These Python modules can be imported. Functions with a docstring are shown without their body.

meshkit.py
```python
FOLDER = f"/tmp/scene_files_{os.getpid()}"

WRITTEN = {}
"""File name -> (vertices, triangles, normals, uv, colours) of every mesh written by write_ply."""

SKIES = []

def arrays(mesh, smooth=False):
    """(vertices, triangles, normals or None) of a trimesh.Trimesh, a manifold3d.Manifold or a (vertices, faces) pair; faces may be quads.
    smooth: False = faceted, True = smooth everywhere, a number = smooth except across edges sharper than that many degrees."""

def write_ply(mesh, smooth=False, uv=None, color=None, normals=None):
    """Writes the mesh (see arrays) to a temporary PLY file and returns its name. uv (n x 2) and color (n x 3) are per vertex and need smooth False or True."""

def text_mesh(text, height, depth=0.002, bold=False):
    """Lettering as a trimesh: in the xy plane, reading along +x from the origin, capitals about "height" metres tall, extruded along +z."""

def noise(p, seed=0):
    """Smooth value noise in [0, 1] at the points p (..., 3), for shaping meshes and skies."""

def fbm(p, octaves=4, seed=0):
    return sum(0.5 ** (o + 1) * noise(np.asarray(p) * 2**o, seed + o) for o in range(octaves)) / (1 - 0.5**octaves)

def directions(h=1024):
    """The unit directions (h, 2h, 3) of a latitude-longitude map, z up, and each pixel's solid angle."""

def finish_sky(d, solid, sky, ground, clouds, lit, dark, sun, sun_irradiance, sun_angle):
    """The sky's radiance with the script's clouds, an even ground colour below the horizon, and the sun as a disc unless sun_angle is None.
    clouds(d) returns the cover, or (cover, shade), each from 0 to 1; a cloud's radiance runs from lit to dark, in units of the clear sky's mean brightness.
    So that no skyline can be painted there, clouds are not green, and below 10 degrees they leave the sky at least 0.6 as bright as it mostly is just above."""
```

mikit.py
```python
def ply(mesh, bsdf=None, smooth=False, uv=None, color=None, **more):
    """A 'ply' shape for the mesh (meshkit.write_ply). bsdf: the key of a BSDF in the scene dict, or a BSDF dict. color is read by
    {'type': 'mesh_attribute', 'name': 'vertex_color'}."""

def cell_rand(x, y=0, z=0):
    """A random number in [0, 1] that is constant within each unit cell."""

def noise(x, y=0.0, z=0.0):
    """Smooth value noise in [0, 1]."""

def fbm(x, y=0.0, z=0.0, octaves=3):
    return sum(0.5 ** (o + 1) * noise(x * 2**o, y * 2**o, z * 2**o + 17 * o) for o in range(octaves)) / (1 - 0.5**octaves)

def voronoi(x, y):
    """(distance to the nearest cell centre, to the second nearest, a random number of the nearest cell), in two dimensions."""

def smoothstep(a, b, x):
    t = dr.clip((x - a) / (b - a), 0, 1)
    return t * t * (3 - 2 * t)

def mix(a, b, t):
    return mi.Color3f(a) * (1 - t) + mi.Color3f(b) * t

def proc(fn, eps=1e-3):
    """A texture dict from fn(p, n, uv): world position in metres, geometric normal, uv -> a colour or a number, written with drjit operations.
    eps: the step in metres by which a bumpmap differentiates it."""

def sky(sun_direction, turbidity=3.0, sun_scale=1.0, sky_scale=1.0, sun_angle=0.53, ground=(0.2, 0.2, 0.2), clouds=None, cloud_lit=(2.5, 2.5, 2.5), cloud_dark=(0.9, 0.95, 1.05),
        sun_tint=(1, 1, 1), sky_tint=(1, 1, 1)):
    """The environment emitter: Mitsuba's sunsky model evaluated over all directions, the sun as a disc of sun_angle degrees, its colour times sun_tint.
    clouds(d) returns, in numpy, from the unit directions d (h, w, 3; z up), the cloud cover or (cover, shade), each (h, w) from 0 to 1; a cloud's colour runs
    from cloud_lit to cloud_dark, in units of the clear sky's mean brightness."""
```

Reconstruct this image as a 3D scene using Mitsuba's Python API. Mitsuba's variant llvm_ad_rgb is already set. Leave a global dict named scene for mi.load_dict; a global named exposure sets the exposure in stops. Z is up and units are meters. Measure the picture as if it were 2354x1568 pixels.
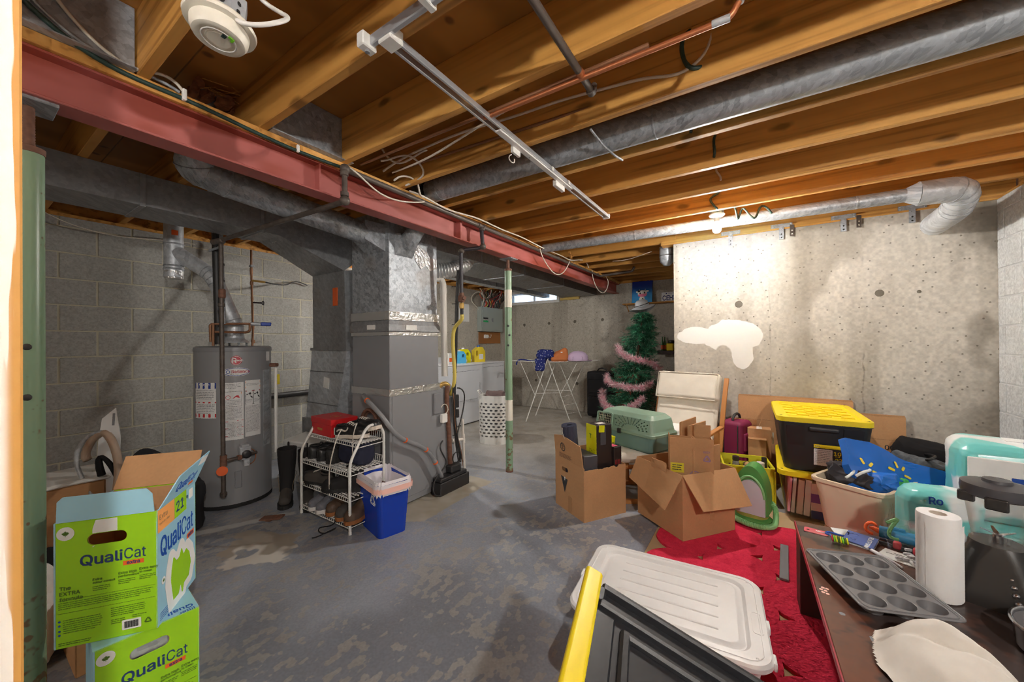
import math, random
import numpy as np, trimesh, mitsuba as mi, mikit, meshkit, drjit as dr
import manifold3d as m3
from shapely.geometry import Polygon, Point, box as sbox, LineString
from shapely import affinity, union_all
from mikit import noise, fbm, voronoi, cell_rand, smoothstep, mix
scene, labels = {'type': 'scene'}, {}
T4 = mi.ScalarTransform4f
PI = math.pi

# ---------- camera, sky, lamps, exposure ----------
CAM_H, FPX = 1.26, 861.36
def camera_matrix(yaw=0.578876, pitch=0.00333990, roll=0.00733531):
    F = np.array([-math.sin(yaw)*math.cos(pitch), math.cos(yaw)*math.cos(pitch), math.sin(pitch)])
    r = np.cross(F, [0, 0, 1]); r /= np.linalg.norm(r); d = np.cross(F, r)
    r2, d2 = math.cos(roll)*r+math.sin(roll)*d, -math.sin(roll)*r+math.cos(roll)*d
    M = np.eye(4); M[:3, 0], M[:3, 1], M[:3, 2], M[:3, 3] = -r2, -d2, F, [0, 0, CAM_H]
    return M
scene['camera'] = {'type': 'perspective', 'fov': math.degrees(2*math.atan(1177/FPX)), 'fov_axis': 'x', 'near_clip': 0.01, 'to_world': T4(camera_matrix())}
scene['sky'] = mikit.sky((0.3, -0.6, 0.75), turbidity=4.0, sun_scale=0.0, sky_scale=9.0, ground=(0.6, 0.6, 0.6))
LAMPS = [((-0.26, 3.40, 2.150), 0.033, (2200, 2130, 2010)),
         ((1.02, -0.30, 2.02), 0.033, (3000, 2910, 2760)),
         ((-3.40, 3.00, 2.08), 0.033, (1500, 1460, 1390)),
         ((-1.30, -1.05, 2.02), 0.033, (480, 467, 443))]
exposure = 0.0

# ---------- helpers ----------
def srgb(c):
    c = np.asarray(c, float)/255
    return [float(x) for x in np.where(c < 0.04045, c/12.92, ((c+0.055)/1.055)**2.4)]
def mat(key, color, rough=0.6, metal=0.0, spec=0.5, bump=None, bscale=0.001, thin=False, **more):
    col = color if isinstance(color, dict) else {'type': 'rgb', 'value': srgb(color)}
    b = {'type': 'principled', 'base_color': col, 'roughness': rough, 'metallic': metal, 'specular': spec, **more}
    if bump is not None:
        b = {'type': 'bumpmap', 'arbitrary': mikit.proc(bump, eps=0.002), 'scale': bscale, 'bsdf': b}
    scene['m_'+key] = {'type': 'twosided', 'bsdf': b}
    return 'm_'+key
def uniq(k, table=None):
    table = scene if table is None else table
    if k not in USED: USED.add(k); return k
    i = 1
    while f'{k}_{i:03d}' in USED: i += 1
    k = f'{k}_{i:03d}'; USED.add(k); return k
USED = set()
def thing(name, label=None, cat=None, group=None, kind=None):
    k = uniq(name); d = {}
    for a, b in (('label', label), ('category', cat), ('group', group), ('kind', kind)):
        if b: d[a] = b
    labels[k] = d
    return k
def fix(m):
    if hasattr(m, 'to_mesh'):
        q = m.to_mesh(); return trimesh.Trimesh(q.vert_properties[:, :3], q.tri_verts, process=False)
    if isinstance(m, list): return trimesh.util.concatenate([fix(x) for x in m])
    return m
def part(parent, name, mesh, material, smooth=False, label=None, kind=None, **kw):
    k = uniq(f'{parent}__{name}')
    scene[k] = mikit.ply(fix(mesh), material, smooth=smooth, **kw)
    if label or kind:
        labels[k] = {}
        if label: labels[k]['label'] = label
        if kind: labels[k]['kind'] = kind
    return k
def whole(name, mesh, material, label, cat, smooth=False, group=None, kind=None, **kw):
    k = thing(name, label, cat, group, kind)
    scene[k] = mikit.ply(fix(mesh), material, smooth=smooth, **kw)
    return k
def again(parent, name, src, M):
    k = uniq(f'{parent}__{name}'); scene[k] = {**scene[src], 'to_world': T4(np.asarray(M, float))}; return k
def struct(name, mesh=None, material=None, smooth=False):
    k = thing(name, kind='structure')
    if mesh is not None: scene[k] = mikit.ply(fix(mesh), material, smooth=smooth)
    return k
# meshes
def bx(x0, x1, y0, y1, z0, z1):
    m = trimesh.creation.box((x1-x0, y1-y0, z1-z0)); m.apply_translation(((x0+x1)/2, (y0+y1)/2, (z0+z1)/2)); return m
def cb(size, c=(0, 0, 0), M=None):
    m = trimesh.creation.box(size); m.apply_translation(c)
    if M is not None: m.apply_transform(M)
    return m
def chamf(x0, x1, y0, y1, z0, z1, c=0.004):
    pts = []
    for i in range(3):
        lo, hi = [x0+c, y0+c, z0+c], [x1-c, y1-c, z1-c]
        lo[i] -= c; hi[i] += c
        pts += [(a, b, d) for a in (lo[0], hi[0]) for b in (lo[1], hi[1]) for d in (lo[2], hi[2])]
    return fix(m3.Manifold.hull_points(np.array(pts)))
def rbox(size, r, c=(0, 0, 0), seg=12):
    x, y, z = [s/2-r for s in size]
    sp = m3.Manifold.sphere(r, seg)
    return fix(m3.Manifold.batch_hull([sp.translate((a*x, b*y, d*z)) for a in (-1, 1) for b in (-1, 1) for d in (-1, 1)]).translate(c))
def rrect(w, d, r, n=6):
    p = []
    for cx, cy, a0 in ((w/2-r, d/2-r, 0), (-w/2+r, d/2-r, 90), (-w/2+r, -d/2+r, 180), (w/2-r, -d/2+r, 270)):
        for i in range(n+1):
            a = math.radians(a0+90*i/n); p.append((cx+r*math.cos(a), cy+r*math.sin(a)))
    return np.array(p)
def loft(rings, cap0=True, cap1=True, closed=True):
    """rings: list of (n,3) arrays with the same n."""
    R = [np.asarray(r, float) for r in rings]; n = len(R[0]); v = np.vstack(R); f = []
    for i in range(len(R)-1):
        for j in range(n if closed else n-1):
            a, b, c, d = i*n+j, i*n+(j+1) % n, (i+1)*n+(j+1) % n, (i+1)*n+j
            f += [(a, b, c), (a, c, d)]
    v = list(v)
    for cap, k, s in ((cap0, 0, -1), (cap1, len(R)-1, 1)):
        if cap:
            v.append(R[k].mean(0)); m = len(v)-1
            for j in range(n):
                a, b = k*n+j, k*n+(j+1) % n
                f.append((m, a, b) if s > 0 else (m, b, a))
    return trimesh.Trimesh(np.array(v), np.array(f), process=False)
def ring2(pts2, z): return np.c_[pts2, np.full(len(pts2), z)]
def tub(wt, dt, wb, db, h, r=0.03, t=0.003, rim=0.0, z0=0.0, closed_top=False):
    """open container: outer then inner surface."""
    o = [ring2(rrect(wb, db, r), z0), ring2(rrect(wt, dt, r), z0+h)]
    if rim: o.append(ring2(rrect(wt+2*rim, dt+2*rim, r+rim), z0+h)); o.append(ring2(rrect(wt+2*rim, dt+2*rim, r+rim), z0+h+0.006))
    i = [ring2(rrect(wt-2*t, dt-2*t, max(r-t, .002)), z0+h+(0.006 if rim else 0)), ring2(rrect(wb-2*t, db-2*t, max(r-t, .002)), z0+t)]
    return loft(o+i)
def smoothpath(pts, n=8):
    from scipy.interpolate import CubicSpline
    p = np.asarray(pts, float)
    d = np.r_[0, np.cumsum(np.linalg.norm(np.diff(p, axis=0), axis=1))]
    s = CubicSpline(d, p)
    return s(np.linspace(0, d[-1], (len(p)-1)*n+1))
def tube(pts, r, sides=10, curve=0, caps=True):
    p = smoothpath(pts, curve) if curve else np.asarray(pts, float)
    r = np.broadcast_to(r, (len(p),)) if np.ndim(r) == 0 or len(np.atleast_1d(r)) == len(p) else np.interp(np.linspace(0, 1, len(p)), np.linspace(0, 1, len(r)), r)
    t = np.gradient(p, axis=0); t /= np.linalg.norm(t, axis=1, keepdims=True)+1e-12
    up = np.array([0, 0, 1.]) if abs(t[0][2]) < .9 else np.array([1., 0, 0])
    a = np.cross(t[0], up); a /= np.linalg.norm(a); rings = []
    ang = np.arange(sides)*2*PI/sides
    for i in range(len(p)):
        a = a-t[i]*np.dot(a, t[i]); a /= np.linalg.norm(a); b = np.cross(t[i], a)
        rings.append(p[i]+r[i]*(np.cos(ang)[:, None]*a+np.sin(ang)[:, None]*b))
    return loft(rings, caps, caps)
def bend(pts, rad=0.03, n=5):
    """polyline with rounded corners."""
    p = [np.asarray(q, float) for q in pts]; out = [p[0]]
    for i in range(1, len(p)-1):
        u, w = p[i-1]-p[i], p[i+1]-p[i]; lu, lw = np.linalg.norm(u), np.linalg.norm(w)
        k = min(rad, lu*.45, lw*.45); A, B = p[i]+u/lu*k, p[i]+w/lw*k
        for s in np.linspace(0, 1, n+1): out.append((1-s)**2*A+2*s*(1-s)*p[i]+s*s*B)
    out.append(p[-1]); return np.array(out)
def cyl(p0, p1, r, sides=20, r1=None):
    return tube([p0, p1], [r, r if r1 is None else r1], sides)
def lathe(prof, sides=32, c=(0, 0, 0)):
    prof = np.asarray(prof, float); a = np.arange(sides)*2*PI/sides
    rings = [np.c_[r*np.cos(a), r*np.sin(a), np.full(sides, z)] for r, z in prof]
    m = loft(rings, False, False); m.apply_translation(c); return m
def prism(poly, h, z=0.0):
    if not hasattr(poly, 'geom_type'): poly = Polygon(poly)
    gs = getattr(poly, 'geoms', [poly])
    ms = [trimesh.creation.extrude_polygon(g, h, engine='earcut') for g in gs if g.geom_type == 'Polygon' and g.area > 1e-9]
    m = trimesh.util.concatenate(ms)
    m.apply_translation((0, 0, z)); return m
def frame(o, ex, ey, ez=None):
    """4x4 with origin o and axes ex, ey (ez = ex x ey)."""
    ex = np.asarray(ex, float); ex /= np.linalg.norm(ex); ey = np.asarray(ey, float); ey = ey-ex*np.dot(ex, ey); ey /= np.linalg.norm(ey)
    M = np.eye(4); M[:3, 0], M[:3, 1], M[:3, 2], M[:3, 3] = ex, ey, np.cross(ex, ey) if ez is None else ez, o
    return M
def TR(x, y, z=0, deg=0):
    a = math.radians(deg); M = np.eye(4); M[:2, :2] = [[math.cos(a), -math.sin(a)], [math.sin(a), math.cos(a)]]; M[:3, 3] = (x, y, z); return M
def rotm(ax, deg, p=(0, 0, 0)): return trimesh.transformations.rotation_matrix(math.radians(deg), ax, p)
def mv(m, M): m = fix(m).copy(); m.apply_transform(M); return m
def sub(m, n=1):
    for _ in range(n): m = m.subdivide()
    return m
def rough_up(m, amp, freq, seed=0):
    m = fix(m).copy(); v = m.vertices; q = v*freq
    d = np.stack([meshkit.fbm(q+7.3*k, 3, seed+k)-.5 for k in range(3)], -1); m.vertices = v+2*amp*d; return m
def parts(parent, name, meshes, material, smooth=False, **kw):
    for m in meshes: part(parent, name, m, material, smooth, **kw)
TXT = {}
def text(s, h, depth=0.0006, bold=False, M=None, width=None, center=False):
    k = (s, bold)
    if k not in TXT: TXT[k] = meshkit.text_mesh(s, 1.0, 1.0, bold)
    m = TXT[k].copy(); b = m.bounds
    sx = h if width is None else width/(b[1][0]-b[0][0])
    m.vertices = (m.vertices-[b[0][0], 0, 0])*[sx, h, depth]
    if center: m.apply_translation((-sx*(b[1][0]-b[0][0])/2, 0, 0))
    if M is not None: m.apply_transform(M)
    return m
def lines_of_print(w, rows, lh, gap, rng, h0=0.0, indent=0.0):
    """rows of small dashes that stand for fine print, as thin boxes in the xy plane, going down from y = h0."""
    ms = []
    for r in range(rows):
        x = indent; y = h0-r*gap; end = w*(rng.uniform(.6, 1) if r == rows-1 else rng.uniform(.93, 1))
        while x < end:
            l = min(rng.uniform(.5, 2.2)*lh*2.2, end-x)
            if l > lh*.4: ms.append(cb((l, lh*.62, .0004), (x+l/2, y-lh/2, .0002)))
            x += l+lh*.55
    return trimesh.util.concatenate(ms)
# ---------- materials ----------
def grain(p, n, sx, cross):
    return fbm(p.x*sx+3.1*noise(p.y*2, p.z*2, 3.0), p.y*cross, p.z*cross, octaves=3)
def wood_fn(c_dark, c_mid, c_light, sx=1.3, cross=38.0, knots=True):
    A, B, C = srgb(c_dark), srgb(c_mid), srgb(c_light)
    def fn(p, n, uv):
        j = dr.floor(p.y/0.409+0.5)
        o = cell_rand(j, 3.0, 1.0)
        g = fbm(p.x*sx+o*17, p.y*cross, p.z*cross, octaves=3)
        big = fbm(p.x*.7+o*9, p.z*3+o*5, 2.0, octaves=2)
        col = mix(mix(A, B, smoothstep(.25, .5, g)), C, smoothstep(.48, .8, g*.5+big*.6))
        col = col*(0.86+0.28*o)
        if knots:
            d, _, w = voronoi(p.x*1.9+o*31, p.z*5+o*13)
            k = smoothstep(.16, .05, d*(1+.5*noise(p.x*30, p.z*30, 1.0)))*dr.select(w > .45, 1, 0)
            col = mix(col, mi.Color3f(A)*.45, k*.8)
        return col
    return fn
mat('joist', mikit.proc(wood_fn((148, 100, 46), (182, 130, 64), (200, 150, 80))), .55, spec=.35)
def ply_fn(p, n, uv):
    g = fbm(p.x*4, p.y*1.2+.6*noise(p.x*3, p.y*.8, 1.0), 0.0, octaves=3)
    c = mix(srgb((142, 95, 42)), srgb((178, 124, 60)), smoothstep(.3, .7, g))
    d, _, w = voronoi(p.x*5, p.y*4)
    k = smoothstep(.12, .04, d)*dr.select(w > .62, 1, 0)
    c = mix(c, srgb((96, 55, 25)), k*.85)
    s = dr.abs(p.y/1.22-dr.floor(p.y/1.22)-.5)
    return c*(1-.6*smoothstep(.004, .001, s))
mat('plywood', mikit.proc(ply_fn), .6, spec=.3)
mat('raw_wood', mikit.proc(wood_fn((150, 100, 45), (186, 132, 66), (206, 156, 90), knots=False)), .6, spec=.3)
def conc_fn(base, dark, light):
    A, B, C = srgb(base), srgb(dark), srgb(light)
    def fn(p, n, uv):
        u = p.x+p.y
        a = fbm(u*1.1, p.z*.8, 4.0, octaves=3); f = fbm(u*55, p.z*55, 1.0, octaves=2)
        streak = fbm(u*5, p.z*.45, 9.0, octaves=3)
        c = mix(A, C, smoothstep(.45, .75, a)*.8)
        c = mix(c, B, smoothstep(.52, .72, streak)*.42)
        c = c*(0.82+.36*f)
        d, _, w = voronoi(u*16, p.z*16)
        c = mix(c, mi.Color3f(B)*.45, smoothstep(.13, .05, d)*dr.select(w > .72, .75, 0))
        return c
    return fn
cw0 = conc_fn((170, 163, 152), (118, 110, 98), (188, 182, 172))
def back_fn(p, n, uv):
    c = cw0(p, n, uv)
    # panel joints of the formwork and the damp strips along them
    for xs in (0.10, 0.72):
        w = dr.abs(p.x-xs-.012*(noise(p.z*14, 1.0, 2.0)-.5))
        c = c*(1-.45*smoothstep(.016, .002, w+.012*fbm(p.z*60, p.x*60, 3.0))*smoothstep(.30, .75, noise(p.z*11, 5.0, xs*7)*.7+.5*smoothstep(1.6, .4, p.z)))
    damp = smoothstep(.42, .66, fbm(p.x*3.3, p.z*1.4, 7.0, octaves=3))*smoothstep(.0, .35, p.x)*smoothstep(.95, .6, p.x)
    c = mix(c, mi.Color3f(srgb((112, 104, 90))), damp*.55)
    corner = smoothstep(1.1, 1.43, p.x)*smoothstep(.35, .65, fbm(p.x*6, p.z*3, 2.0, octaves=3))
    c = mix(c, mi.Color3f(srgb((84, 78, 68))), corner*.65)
    # white repair plaster
    q = .07*(fbm(p.x*11, p.z*11, 5.0, octaves=3)-.5)
    e1 = dr.square((p.x+.20)/.235)+dr.square((p.z-1.30)/.155)
    e2 = dr.square((p.x+.50)/.165)+dr.square((p.z-1.315)/.085)
    e3 = dr.square((p.x+.115)/.085)+dr.square((p.z-1.16)/.17)
    e4 = dr.square((p.x+.27)/.07)+dr.square((p.z-1.14)/.085)
    e = dr.minimum(dr.minimum(e1, e2), e3)+q*9
    hole = smoothstep(1.1, .7, e4+q*10)
    pl = smoothstep(1.06, .96, e)*(1-hole)
    return mix(c, mi.Color3f(srgb((214, 211, 206))), pl)
def rough_b(p, n, uv): return fbm((p.x+p.y)*60, p.z*60, (p.x-p.y)*3, octaves=3)
mat('concrete', mikit.proc(conc_fn((166, 159, 147), (120, 112, 100), (180, 174, 163))), .92, spec=.2, bump=rough_b, bscale=.006)
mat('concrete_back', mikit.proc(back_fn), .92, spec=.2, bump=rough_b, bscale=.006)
def block_fn(base):
    A = srgb(base)
    def fn(p, n, uv):
        u = p.x+p.y
        r = cell_rand(dr.floor((p.y)/.2), dr.floor((p.z-.171)/.2), 1.0)
        f = .3+.4*noise(u*170, p.z*170, 1.0); a = fbm(u*2, p.z*2, 3.0, octaves=3)
        f2 = noise(u*80, p.z*80, 6.0)
        c = mi.Color3f(A)*(.62+.5*f+.26*f2)*(.88+.24*a)
        return c*dr.select(f < .22, .6, 1.0)
    return fn
def block_b(p, n, uv): return fbm((p.x+p.y)*150, p.z*150, 2.0, octaves=2)
mat('block', mikit.proc(block_fn((150, 148, 142))), .95, spec=.15, bump=block_b, bscale=.003)
mat('block_white', mikit.proc(block_fn((186, 188, 188))), .95, spec=.15, bump=block_b, bscale=.002)
mat('mortar', (174, 168, 148), .95, spec=.1)
mat('mortar_white', (178, 180, 180), .95, spec=.1)
def poly_mask(p, pts, soft=.012, wob=.05):
    qx = p.x+wob*(fbm(p.x*14, p.y*14, 1.0)-.5); qy = p.y+wob*(fbm(p.x*14, p.y*14, 8.0)-.5)
    m = mi.Float(1.0); n = len(pts)
    for i in range(n):
        (x0, y0), (x1, y1) = pts[i], pts[(i+1) % n]; l = math.hypot(x1-x0, y1-y0)
        m = dr.minimum(m, smoothstep(-soft, soft, ((x1-x0)*(qy-y0)-(y1-y0)*(qx-x0))/l))
    return m
def floor_fn(p, n, uv):
    g = fbm(p.x*1.7, p.y*1.7, 2.0, octaves=3); h = fbm(p.x*9, p.y*9, 5.0, octaves=3); f = noise(p.x*140, p.y*140, 1.0)
    paint = mix(srgb((112, 116, 124)), srgb((142, 147, 156)), smoothstep(.3, .7, g))
    bare = mix(srgb((150, 140, 120)), srgb((176, 170, 158)), h)
    # the paint is worn away towards the laundry corner and in small chips all over
    far = smoothstep(2.6, 4.3, p.y+.5*(g-.5))*.75
    chips = smoothstep(.585, .63, fbm(p.x*33, p.y*25, 3.0, octaves=3)*.72+fbm(p.x*2.6, p.y*2.6, 8.0, octaves=2)*.34)
    c = mix(paint, bare, dr.maximum(far, chips*.38))
    c = c*(.92+.16*f)
    c = mix(c, mi.Color3f(srgb((98, 92, 84))), smoothstep(.60, .78, fbm(p.x*2.5, p.y*2.5, 11.0, octaves=3))*.35)
    # bare slab along the furnace, a bare patch by the drain and pale streaks of spilt paint
    slab = poly_mask(p, [(-2.30, 1.62), (-1.98, 1.88), (-2.02, 2.75), (-2.32, 2.75)])
    c = mix(c, bare*.92, slab)
    patch = poly_mask(p, [(-2.53, .84), (-2.33, 1.10), (-2.52, 1.32), (-2.93, 1.10)], wob=.11)
    stain = smoothstep(.46, .58, fbm(p.x*6, p.y*6, 4.0))
    c = mix(c, mix(srgb((196, 190, 180)), srgb((128, 116, 100)), stain*.8), patch*smoothstep(.30, .36, fbm(p.x*7+3, p.y*7, 2.0)))
    st = poly_mask(p, [(-3.25, .78), (-3.17, .74), (-2.88, 1.44), (-2.93, 1.47)], wob=.05)
    c = mix(c, mi.Color3f(srgb((188, 188, 184))), st*.7)
    ring = dr.abs(dr.hypot(p.x+2.25, p.y-3.75)-.02)
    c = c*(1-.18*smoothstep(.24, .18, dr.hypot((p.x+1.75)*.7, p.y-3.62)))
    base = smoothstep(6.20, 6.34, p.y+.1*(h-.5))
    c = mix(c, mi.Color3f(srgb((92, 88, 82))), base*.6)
    return c
def floor_b(p, n, uv): return fbm(p.x*9, p.y*9, 1.0, octaves=3)
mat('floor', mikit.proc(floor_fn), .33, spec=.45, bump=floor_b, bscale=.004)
def galv_fn(lo, hi, sc=42.0):
    A, B = srgb(lo), srgb(hi)
    def fn(p, n, uv):
        u = p.x*.8+p.y; v = p.z+p.x*.35
        d, _, w = voronoi(u*sc, v*sc)
        _, _, w2 = voronoi(u*sc*2.3+7, v*sc*2.3)
        a = fbm(u*3, v*3, 1.0, octaves=3)
        c = mix(A, B, w*.45+w2*.25+.3*a)
        return mix(c, mi.Color3f(srgb((120, 100, 78))), smoothstep(.62, .8, fbm(u*5, v*5, 9.0))*.3)
    return fn
mat('galv', mikit.proc(galv_fn((104, 108, 112), (176, 181, 186))), .42, metal=.35, spec=.6)
mat('galv_dark', mikit.proc(galv_fn((112, 113, 114), (138, 139, 140))), .48, metal=.25, spec=.5)
mat('galv_bright', mikit.proc(galv_fn((150, 154, 158), (206, 210, 214), 30.0)), .38, metal=.35, spec=.6)
def foil_b(p, n, uv): return fbm(p.x*60+p.y*60, p.z*60, 2.0, octaves=2)
mat('foil', (214, 214, 212), .28, metal=.8, bump=foil_b, bscale=.006)
def beam_fn(p, n, uv):
    a = fbm(p.y*2.2, p.z*9, 1.0, octaves=3)
    c = mix(srgb((142, 66, 52)), srgb((164, 92, 86)), smoothstep(.4, .62, a))
    return mix(c, mi.Color3f(srgb((120, 50, 38))), smoothstep(.62, .7, fbm(p.y*1.1, 3.0, p.z*3)))
mat('beam_red', mikit.proc(beam_fn), .5, spec=.4)
def post_fn(p, n, uv):
    a = fbm(p.x*8, p.y*8, p.z*1.5, octaves=3); f = fbm(p.x*50, p.y*50, p.z*40, octaves=2)
    c = mix(srgb((112, 142, 112)), srgb((136, 162, 134)), a)
    r = smoothstep(.66, .74, f*.6+fbm(p.x*20, p.y*20, p.z*6)*.4+.16*smoothstep(.9, .0, p.z))
    return mix(c, mi.Color3f(srgb((110, 72, 44))), r*.8)
mat('post_green', mikit.proc(post_fn), .3, spec=.5)
mat('rust', mikit.proc(lambda p, n, uv: mix(srgb((84, 56, 44)), srgb((120, 84, 66)), fbm(p.x*60, p.y*60, p.z*60))), .75)
mat('iron', mikit.proc(lambda p, n, uv: mix(srgb((56, 48, 44)), srgb((98, 88, 80)), fbm(p.x*30, p.y*12, p.z*30))), .5, metal=.2)
mat('black_iron', (44, 40, 46), .45)
mat('copper', (188, 118, 80), .35, metal=.75)
mat('old_copper', (130, 92, 66), .45, metal=.4)
mat('white_plastic', (226, 224, 218), .4)
mat('pvc', (212, 206, 196), .4)
mat('white_paint', (224, 222, 218), .35)
mat('white_metal', (222, 220, 214), .35)
mat('cream', (226, 220, 204), .45)
mat('cable_white', (212, 204, 190), .5)
mat('cable_black', (34, 34, 34), .5)
mat('cable_green', (26, 50, 44), .5)
mat('black_plastic', (30, 30, 32), .4)
mat('black_fabric', (28, 28, 30), .9, spec=.2)
mat('foam', (206, 176, 104), .9)
def jamb_fn(p, n, uv):
    chip = smoothstep(.50, .56, fbm(p.y*160, p.z*7, 1.0, octaves=3)+.55*smoothstep(.030, .0375, p.y))
    c = mix(srgb((222, 214, 204)), srgb((226, 218, 206)), noise(p.z*3, p.y*80, 1.0))
    return mix(c, mi.Color3f(srgb((186, 136, 70))), chip*smoothstep(.026, .033, p.y))
mat('jamb', mikit.proc(jamb_fn), .6, spec=.3)

# ---------- the room ----------
XL, XR, YF, YB, XJ, YN = -4.42, 1.43, 6.36, 4.10, -0.705, -1.70
ZJ, ZS = 2.275, 2.515      # joist bottoms, subfloor
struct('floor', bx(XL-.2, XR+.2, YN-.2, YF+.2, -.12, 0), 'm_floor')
struct('wall_near', bx(XL-.2, XR+.2, YN-.2, YN, 0, ZS), 'm_concrete')
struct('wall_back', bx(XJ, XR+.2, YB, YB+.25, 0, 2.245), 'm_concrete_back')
struct('wall_return', bx(XJ, XJ+.2, YB+.25, YF+.2, 0, 2.245), 'm_concrete')
# far wall with the window opening
wx0, wx1, wz0, wz1 = -4.22, -3.14, 2.045, 2.235
far = struct('wall_far', [bx(XL-.2, XJ, YF, YF+.2, 0, wz0), bx(XL-.2, wx0, YF, YF+.2, wz0, wz1), bx(wx1, XJ, YF, YF+.2, wz0, wz1), bx(XL-.2, XJ, YF, YF+.2, wz1, 2.245)], 'm_concrete')
mat('tie_hole', (96, 90, 80), .95)
for x, z in ((-3.86, 1.60), (-3.31, 1.615), (-2.78, 1.63), (-2.26, 1.645), (-1.05, 1.66), (-3.6, .52), (-2.75, .5)):
    part(far, 'tie_hole', mv(lathe([(.028, 0), (.026, .003), (.0, .0035)], 14), frame((x, YF, z), (1, 0, 0), (0, 0, 1))), 'm_tie_hole', True)
for x, z in ((.16, 1.40), (.15, 1.66)): pass
for x, z, r in ((-.14, 1.60, .032), (.82, 1.63, .028), (1.04, 1.625, .012)):
    part('wall_back', 'tie_hole', mv(lathe([(r, 0), (r*.9, .003), (.0, .0035)], 14), frame((x, YB, z), (1, 0, 0), (0, 0, 1))), 'm_tie_hole', True)
# block walls: every block is a piece of its own, mortar recessed behind
def block_wall(key, side, X, y0, y1, off, material, mortar, z0=-.029, ztop=2.245, depth=.012):
    inside = 1 if side == 'l' else -1
    struct(key, bx(*(sorted((X-inside*.003, X-inside*.2))), y0, y1, 0, ztop), mortar)
    # (the mortar plane stands 3 mm behind the faces of the blocks)
    protos, rng, k = {}, random.Random(5), 0
    z = z0
    while z < ztop-.02:
        zz0, zz1 = max(z+.005, .002), min(z+.195, ztop)
        y = y0-.4+((off+.2*(k % 2)) % .4)
        while y < y1:
            a, b = max(y+.006, y0+.002), min(y+.394, y1-.002)
            if b-a > .03:
                L, H = round(b-a, 3), round(zz1-zz0, 3)
                if (L, H) not in protos:
                    m = chamf(-.02, .0, -L/2, L/2, -H/2, H/2, .0022); kk = part(key, 'block', mv(m, np.diag([inside, 1, 1, 1])), material)
                    protos[(L, H)] = kk; base = scene.pop(kk); USED.discard(kk)
                    protos[(L, H)] = base
                kk = uniq(f'{key}__block'); d = rng.uniform(-.0015, .0015)
                scene[kk] = {**protos[(L, H)], 'to_world': T4().translate((X+d*inside, (a+b)/2, (zz0+zz1)/2))}
            y += .4
        z += .2; k += 1
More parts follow.
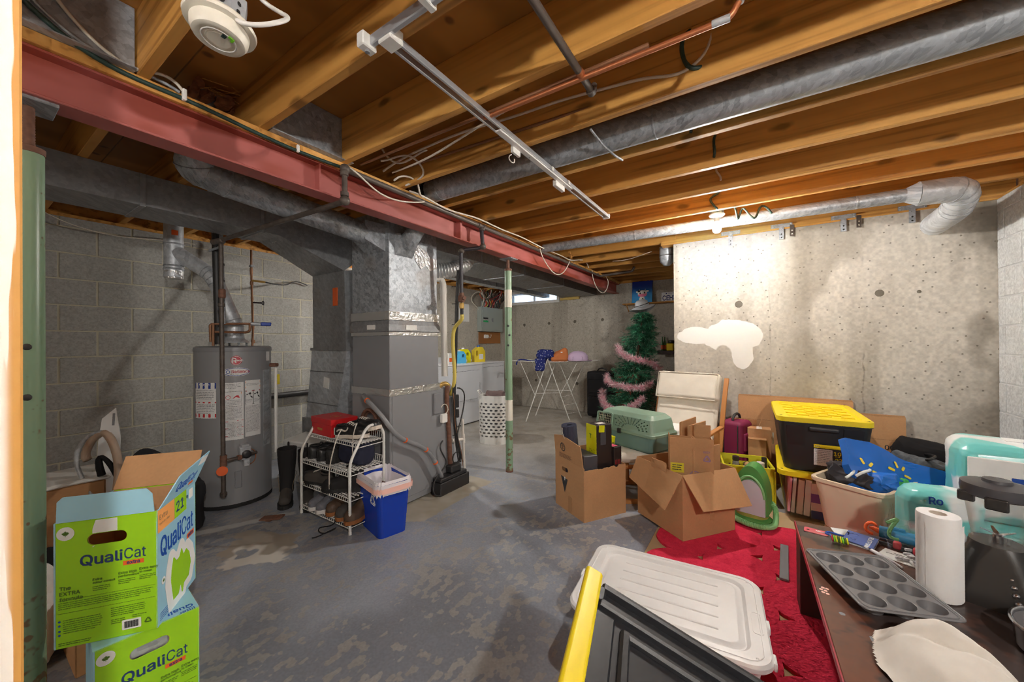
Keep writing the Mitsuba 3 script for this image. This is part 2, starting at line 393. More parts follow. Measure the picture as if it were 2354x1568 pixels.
block_wall('wall_left', 'l', XL, YN, 4.15, .496-YN+.4+.2, 'm_block', 'm_mortar')
block_wall('wall_right', 'r', XR, YN, YB, .11, 'm_block_white', 'm_mortar_white', z0=-.05)
struct('wall_left_rear', bx(XL-.2, XL, 4.15, YF, 0, 2.245), 'm_concrete')
# ceiling: plywood sheets over joists that run left to right
ceil = struct('ceiling')
for i in range(7):
    part(ceil, 'plywood_sheet', bx(XL-.2, XR+.2, YN-.2+1.22*i, YN-.2+1.22*i+1.216, ZS, ZS+.018), 'm_plywood')
for k in range(-4, 14):
    ye = .445+.4123*k
    if ye > YF: break
    x1 = XR+.15 if ye < 3.95 else XJ+.02
    m = chamf(XL-.1, x1, ye-.038, ye, ZJ, ZS, .003)
    part(ceil, 'joist', m, 'm_joist')
part(ceil, 'sill_plate', chamf(XJ-.12, XR+.1, YB-.01, YB+.14, 2.245, 2.283, .002), 'm_joist')
part(ceil, 'rim_joist', chamf(XJ-.12, XR+.1, YB+.03, YB+.07, 2.283, ZS, .002), 'm_joist')
part(ceil, 'sill_plate', chamf(XL-.2, XJ-.0, YF+.02, YF+.16, 2.245, 2.283, .002), 'm_joist')
part(ceil, 'rim_joist', chamf(XL-.2, XJ-.0, YF+.06, YF+.1, 2.283, ZS, .002), 'm_joist')
part(ceil, 'sill_plate', chamf(XL-.16, XL-.02, YN, YF, 2.245, 2.275, .002), 'm_joist')
part(ceil, 'sill_plate', chamf(XR+.02, XR+.16, YN, YB, 2.245, 2.275, .002), 'm_joist')
part(ceil, 'rim_joist', chamf(XL-.15, XL-.11, YN, YF+.1, 2.275, ZS, .002), 'm_joist')
part(ceil, 'rim_joist', chamf(XR+.11, XR+.15, YN, YB+.1, 2.275, ZS, .002), 'm_joist')
# door jamb beside the camera
struct('trim_1', chamf(-.66, -.50, -.35, .0376, 0, 2.27, .0015), 'm_jamb')
# window
win = struct('window_1')
def wframe(x0, x1, z0, z1, w, y0, y1): return [bx(x0, x1, y0, y1, z0, z0+w), bx(x0, x1, y0, y1, z1-w, z1), bx(x0, x0+w, y0, y1, z0+w, z1-w), bx(x1-w, x1, y0, y1, z0+w, z1-w)]
part(win, 'casing', wframe(wx0-.05, wx1+.05, wz0-.04, wz1+.04, .052, YF-.012, YF+.16), 'm_white_paint')
part(win, 'sash', wframe(wx0, wx1, wz0, wz1, .022, YF+.09, YF+.12)+[bx(-3.70, -3.67, YF+.09, YF+.12, wz0, wz1)], 'm_white_plastic')
scene['m_pane'] = {'type': 'thindielectric', 'int_ior': 1.5}
part(win, 'pane', bx(wx0+.02, -3.70, YF+.104, YF+.107, wz0+.02, wz1-.02).slice_plane((0, YF+.1055, 0), (0, -1, 0)), 'm_pane')
part(win, 'pane', bx(-3.67, wx1-.02, YF+.104, YF+.107, wz0+.02, wz1-.02).slice_plane((0, YF+.1055, 0), (0, -1, 0)), 'm_pane')

# ---------- steel beam and posts ----------
bm = thing('steel_beam', 'red painted steel I-beam running the length of the basement ceiling', 'beam')
XB, zb0, zb1 = -2.01, 2.075, 2.235
part(bm, 'web', bx(XB-.004, XB+.004, -1.4, YF-.02, zb0+.006, zb1-.006), 'm_beam_red')
part(bm, 'flange', chamf(XB-.055, XB+.055, -1.4, YF-.02, zb0, zb0+.009, .003), 'm_beam_red')
part(bm, 'flange', chamf(XB-.055, XB+.055, -1.4, YF-.02, zb1-.009, zb1, .003), 'm_beam_red')
part(bm, 'stiffener', bx(XB, XB+.05, 2.265, 2.285, zb0+.009, zb1-.009), 'm_beam_red')
part(bm, 'stiffener', bx(XB, XB+.05, 1.12, 1.128, zb0+.009, zb1-.009), 'm_beam_red')
part(bm, 'nailer_plank', chamf(XB-.06, XB+.072, -1.4, YF-.02, zb1, ZJ, .002), 'm_raw_wood', label='raw wooden plank bolted on top of the beam')
def post(x, y, r, zt, label, tape=()):
    p = thing('steel_post', label, 'post')
    part(p, 'tube', lathe([(r*1.02, 0), (r*1.02, .86), (r, .87), (r, zt-.008)], 28, (x, y, 0)), 'm_post_green', 35)
    part(p, 'collar', lathe([(r*.5, zt-.02), (r*1.06, zt-.02), (r*1.08, zt), (r*.4, zt+.01)], 24, (x, y, 0)), 'm_rust', 35)
    th = [(.0165 if i % 2 else .0145, zt+.01+(zb0-.012-zt-.01)*i/28) for i in range(29)]
    part(p, 'jack_screw', lathe(th, 16, (x, y, 0)), 'm_rust', True)
    part(p, 'top_plate', chamf(x-.06, x+.075, y-.06, y+.06, zb0-.012, zb0, .002), 'm_galv')
    for i, (z0, z1) in enumerate(tape):
        part(p, 'tape_band', lathe([(r*1.03, z0), (r*1.06, z0+.002), (r*1.06, z1-.002), (r*1.03, z1)], 28, (x, y, 0)), 'm_cream', 35, label='cream masking tape wrapped round the post')
    a0 = math.atan2(-y, -x)
    for z in ((1.42, 1.33, 1.23) if tape else (1.256, 1.09)):
        a = a0+(.25 if z in (1.33,) else -.1)
        part(p, 'pin_hole', mv(lathe([(.011, 0), (.010, .002), (0, .0022)], 12), frame((x+math.cos(a)*r*.995, y+math.sin(a)*r*.995, z), (-math.sin(a), math.cos(a), 0), (0, 0, 1))), 'm_black_plastic', True)
    part(p, 'base_ring', lathe([(r*1.08, 0), (r*1.08, .012), (r*1.0, .016)], 24, (x, y, 0)), 'm_rust')
post(-2.045, .165, .036, 1.925, 'green steel post at the left edge beside the white door jamb')
post(-2.03, 3.045, .0345, 1.975, 'green steel post with cream tape bands standing in the middle of the floor', ((1.60, 1.77), (.50, .70)))

# ---------- lamps ----------
scene['m_bulb'] = {'type': 'diffuse', 'reflectance': {'type': 'rgb', 'value': [.8, .8, .8]}}
LABS = ['lit bare bulb in a porcelain holder under the joists', 'bare bulb behind the camera', 'bare bulb over the laundry corner', 'bare bulb by the stairs']
for (c, r, rad), lab in zip(LAMPS, LABS):
    l = thing('ceiling_lamp', lab, 'lamp')
    x, y, z = c
    bulb = lathe([(.012, .062), (.016, .05), (.026, .03), (.0325, .01), (.033, -.002), (.0285, -.018), (.017, -.029), (0.0001, -.0335)][::-1], 24, c)
    k = part(l, 'bulb', bulb, 'm_bulb', True)
    scene[k]['emitter'] = {'type': 'area', 'radiance': {'type': 'rgb', 'value': list(map(float, rad))}}
    part(l, 'holder', lathe([(.0, .118), (.056, .118), (.058, .112), (.052, .104), (.03, .098), (.021, .088), (.021, .06), (.0, .06)], 28, c), 'm_white_plastic', 35)
    part(l, 'junction_box', lathe([(0, .168), (.05, .168), (.05, .118), (0, .118)], 8, c), 'm_galv')
# ---------- ducts ----------
mat('sticker', (222, 220, 214), .5)
mat('orange', (226, 98, 40), .5)
mat('grey_paint', (128, 129, 131), .42, spec=.5)
mat('grey_paint2', (120, 121, 124), .42, spec=.5)
mat('dark_gap', (18, 18, 18), .8)
mat('seam', (112, 114, 116), .4, metal=.5)
t = thing('trunk_duct', 'long rectangular sheet metal trunk duct above the water heater', 'duct')
tx0, tx1, tz0 = -3.36, -3.03, 2.085
part(t, 'shell', loft([[(tx0, y, tz0), (tx1, y, tz0), (tx1, y, ZJ-.002), (tx0, y, ZJ-.002)] for y in (-1.3, 1.42)], True, True), 'm_galv_dark')
for y in (-.6, .02, .66, 1.30):
    part(t, 'cleat', [bx(tx0-.006, tx1+.006, y-.012, y+.012, tz0-.007, tz0), bx(tx1, tx1+.007, y-.012, y+.012, tz0, ZJ-.004)], 'm_galv_dark')
part(t, 'elbow', loft([[(tx0, 1.42, tz0), (tx1, 1.42, tz0), (tx1, 1.42, ZJ-.002), (tx0, 1.42, ZJ-.002)], [(-3.54, 1.95, 1.90), (-3.03, 1.95, 1.90), (-3.03, 2.42, ZJ-.01), (-3.54, 2.42, ZJ-.01)]], False, False), 'm_galv_dark')
part(t, 'label_sticker', bx(-3.25, -3.17, 1.46, 1.50, 2.07, 2.072), 'm_sticker')
t = thing('return_duct', 'tall grey rectangular return duct between the water heater and the furnace', 'duct')
part(t, 'riser', loft([[(-3.535, 1.95, 1.21), (-3.01, 1.95, 1.21), (-3.01, 2.42, 1.21), (-3.535, 2.42, 1.21)], [(-3.54, 1.95, 1.90), (-3.03, 1.95, 1.90), (-3.03, 2.42, 2.0), (-3.54, 2.42, 2.0)]], False, False), 'm_galv_dark')
part(t, 'flange', bx(-3.56, -2.99, 1.935, 2.44, 1.195, 1.22), 'm_galv_dark')
lo = [[(-3.56, 1.95, 1.195), (-3.0, 1.95, 1.195), (-3.0, 2.40, 1.195), (-3.56, 2.40, 1.195)], [(-3.585, 1.95, 1.00), (-3.05, 1.95, 1.00), (-3.05, 2.40, 1.0), (-3.585, 2.40, 1.0)],
      [(-3.64, 1.95, .70), (-3.14, 1.95, .70), (-3.14, 2.40, .7), (-3.64, 2.40, .7)], [(-3.67, 1.95, .54), (-3.19, 1.95, .54), (-3.19, 2.40, .54), (-3.67, 2.40, .54)]]
part(t, 'lower_boot', loft(lo, False, False), 'm_galv_bright', label='bright galvanised lower boot leaning to the left')
parts(t, 'seam', [bx(-3.585, -3.05, 1.942, 1.95, .998, 1.004), bx(-3.64, -3.14, 1.942, 1.95, .698, .704)], 'm_seam')
part(t, 'filter_base', bx(-3.70, -3.05, 1.93, 2.44, .0, .55), 'm_galv_dark')
part(t, 'orange_label', bx(-3.20, -3.13, 1.944, 1.949, 1.60, 1.76), 'm_orange')
part(t, 'white_label', mv(bx(-.045, .045, -.002, .002, -.05, .05), TR(-3.31, 1.946, .90) @ rotm((0, 1, 0), 8)), 'm_sticker')
# furnace with coil case and plenum
f = thing('furnace', 'tall grey furnace cabinet with a galvanised plenum beneath the red beam', 'furnace')
fx0, fx1, fy0 = -2.745, -2.285, 1.83
part(f, 'cabinet', chamf(fx0, fx1, fy0, 2.535, .012, .872, .004), 'm_grey_paint')
part(f, 'coil_case', chamf(fx0+.004, fx1-.002, fy0+.004, 2.345, .90, 1.325, .004), 'm_grey_paint2')
part(f, 'lower_door', chamf(fx1-.01, fx1+.006, fy0+.02, 2.51, .06, .86, .004), 'm_grey_paint')
def band(z0, z1, y1, e=.004): return loft([[(fx0-e, fy0-e, z), (fx1+e, fy0-e, z), (fx1+e, y1+e, z), (fx0-e, y1+e, z)] for z in (z0, z1)], False, False)
part(f, 'foil_tape', sub(band(.862, .915, 2.36), 3), 'm_foil', label='crinkled silver foil tape')
part(f, 'foil_tape', sub(band(1.318, 1.352, 2.36), 3), 'm_foil', label='crinkled silver foil tape')
part(f, 'foil_tape', sub(band(1.435, 1.50, 2.345), 3), 'm_foil', label='crinkled silver foil tape')
part(f, 'transition', loft([[(fx0-a, fy0-a, z), (fx1+a, fy0-a, z), (fx1+a, 2.345+a, z), (fx0-a, 2.345+a, z)] for a, z in ((0, 1.34), (.012, 1.352), (.008, 1.40), (-.006, 1.44))], False, False), 'm_galv_dark')
part(f, 'label_sticker', bx(fx1+.012, fx1+.014, 1.98, 2.09, 1.362, 1.40), 'm_sticker')
part(f, 'label_sticker', bx(-2.53, -2.43, fy0-.014, fy0-.012, 1.365, 1.40), 'm_sticker')
part(f, 'plenum', chamf(fx0, fx1-.004, fy0+.005, 2.335, 1.44, 2.268, .003), 'm_galv')
part(f, 'foil_patch', mv(rough_up(sub(prism(Polygon([(-.13, .05), (-.08, .10), (.0, .07), (.06, .02), (.13, .02), (.13, -.06), (.05, -.09), (.0, -.05), (-.05, -.09), (-.11, -.03)]), .003), 2), .002, 60), frame((fx1-.003, 2.20, 1.95), (0, 1, 0), (0, 0, 1))), 'm_foil')
part(f, 'gas_opening', bx(fx1, fx1+.008, 2.39, 2.50, .55, .86), 'm_grey_paint2')
t = thing('laundry_duct', 'rectangular duct under the beam running to the little window', 'duct')
part(t, 'shell', loft([[(-2.98, y, 2.08), (-2.36, y, 2.08), (-2.36, y, ZJ-.002), (-2.98, y, ZJ-.002)] for y in (2.34, YF-.01)], True, True), 'm_galv_dark')
for y in (3.05, 3.9, 5.0): part(t, 'cleat', [bx(-2.985, -2.355, y-.012, y+.012, 2.073, 2.08), bx(-2.36, -2.353, y-.012, y+.012, 2.08, ZJ-.004)], 'm_galv')
part(t, 'foam_seal', mv(rough_up(sub(bx(-3.05, -2.68, YF-.05, YF-.003, 2.035, 2.075), 3), .014, 30), np.eye(4)), 'm_foam', label='yellow expanding foam at the wall')
# round pipes
def rings(t, pts, r, where, name='seam', w=.006):
    pts = np.asarray(pts, float)
    for u in where:
        i = min(int(u), len(pts)-2); p = pts[i]+(pts[i+1]-pts[i])*(u-i); d = pts[i+1]-pts[i]; d /= np.linalg.norm(d)
        part(t, name, tube([p-d*w, p-d*w*.5, p+d*w*.5, p+d*w], [r, r*1.03, r*1.03, r], 24, caps=False), 'm_galv')
t = thing('round_duct', 'fat round galvanised duct between the joists nearest the camera', 'duct')
P = [(-1.95, 1.935, 2.345), (1.55, 1.935, 2.33)]
part(t, 'pipe', tube(P, .076, 28), 'm_galv', 40); rings(t, P, .076, (.03, .44, .86))
part(t, 'hanger_strap', tube(bend([(-.655, 1.70, 2.272), (-.645, 1.85, 2.255), (-.625, 1.97, 2.250), (-.62, 2.09, 2.272)], .03), .006, 6), 'm_galv')
part(t, 'end_damper', tube([(-1.99, 1.935, 2.345), (-1.94, 1.935, 2.345)], .072, 20), 'm_dark_gap')
t = thing('round_duct', 'thinner round galvanised duct beside the bulb ending in an elbow at the concrete wall', 'duct')
P = bend([(-1.9, 3.545, 2.262), (1.02, 3.545, 2.222), (1.10, 3.70, 2.16), (1.10, 3.83, 2.10), (1.10, 4.12, 2.085)], .12, 6)
part(t, 'pipe', tube(P[:2], .045, 24), 'm_galv', 40)
Q = bend([(.90, 3.545, 2.222), (1.11, 3.55, 2.215), (1.125, 3.72, 2.13), (1.125, 4.12, 2.12)], .16, 7)
part(t, 'elbow', tube(Q, .078, 28), 'm_galv_bright', 40, label='bright segmented elbow'); rings(t, Q, .079, (3.1, 5.0, 7.2, 9.5, 11.4, 13), w=.004)
rings(t, P, .045, (.34, .62, .88)); part(t, 'reducer', tube([(.84, 3.545, 2.225), (.90, 3.545, 2.222)], [.046, .075], 24), 'm_galv')
t = thing('round_duct', 'round galvanised duct dropping behind the red beam and turning towards the furnace', 'duct')
P = bend([(-2.33, .745, 2.53), (-2.36, .745, 2.28), (-2.42, .70, 2.17), (-2.45, .86, 2.155), (-2.45, 1.70, 2.085), (-2.45, 1.84, 2.06)], .10, 6)
part(t, 'pipe', tube(P, .078, 28), 'm_galv', 40); rings(t, P, .079, (1, 4, 7.5, 10.5, 13.5, 16, 18.4, 18.75), w=.004)
part(t, 'take_off_boot', loft([[(-2.52, 1.70, 2.02), (-2.38, 1.70, 2.02), (-2.38, 1.70, 2.16), (-2.52, 1.70, 2.16)], [(-2.55, 1.836, 1.95), (-2.33, 1.836, 1.95), (-2.33, 1.836, 2.15), (-2.55, 1.836, 2.15)]]), 'm_galv')
t = thing('round_duct', 'short round take-off pipe rising from the plenum to the joists', 'duct')
P = bend([(-2.29, 1.975, 2.02), (-2.20, 1.975, 2.06), (-2.13, 1.99, 2.16), (-2.11, 1.99, 2.50)], .05, 5)
part(t, 'pipe', tube(P, .065, 24), 'm_galv', 40)
part(t, 'collar', loft([[(-2.288, 1.89, 1.93), (-2.288, 2.06, 1.93), (-2.288, 2.06, 2.09), (-2.288, 1.89, 2.09)], [(-2.23, 1.92, 2.02), (-2.20, 2.04, 2.02), (-2.24, 2.04, 2.10), (-2.26, 1.92, 2.10)]]), 'm_galv')
t = thing('flexible_duct', 'ribbed silver foil hose behind the furnace plenum', 'duct')
yy = np.linspace(0, 1, 75); P = smoothpath([(-2.80, 2.44, 1.96), (-2.70, 2.62, 1.965), (-2.55, 2.80, 1.99), (-2.46, 2.92, 2.07), (-2.45, 2.93, 2.2)], 20)
part(t, 'hose', tube(P, .075+.005*np.sin(np.arange(len(P))*PI/1.5), 20), 'm_foil', 60)
t = thing('dryer_vent', 'pale painted metal vent strip running below the laundry duct', 'duct')
part(t, 'shell', chamf(-3.42, -3.28, 2.6, YF-.03, 2.10, 2.20, .004), 'm_galv_bright')
for y in (3.6, 4.6, 5.5): part(t, 'joint', bx(-3.425, -3.275, y-.008, y+.008, 2.095, 2.205), 'm_seam')
# metal panels closing the joist bays over the beam
for i, (y0, y1, lab) in enumerate(((.062, .40, 'galvanised sheet closing the joist bay at the top left'), (.862, 1.285, 'galvanised sheet closing the joist bay beside the thick joist'))):
    t = thing('bay_panel', lab, 'metal panel')
    part(t, 'sheet', mv(sub(bx(-.0015, .0015, y0, y1, 2.278, 2.512), 2), TR(-1.93, 0)), 'm_galv')
    part(t, 'fold', bx(-1.945, -1.90, y0, y1, 2.276, 2.281), 'm_galv')
# insulation bits hanging round the pipe hole
rng = np.random.default_rng(4)
w = thing('insulation_scrap', 'torn brown insulation hanging from the hole in the plywood', 'insulation')
mat('insul', mikit.proc(lambda p, n, uv: mix(srgb((66, 36, 20)), srgb((150, 96, 60)), fbm(p.x*50, p.y*50, p.z*50))), .95)
ms = [mv(rough_up(sub(bx(-.05, .05, -.03, .03, -.01, .01), 3), .03, 25, i), TR(-2.24+.05*rng.uniform(-1, 1), .66+.22*i/4, 2.48-.05*rng.random(), rng.uniform(0, 180)) @ rotm((1, 0, 0), rng.uniform(-60, 60))) for i in range(7)]
part(w, 'tuft', ms, 'm_insul')
ms = [tube([(-2.2+rng.uniform(-.1, .1), .78+rng.uniform(-.1, .12), 2.50)]+[(-2.18+rng.uniform(-.12, .12), .8+rng.uniform(-.15, .15), 2.44+rng.uniform(-.04, .05))], .0025, 5) for i in range(16)]
part(w, 'splinter', ms, 'm_raw_wood')

# ---------- smoke alarm ----------
t = thing('smoke_alarm', 'cream round smoke alarm hanging under the plywood near the beam', 'smoke alarm')
A = TR(-1.205, .415, 2.095) @ rotm((1, 0, 0), -6)
part(t, 'base', mv(lathe([(0, .032), (.078, .032), (.082, .026), (.08, .018), (.06, .014), (.0, .014)], 36), A), 'm_cream', 35)
part(t, 'body', mv(lathe([(0, .016), (.066, .016), (.064, -.004), (.058, -.014), (.048, -.017), (.03, -.014), (.026, -.017), (.0, -.017)], 36), A), 'm_cream', 35)
part(t, 'vent_ring', mv(lathe([(.036, -.0165), (.038, -.0185), (.040, -.0165)], 30), A), 'm_white_plastic', True)
mat('lime', (120, 200, 40), .5); mat('teal_dark', (40, 62, 62), .5)
part(t, 'test_mark', mv([cb((.014, .006, .002), (.03, .02, -.0175)), cb((.006, .010, .002), (.036, .014, -.0175))], A), 'm_lime')
part(t, 'mark', mv([cb((.003, .010, .002), (.022+.005*i, .002, -.0178)) for i in range(3)], A), 'm_teal_dark')
part(t, 'junction_box', mv(lathe([(0, .032), (.055, .032), (.055, .11), (0, .11)], 8), A), 'm_galv_bright')
part(t, 'knockout', mv([lathe([(.006, 0), (0, .001)], 8, (0, 0, 0)).apply_transform(frame((.0515*math.cos(a), .0515*math.sin(a), .06+.022*k), (-math.sin(a), math.cos(a), 0), (0, 0, 1))) for a in (-1.9, -1.1, -.35, .4) for k in range(2)], A), 'm_dark_gap')
part(t, 'cord', tube([(-1.135, .43, 2.11), (-1.10, .455, 2.10), (-1.085, .50, 2.13), (-1.10, .54, 2.18), (-1.15, .53, 2.22), (-1.17, .50, 2.24)], .006, 10, 6), 'm_white_plastic', True)

# ---------- ceiling track ----------
t = thing('ceiling_track', 'slim silver and white metal track fixed across the joists', 'track')
mat('alu', (188, 190, 194), .3, metal=.6)
for dx in (-.018, .016):
    part(t, 'rail', chamf(-.985+dx-.006, -.985+dx+.006, .80, 2.885 if dx > 0 else 2.87, 2.232, 2.256, .002), 'm_alu')
part(t, 'rail', [chamf(-1.0, -.97, 1.40, 2.20, 2.226, 2.234, .002)], 'm_white_paint', label='white middle section of the track')
part(t, 'bracket', [chamf(-1.015, -.955, .775, .83, 2.225, 2.27, .003)], 'm_white_metal')
part(t, 'end_cap', chamf(-1.012, -.958, 2.868, 2.888, 2.226, 2.262, .003), 'm_white_metal')
part(t, 'bracket', [chamf(-1.014, -.998, 1.55, 1.62, 2.20, 2.236, .002), chamf(-1.020, -.996, 2.02, 2.14, 2.196, 2.234, .002)], 'm_white_metal')
part(t, 'joint_clip', [chamf(-.962, -.954, y-.012, y+.012, 2.228, 2.25, .002) for y in (1.9, 2.12)], 'm_white_metal')
part(t, 'hook', tube([(-1.02, 1.57, 2.20), (-1.03, 1.565, 2.175), (-1.022, 1.585, 2.165), (-1.016, 1.59, 2.185)], .003, 6, 4), 'm_white_metal')
for k, y in enumerate((1.688, 2.10)): part(t, 'screw', cyl((-.985, y, 2.222), (-.985, y, 2.24), .004, 8), 'm_galv')
t = thing('ceiling_track', 'shorter silver track crossing above the end of the long one', 'track')
part(t, 'rail', chamf(-1.06, -.2, .772, .79, 2.236, 2.27, .003), 'm_alu')
part(t, 'end_cap', [chamf(-1.085, -1.05, .745, .80, 2.225, 2.272, .004)], 'm_white_metal')
part(t, 'rail', chamf(-.86, -.2, .70, .716, 2.245, 2.272, .003), 'm_alu')
part(t, 'clip', [chamf(-.80, -.775, .69, .80, 2.232, 2.25, .003)], 'm_white_metal')
part(t, 'screw', cyl((-1.068, .775, 2.219), (-1.068, .775, 2.23), .008, 10), 'm_galv')

# ---------- iron, copper and other pipes ----------
def elbow_fit(t, c, r=.024, m='m_iron'): part(t, 'fitting', trimesh.creation.icosphere(3, r).apply_translation(c) if False else mv(trimesh.creation.icosphere(2, r), TR(*c)), m, True)
def collar(t, p, d, r, l=.012, m='m_iron'):
    p = np.asarray(p, float); d = np.asarray(d, float)/np.linalg.norm(d); part(t, 'fitting', tube([p-d*l, p-d*l*.8, p+d*l*.8, p+d*l], [r*.9, r, r, r*.9], 16), m, 35)
t = thing('gas_pipe', 'dark iron pipe along the top edge of the red beam', 'pipe')
part(t, 'run', tube(bend([(-1.918, 1.245, 2.232), (-1.912, 3.0, 2.224), (-1.905, 5.27, 2.215), (-1.45, 5.30, 2.24), (-1.42, 5.30, 2.30)], .03), .0165, 14), 'm_iron', True)
for y in (2.44, 2.50, 3.9, 5.2): collar(t, (-1.912, y, 2.226), (0, 1, 0), .0215)
part(t, 'pipe_strap', [tube([(-1.90, y, 2.27), (-1.889, y, 2.23), (-1.905, y, 2.20), (-1.925, y, 2.21)], .002, 5, 3) for y in (2.75, 3.3, 3.45, 4.3)], 'm_old_copper')
t = thing('gas_pipe', 'dark iron pipe dropping over the beam and running to the water heater', 'pipe')
part(t, 'run', tube(bend([(-1.918, 1.24, 2.232), (-1.905, 1.232, 2.23), (-1.90, 1.228, 2.05), (-1.95, 1.226, 2.045), (-3.27, 1.14, 2.028), (-3.30, 1.138, 2.0), (-3.305, 1.150, .13)], .02), .0145, 14), 'm_iron', True)
for c, r in (((-1.912, 1.238, 2.232), .027), ((-1.90, 1.229, 2.05), .027), ((-3.285, 1.139, 2.022), .024)): part(t, 'elbow', mv(trimesh.creation.icosphere(2, r), TR(*c)), 'm_iron', True)
for p, d in (((-1.905, 1.23, 2.20), (0, 0, 1)), ((-1.90, 1.228, 2.085), (0, 0, 1)), ((-3.30, 1.14, 1.55), (0, 0, 1)), ((-3.305, 1.149, .155), (0, 0, 1))): collar(t, p, d, .022)
part(t, 'union', tube([(-3.302, 1.145, 1.60), (-3.302, 1.145, 1.61), (-3.302, 1.145, 1.66), (-3.302, 1.145, 1.67)], [.018, .024, .024, .018], 8), 'm_rust')
part(t, 'stub', cyl((-3.30, 1.138, 2.025), (-3.42, 1.13, 2.03), .020, 12), 'm_iron', 40)
part(t, 'tee', [tube([(-3.305, 1.15, .44), (-3.305, 1.15, .36)], .022, 14)], 'm_rust', True)
part(t, 'branch', tube(bend([(-3.305, 1.15, .395), (-3.30, 1.27, .40), (-3.325, 1.375, .405)], .02), .013, 12), 'm_iron', True)
part(t, 'valve', [mv(rbox((.04, .03, .035), .008), TR(-3.30, 1.25, .40))], 'm_rust')
part(t, 'tag', mv(lathe([(0, 0), (.035, 0), (.035, .0015), (0, .0015)], 24), frame((-3.287, 1.135, .33), (-.33, -.94, 0), (0, 0, 1)) @ rotm((0, 1, 0), 0)), 'm_orange', label='round orange tag')
t = thing('gas_pipe', 'black pipe bent under the beam feeding the yellow gas hose', 'pipe')
part(t, 'run', tube(bend([(-1.912, 2.47, 2.222), (-1.90, 2.475, 2.06), (-1.93, 2.475, 2.05), (-2.05, 2.40, 2.035), (-2.065, 2.39, 2.0), (-2.075, 2.405, 1.66)], .022), .0155, 14), 'm_black_iron', True)
for c in ((-1.90, 2.475, 2.058), (-2.06, 2.393, 2.03)): part(t, 'elbow', mv(trimesh.creation.icosphere(2, .026), TR(*c)), 'm_iron', True)
collar(t, (-1.905, 2.473, 2.20), (0, 0, 1), .024)
part(t, 'valve', [mv(rbox((.05, .05, .055), .012), TR(-2.077, 2.408, 1.63)), cyl((-2.04, 2.39, 1.63), (-2.02, 2.38, 1.63), .016, 12), cyl((-2.077, 2.408, 1.60), (-2.077, 2.408, 1.68), .021, 8)], 'm_rust')
mat('brass', (196, 160, 92), .35, metal=.6); mat('gas_yellow', (206, 186, 92), .45)
part(t, 'brass_nut', lathe([(.018, 1.545), (.02, 1.55), (.02, 1.585), (.016, 1.595)], 8, (-2.078, 2.41, 0)), 'm_brass')
part(t, 'black_sleeve', cyl((-2.08, 2.412, 1.55), (-2.085, 2.418, 1.495), .0145, 12), 'm_black_plastic', 40)
part(t, 'yellow_hose', tube([(-2.085, 2.418, 1.50), (-2.10, 2.43, 1.455), (-2.17, 2.435, 1.40), (-2.205, 2.44, 1.30), (-2.21, 2.455, 1.1), (-2.24, 2.475, .86), (-2.275, 2.48, .80)], .016, 12, 6), 'm_gas_yellow', True, label='yellow coated gas hose')
t = thing('drain_pipe', 'grey metal pipe slanting below the plywood to an elbow', 'pipe')
P = bend([(-.535, .62, 2.40), (-.535, .96, 2.262), (-.543, 1.44, 2.258), (-.545, 1.452, 2.32)], .02)
P = bend([(-.53, .30, 2.258), (-.543, 1.44, 2.256), (-.545, 1.455, 2.30)], .02)
part(t, 'run', tube(P, .0135, 12), 'm_iron', True); collar(t, (-.543, 1.42, 2.256), (0, 1, 0), .019); collar(t, (-.541, 1.30, 2.256), (0, 1, 0), .016, m='m_copper')
t = thing('copper_pipe', 'bright copper pipe beside a joist ending in an upward elbow', 'pipe')
part(t, 'run', tube(bend([(-1.0, 1.318, 2.25), (-.06, 1.322, 2.245), (-.028, 1.323, 2.30), (-.028, 1.323, 2.40)], .02), .0095, 12), 'm_copper', True)
part(t, 'fitting', [cyl((-.11, 1.321, 2.246), (-.06, 1.322, 2.246), .0115, 12), cyl((-.035, 1.323, 2.28), (-.028, 1.323, 2.31), .0115, 12)], 'm_galv_bright', 40)
t = thing('copper_pipe', 'thin dull copper pipe following the joist to the beam', 'pipe')
part(t, 'run', tube([(-1.9, 1.33, 2.29), (-.98, 1.325, 2.27), (-.30, 1.322, 2.268)], .008, 10), 'm_old_copper', True)
t = thing('copper_pipe', 'brown copper pipe running level between two joists', 'pipe')
part(t, 'run', tube([(-1.88, 1.60, 2.36), (-.55, 1.655, 2.345)], .008, 10), 'm_old_copper', True)
t = thing('water_pipe', 'old copper water pipe with valves on the block wall behind the heater', 'pipe')
part(t, 'riser', tube(bend([(-4.0, 1.625, 1.245), (-4.02, 1.64, 1.40), (-4.20, 1.70, 2.0), (-4.21, 1.705, 2.2)], .05), .0095, 10), 'm_old_copper', True)
c0 = np.array((-4.0, 1.625, 0))
for z, r in ((1.285, .016), (1.42, .012), (1.70, .012), (1.86, .015), (1.97, .013), (2.0, .013)):
    u = (z-1.40)/.6 if z > 1.4 else 0; collar(t, (-4.02-.18*max(u, 0), 1.64+.06*max(u, 0), z), (0, 0, 1), r, .016, 'm_old_copper')
part(t, 'valve_stem', cyl((-4.10, 1.665, 1.665), (-4.05, 1.73, 1.662), .008, 8), 'm_black_iron')
part(t, 'valve_handle', mv(trimesh.creation.torus(.017, .005, 16, 6), frame((-4.045, 1.738, 1.662), (-.75, -.6, 0), (0, 0, 1)) @ rotm((0, 1, 0), 90) if False else frame((-4.045, 1.738, 1.662), (-.8, .0, .0), (0, 0, 1))), 'm_black_iron', True)
part(t, 'ground_clamp', [cb((.05, .03, .018), (-4.165, 1.69, 2.03))], 'm_galv')
part(t, 'hose_valve', [cyl((-4.15, 1.685, 1.885), (-4.09, 1.78, 1.875), .010, 8)], 'm_brass', 40)
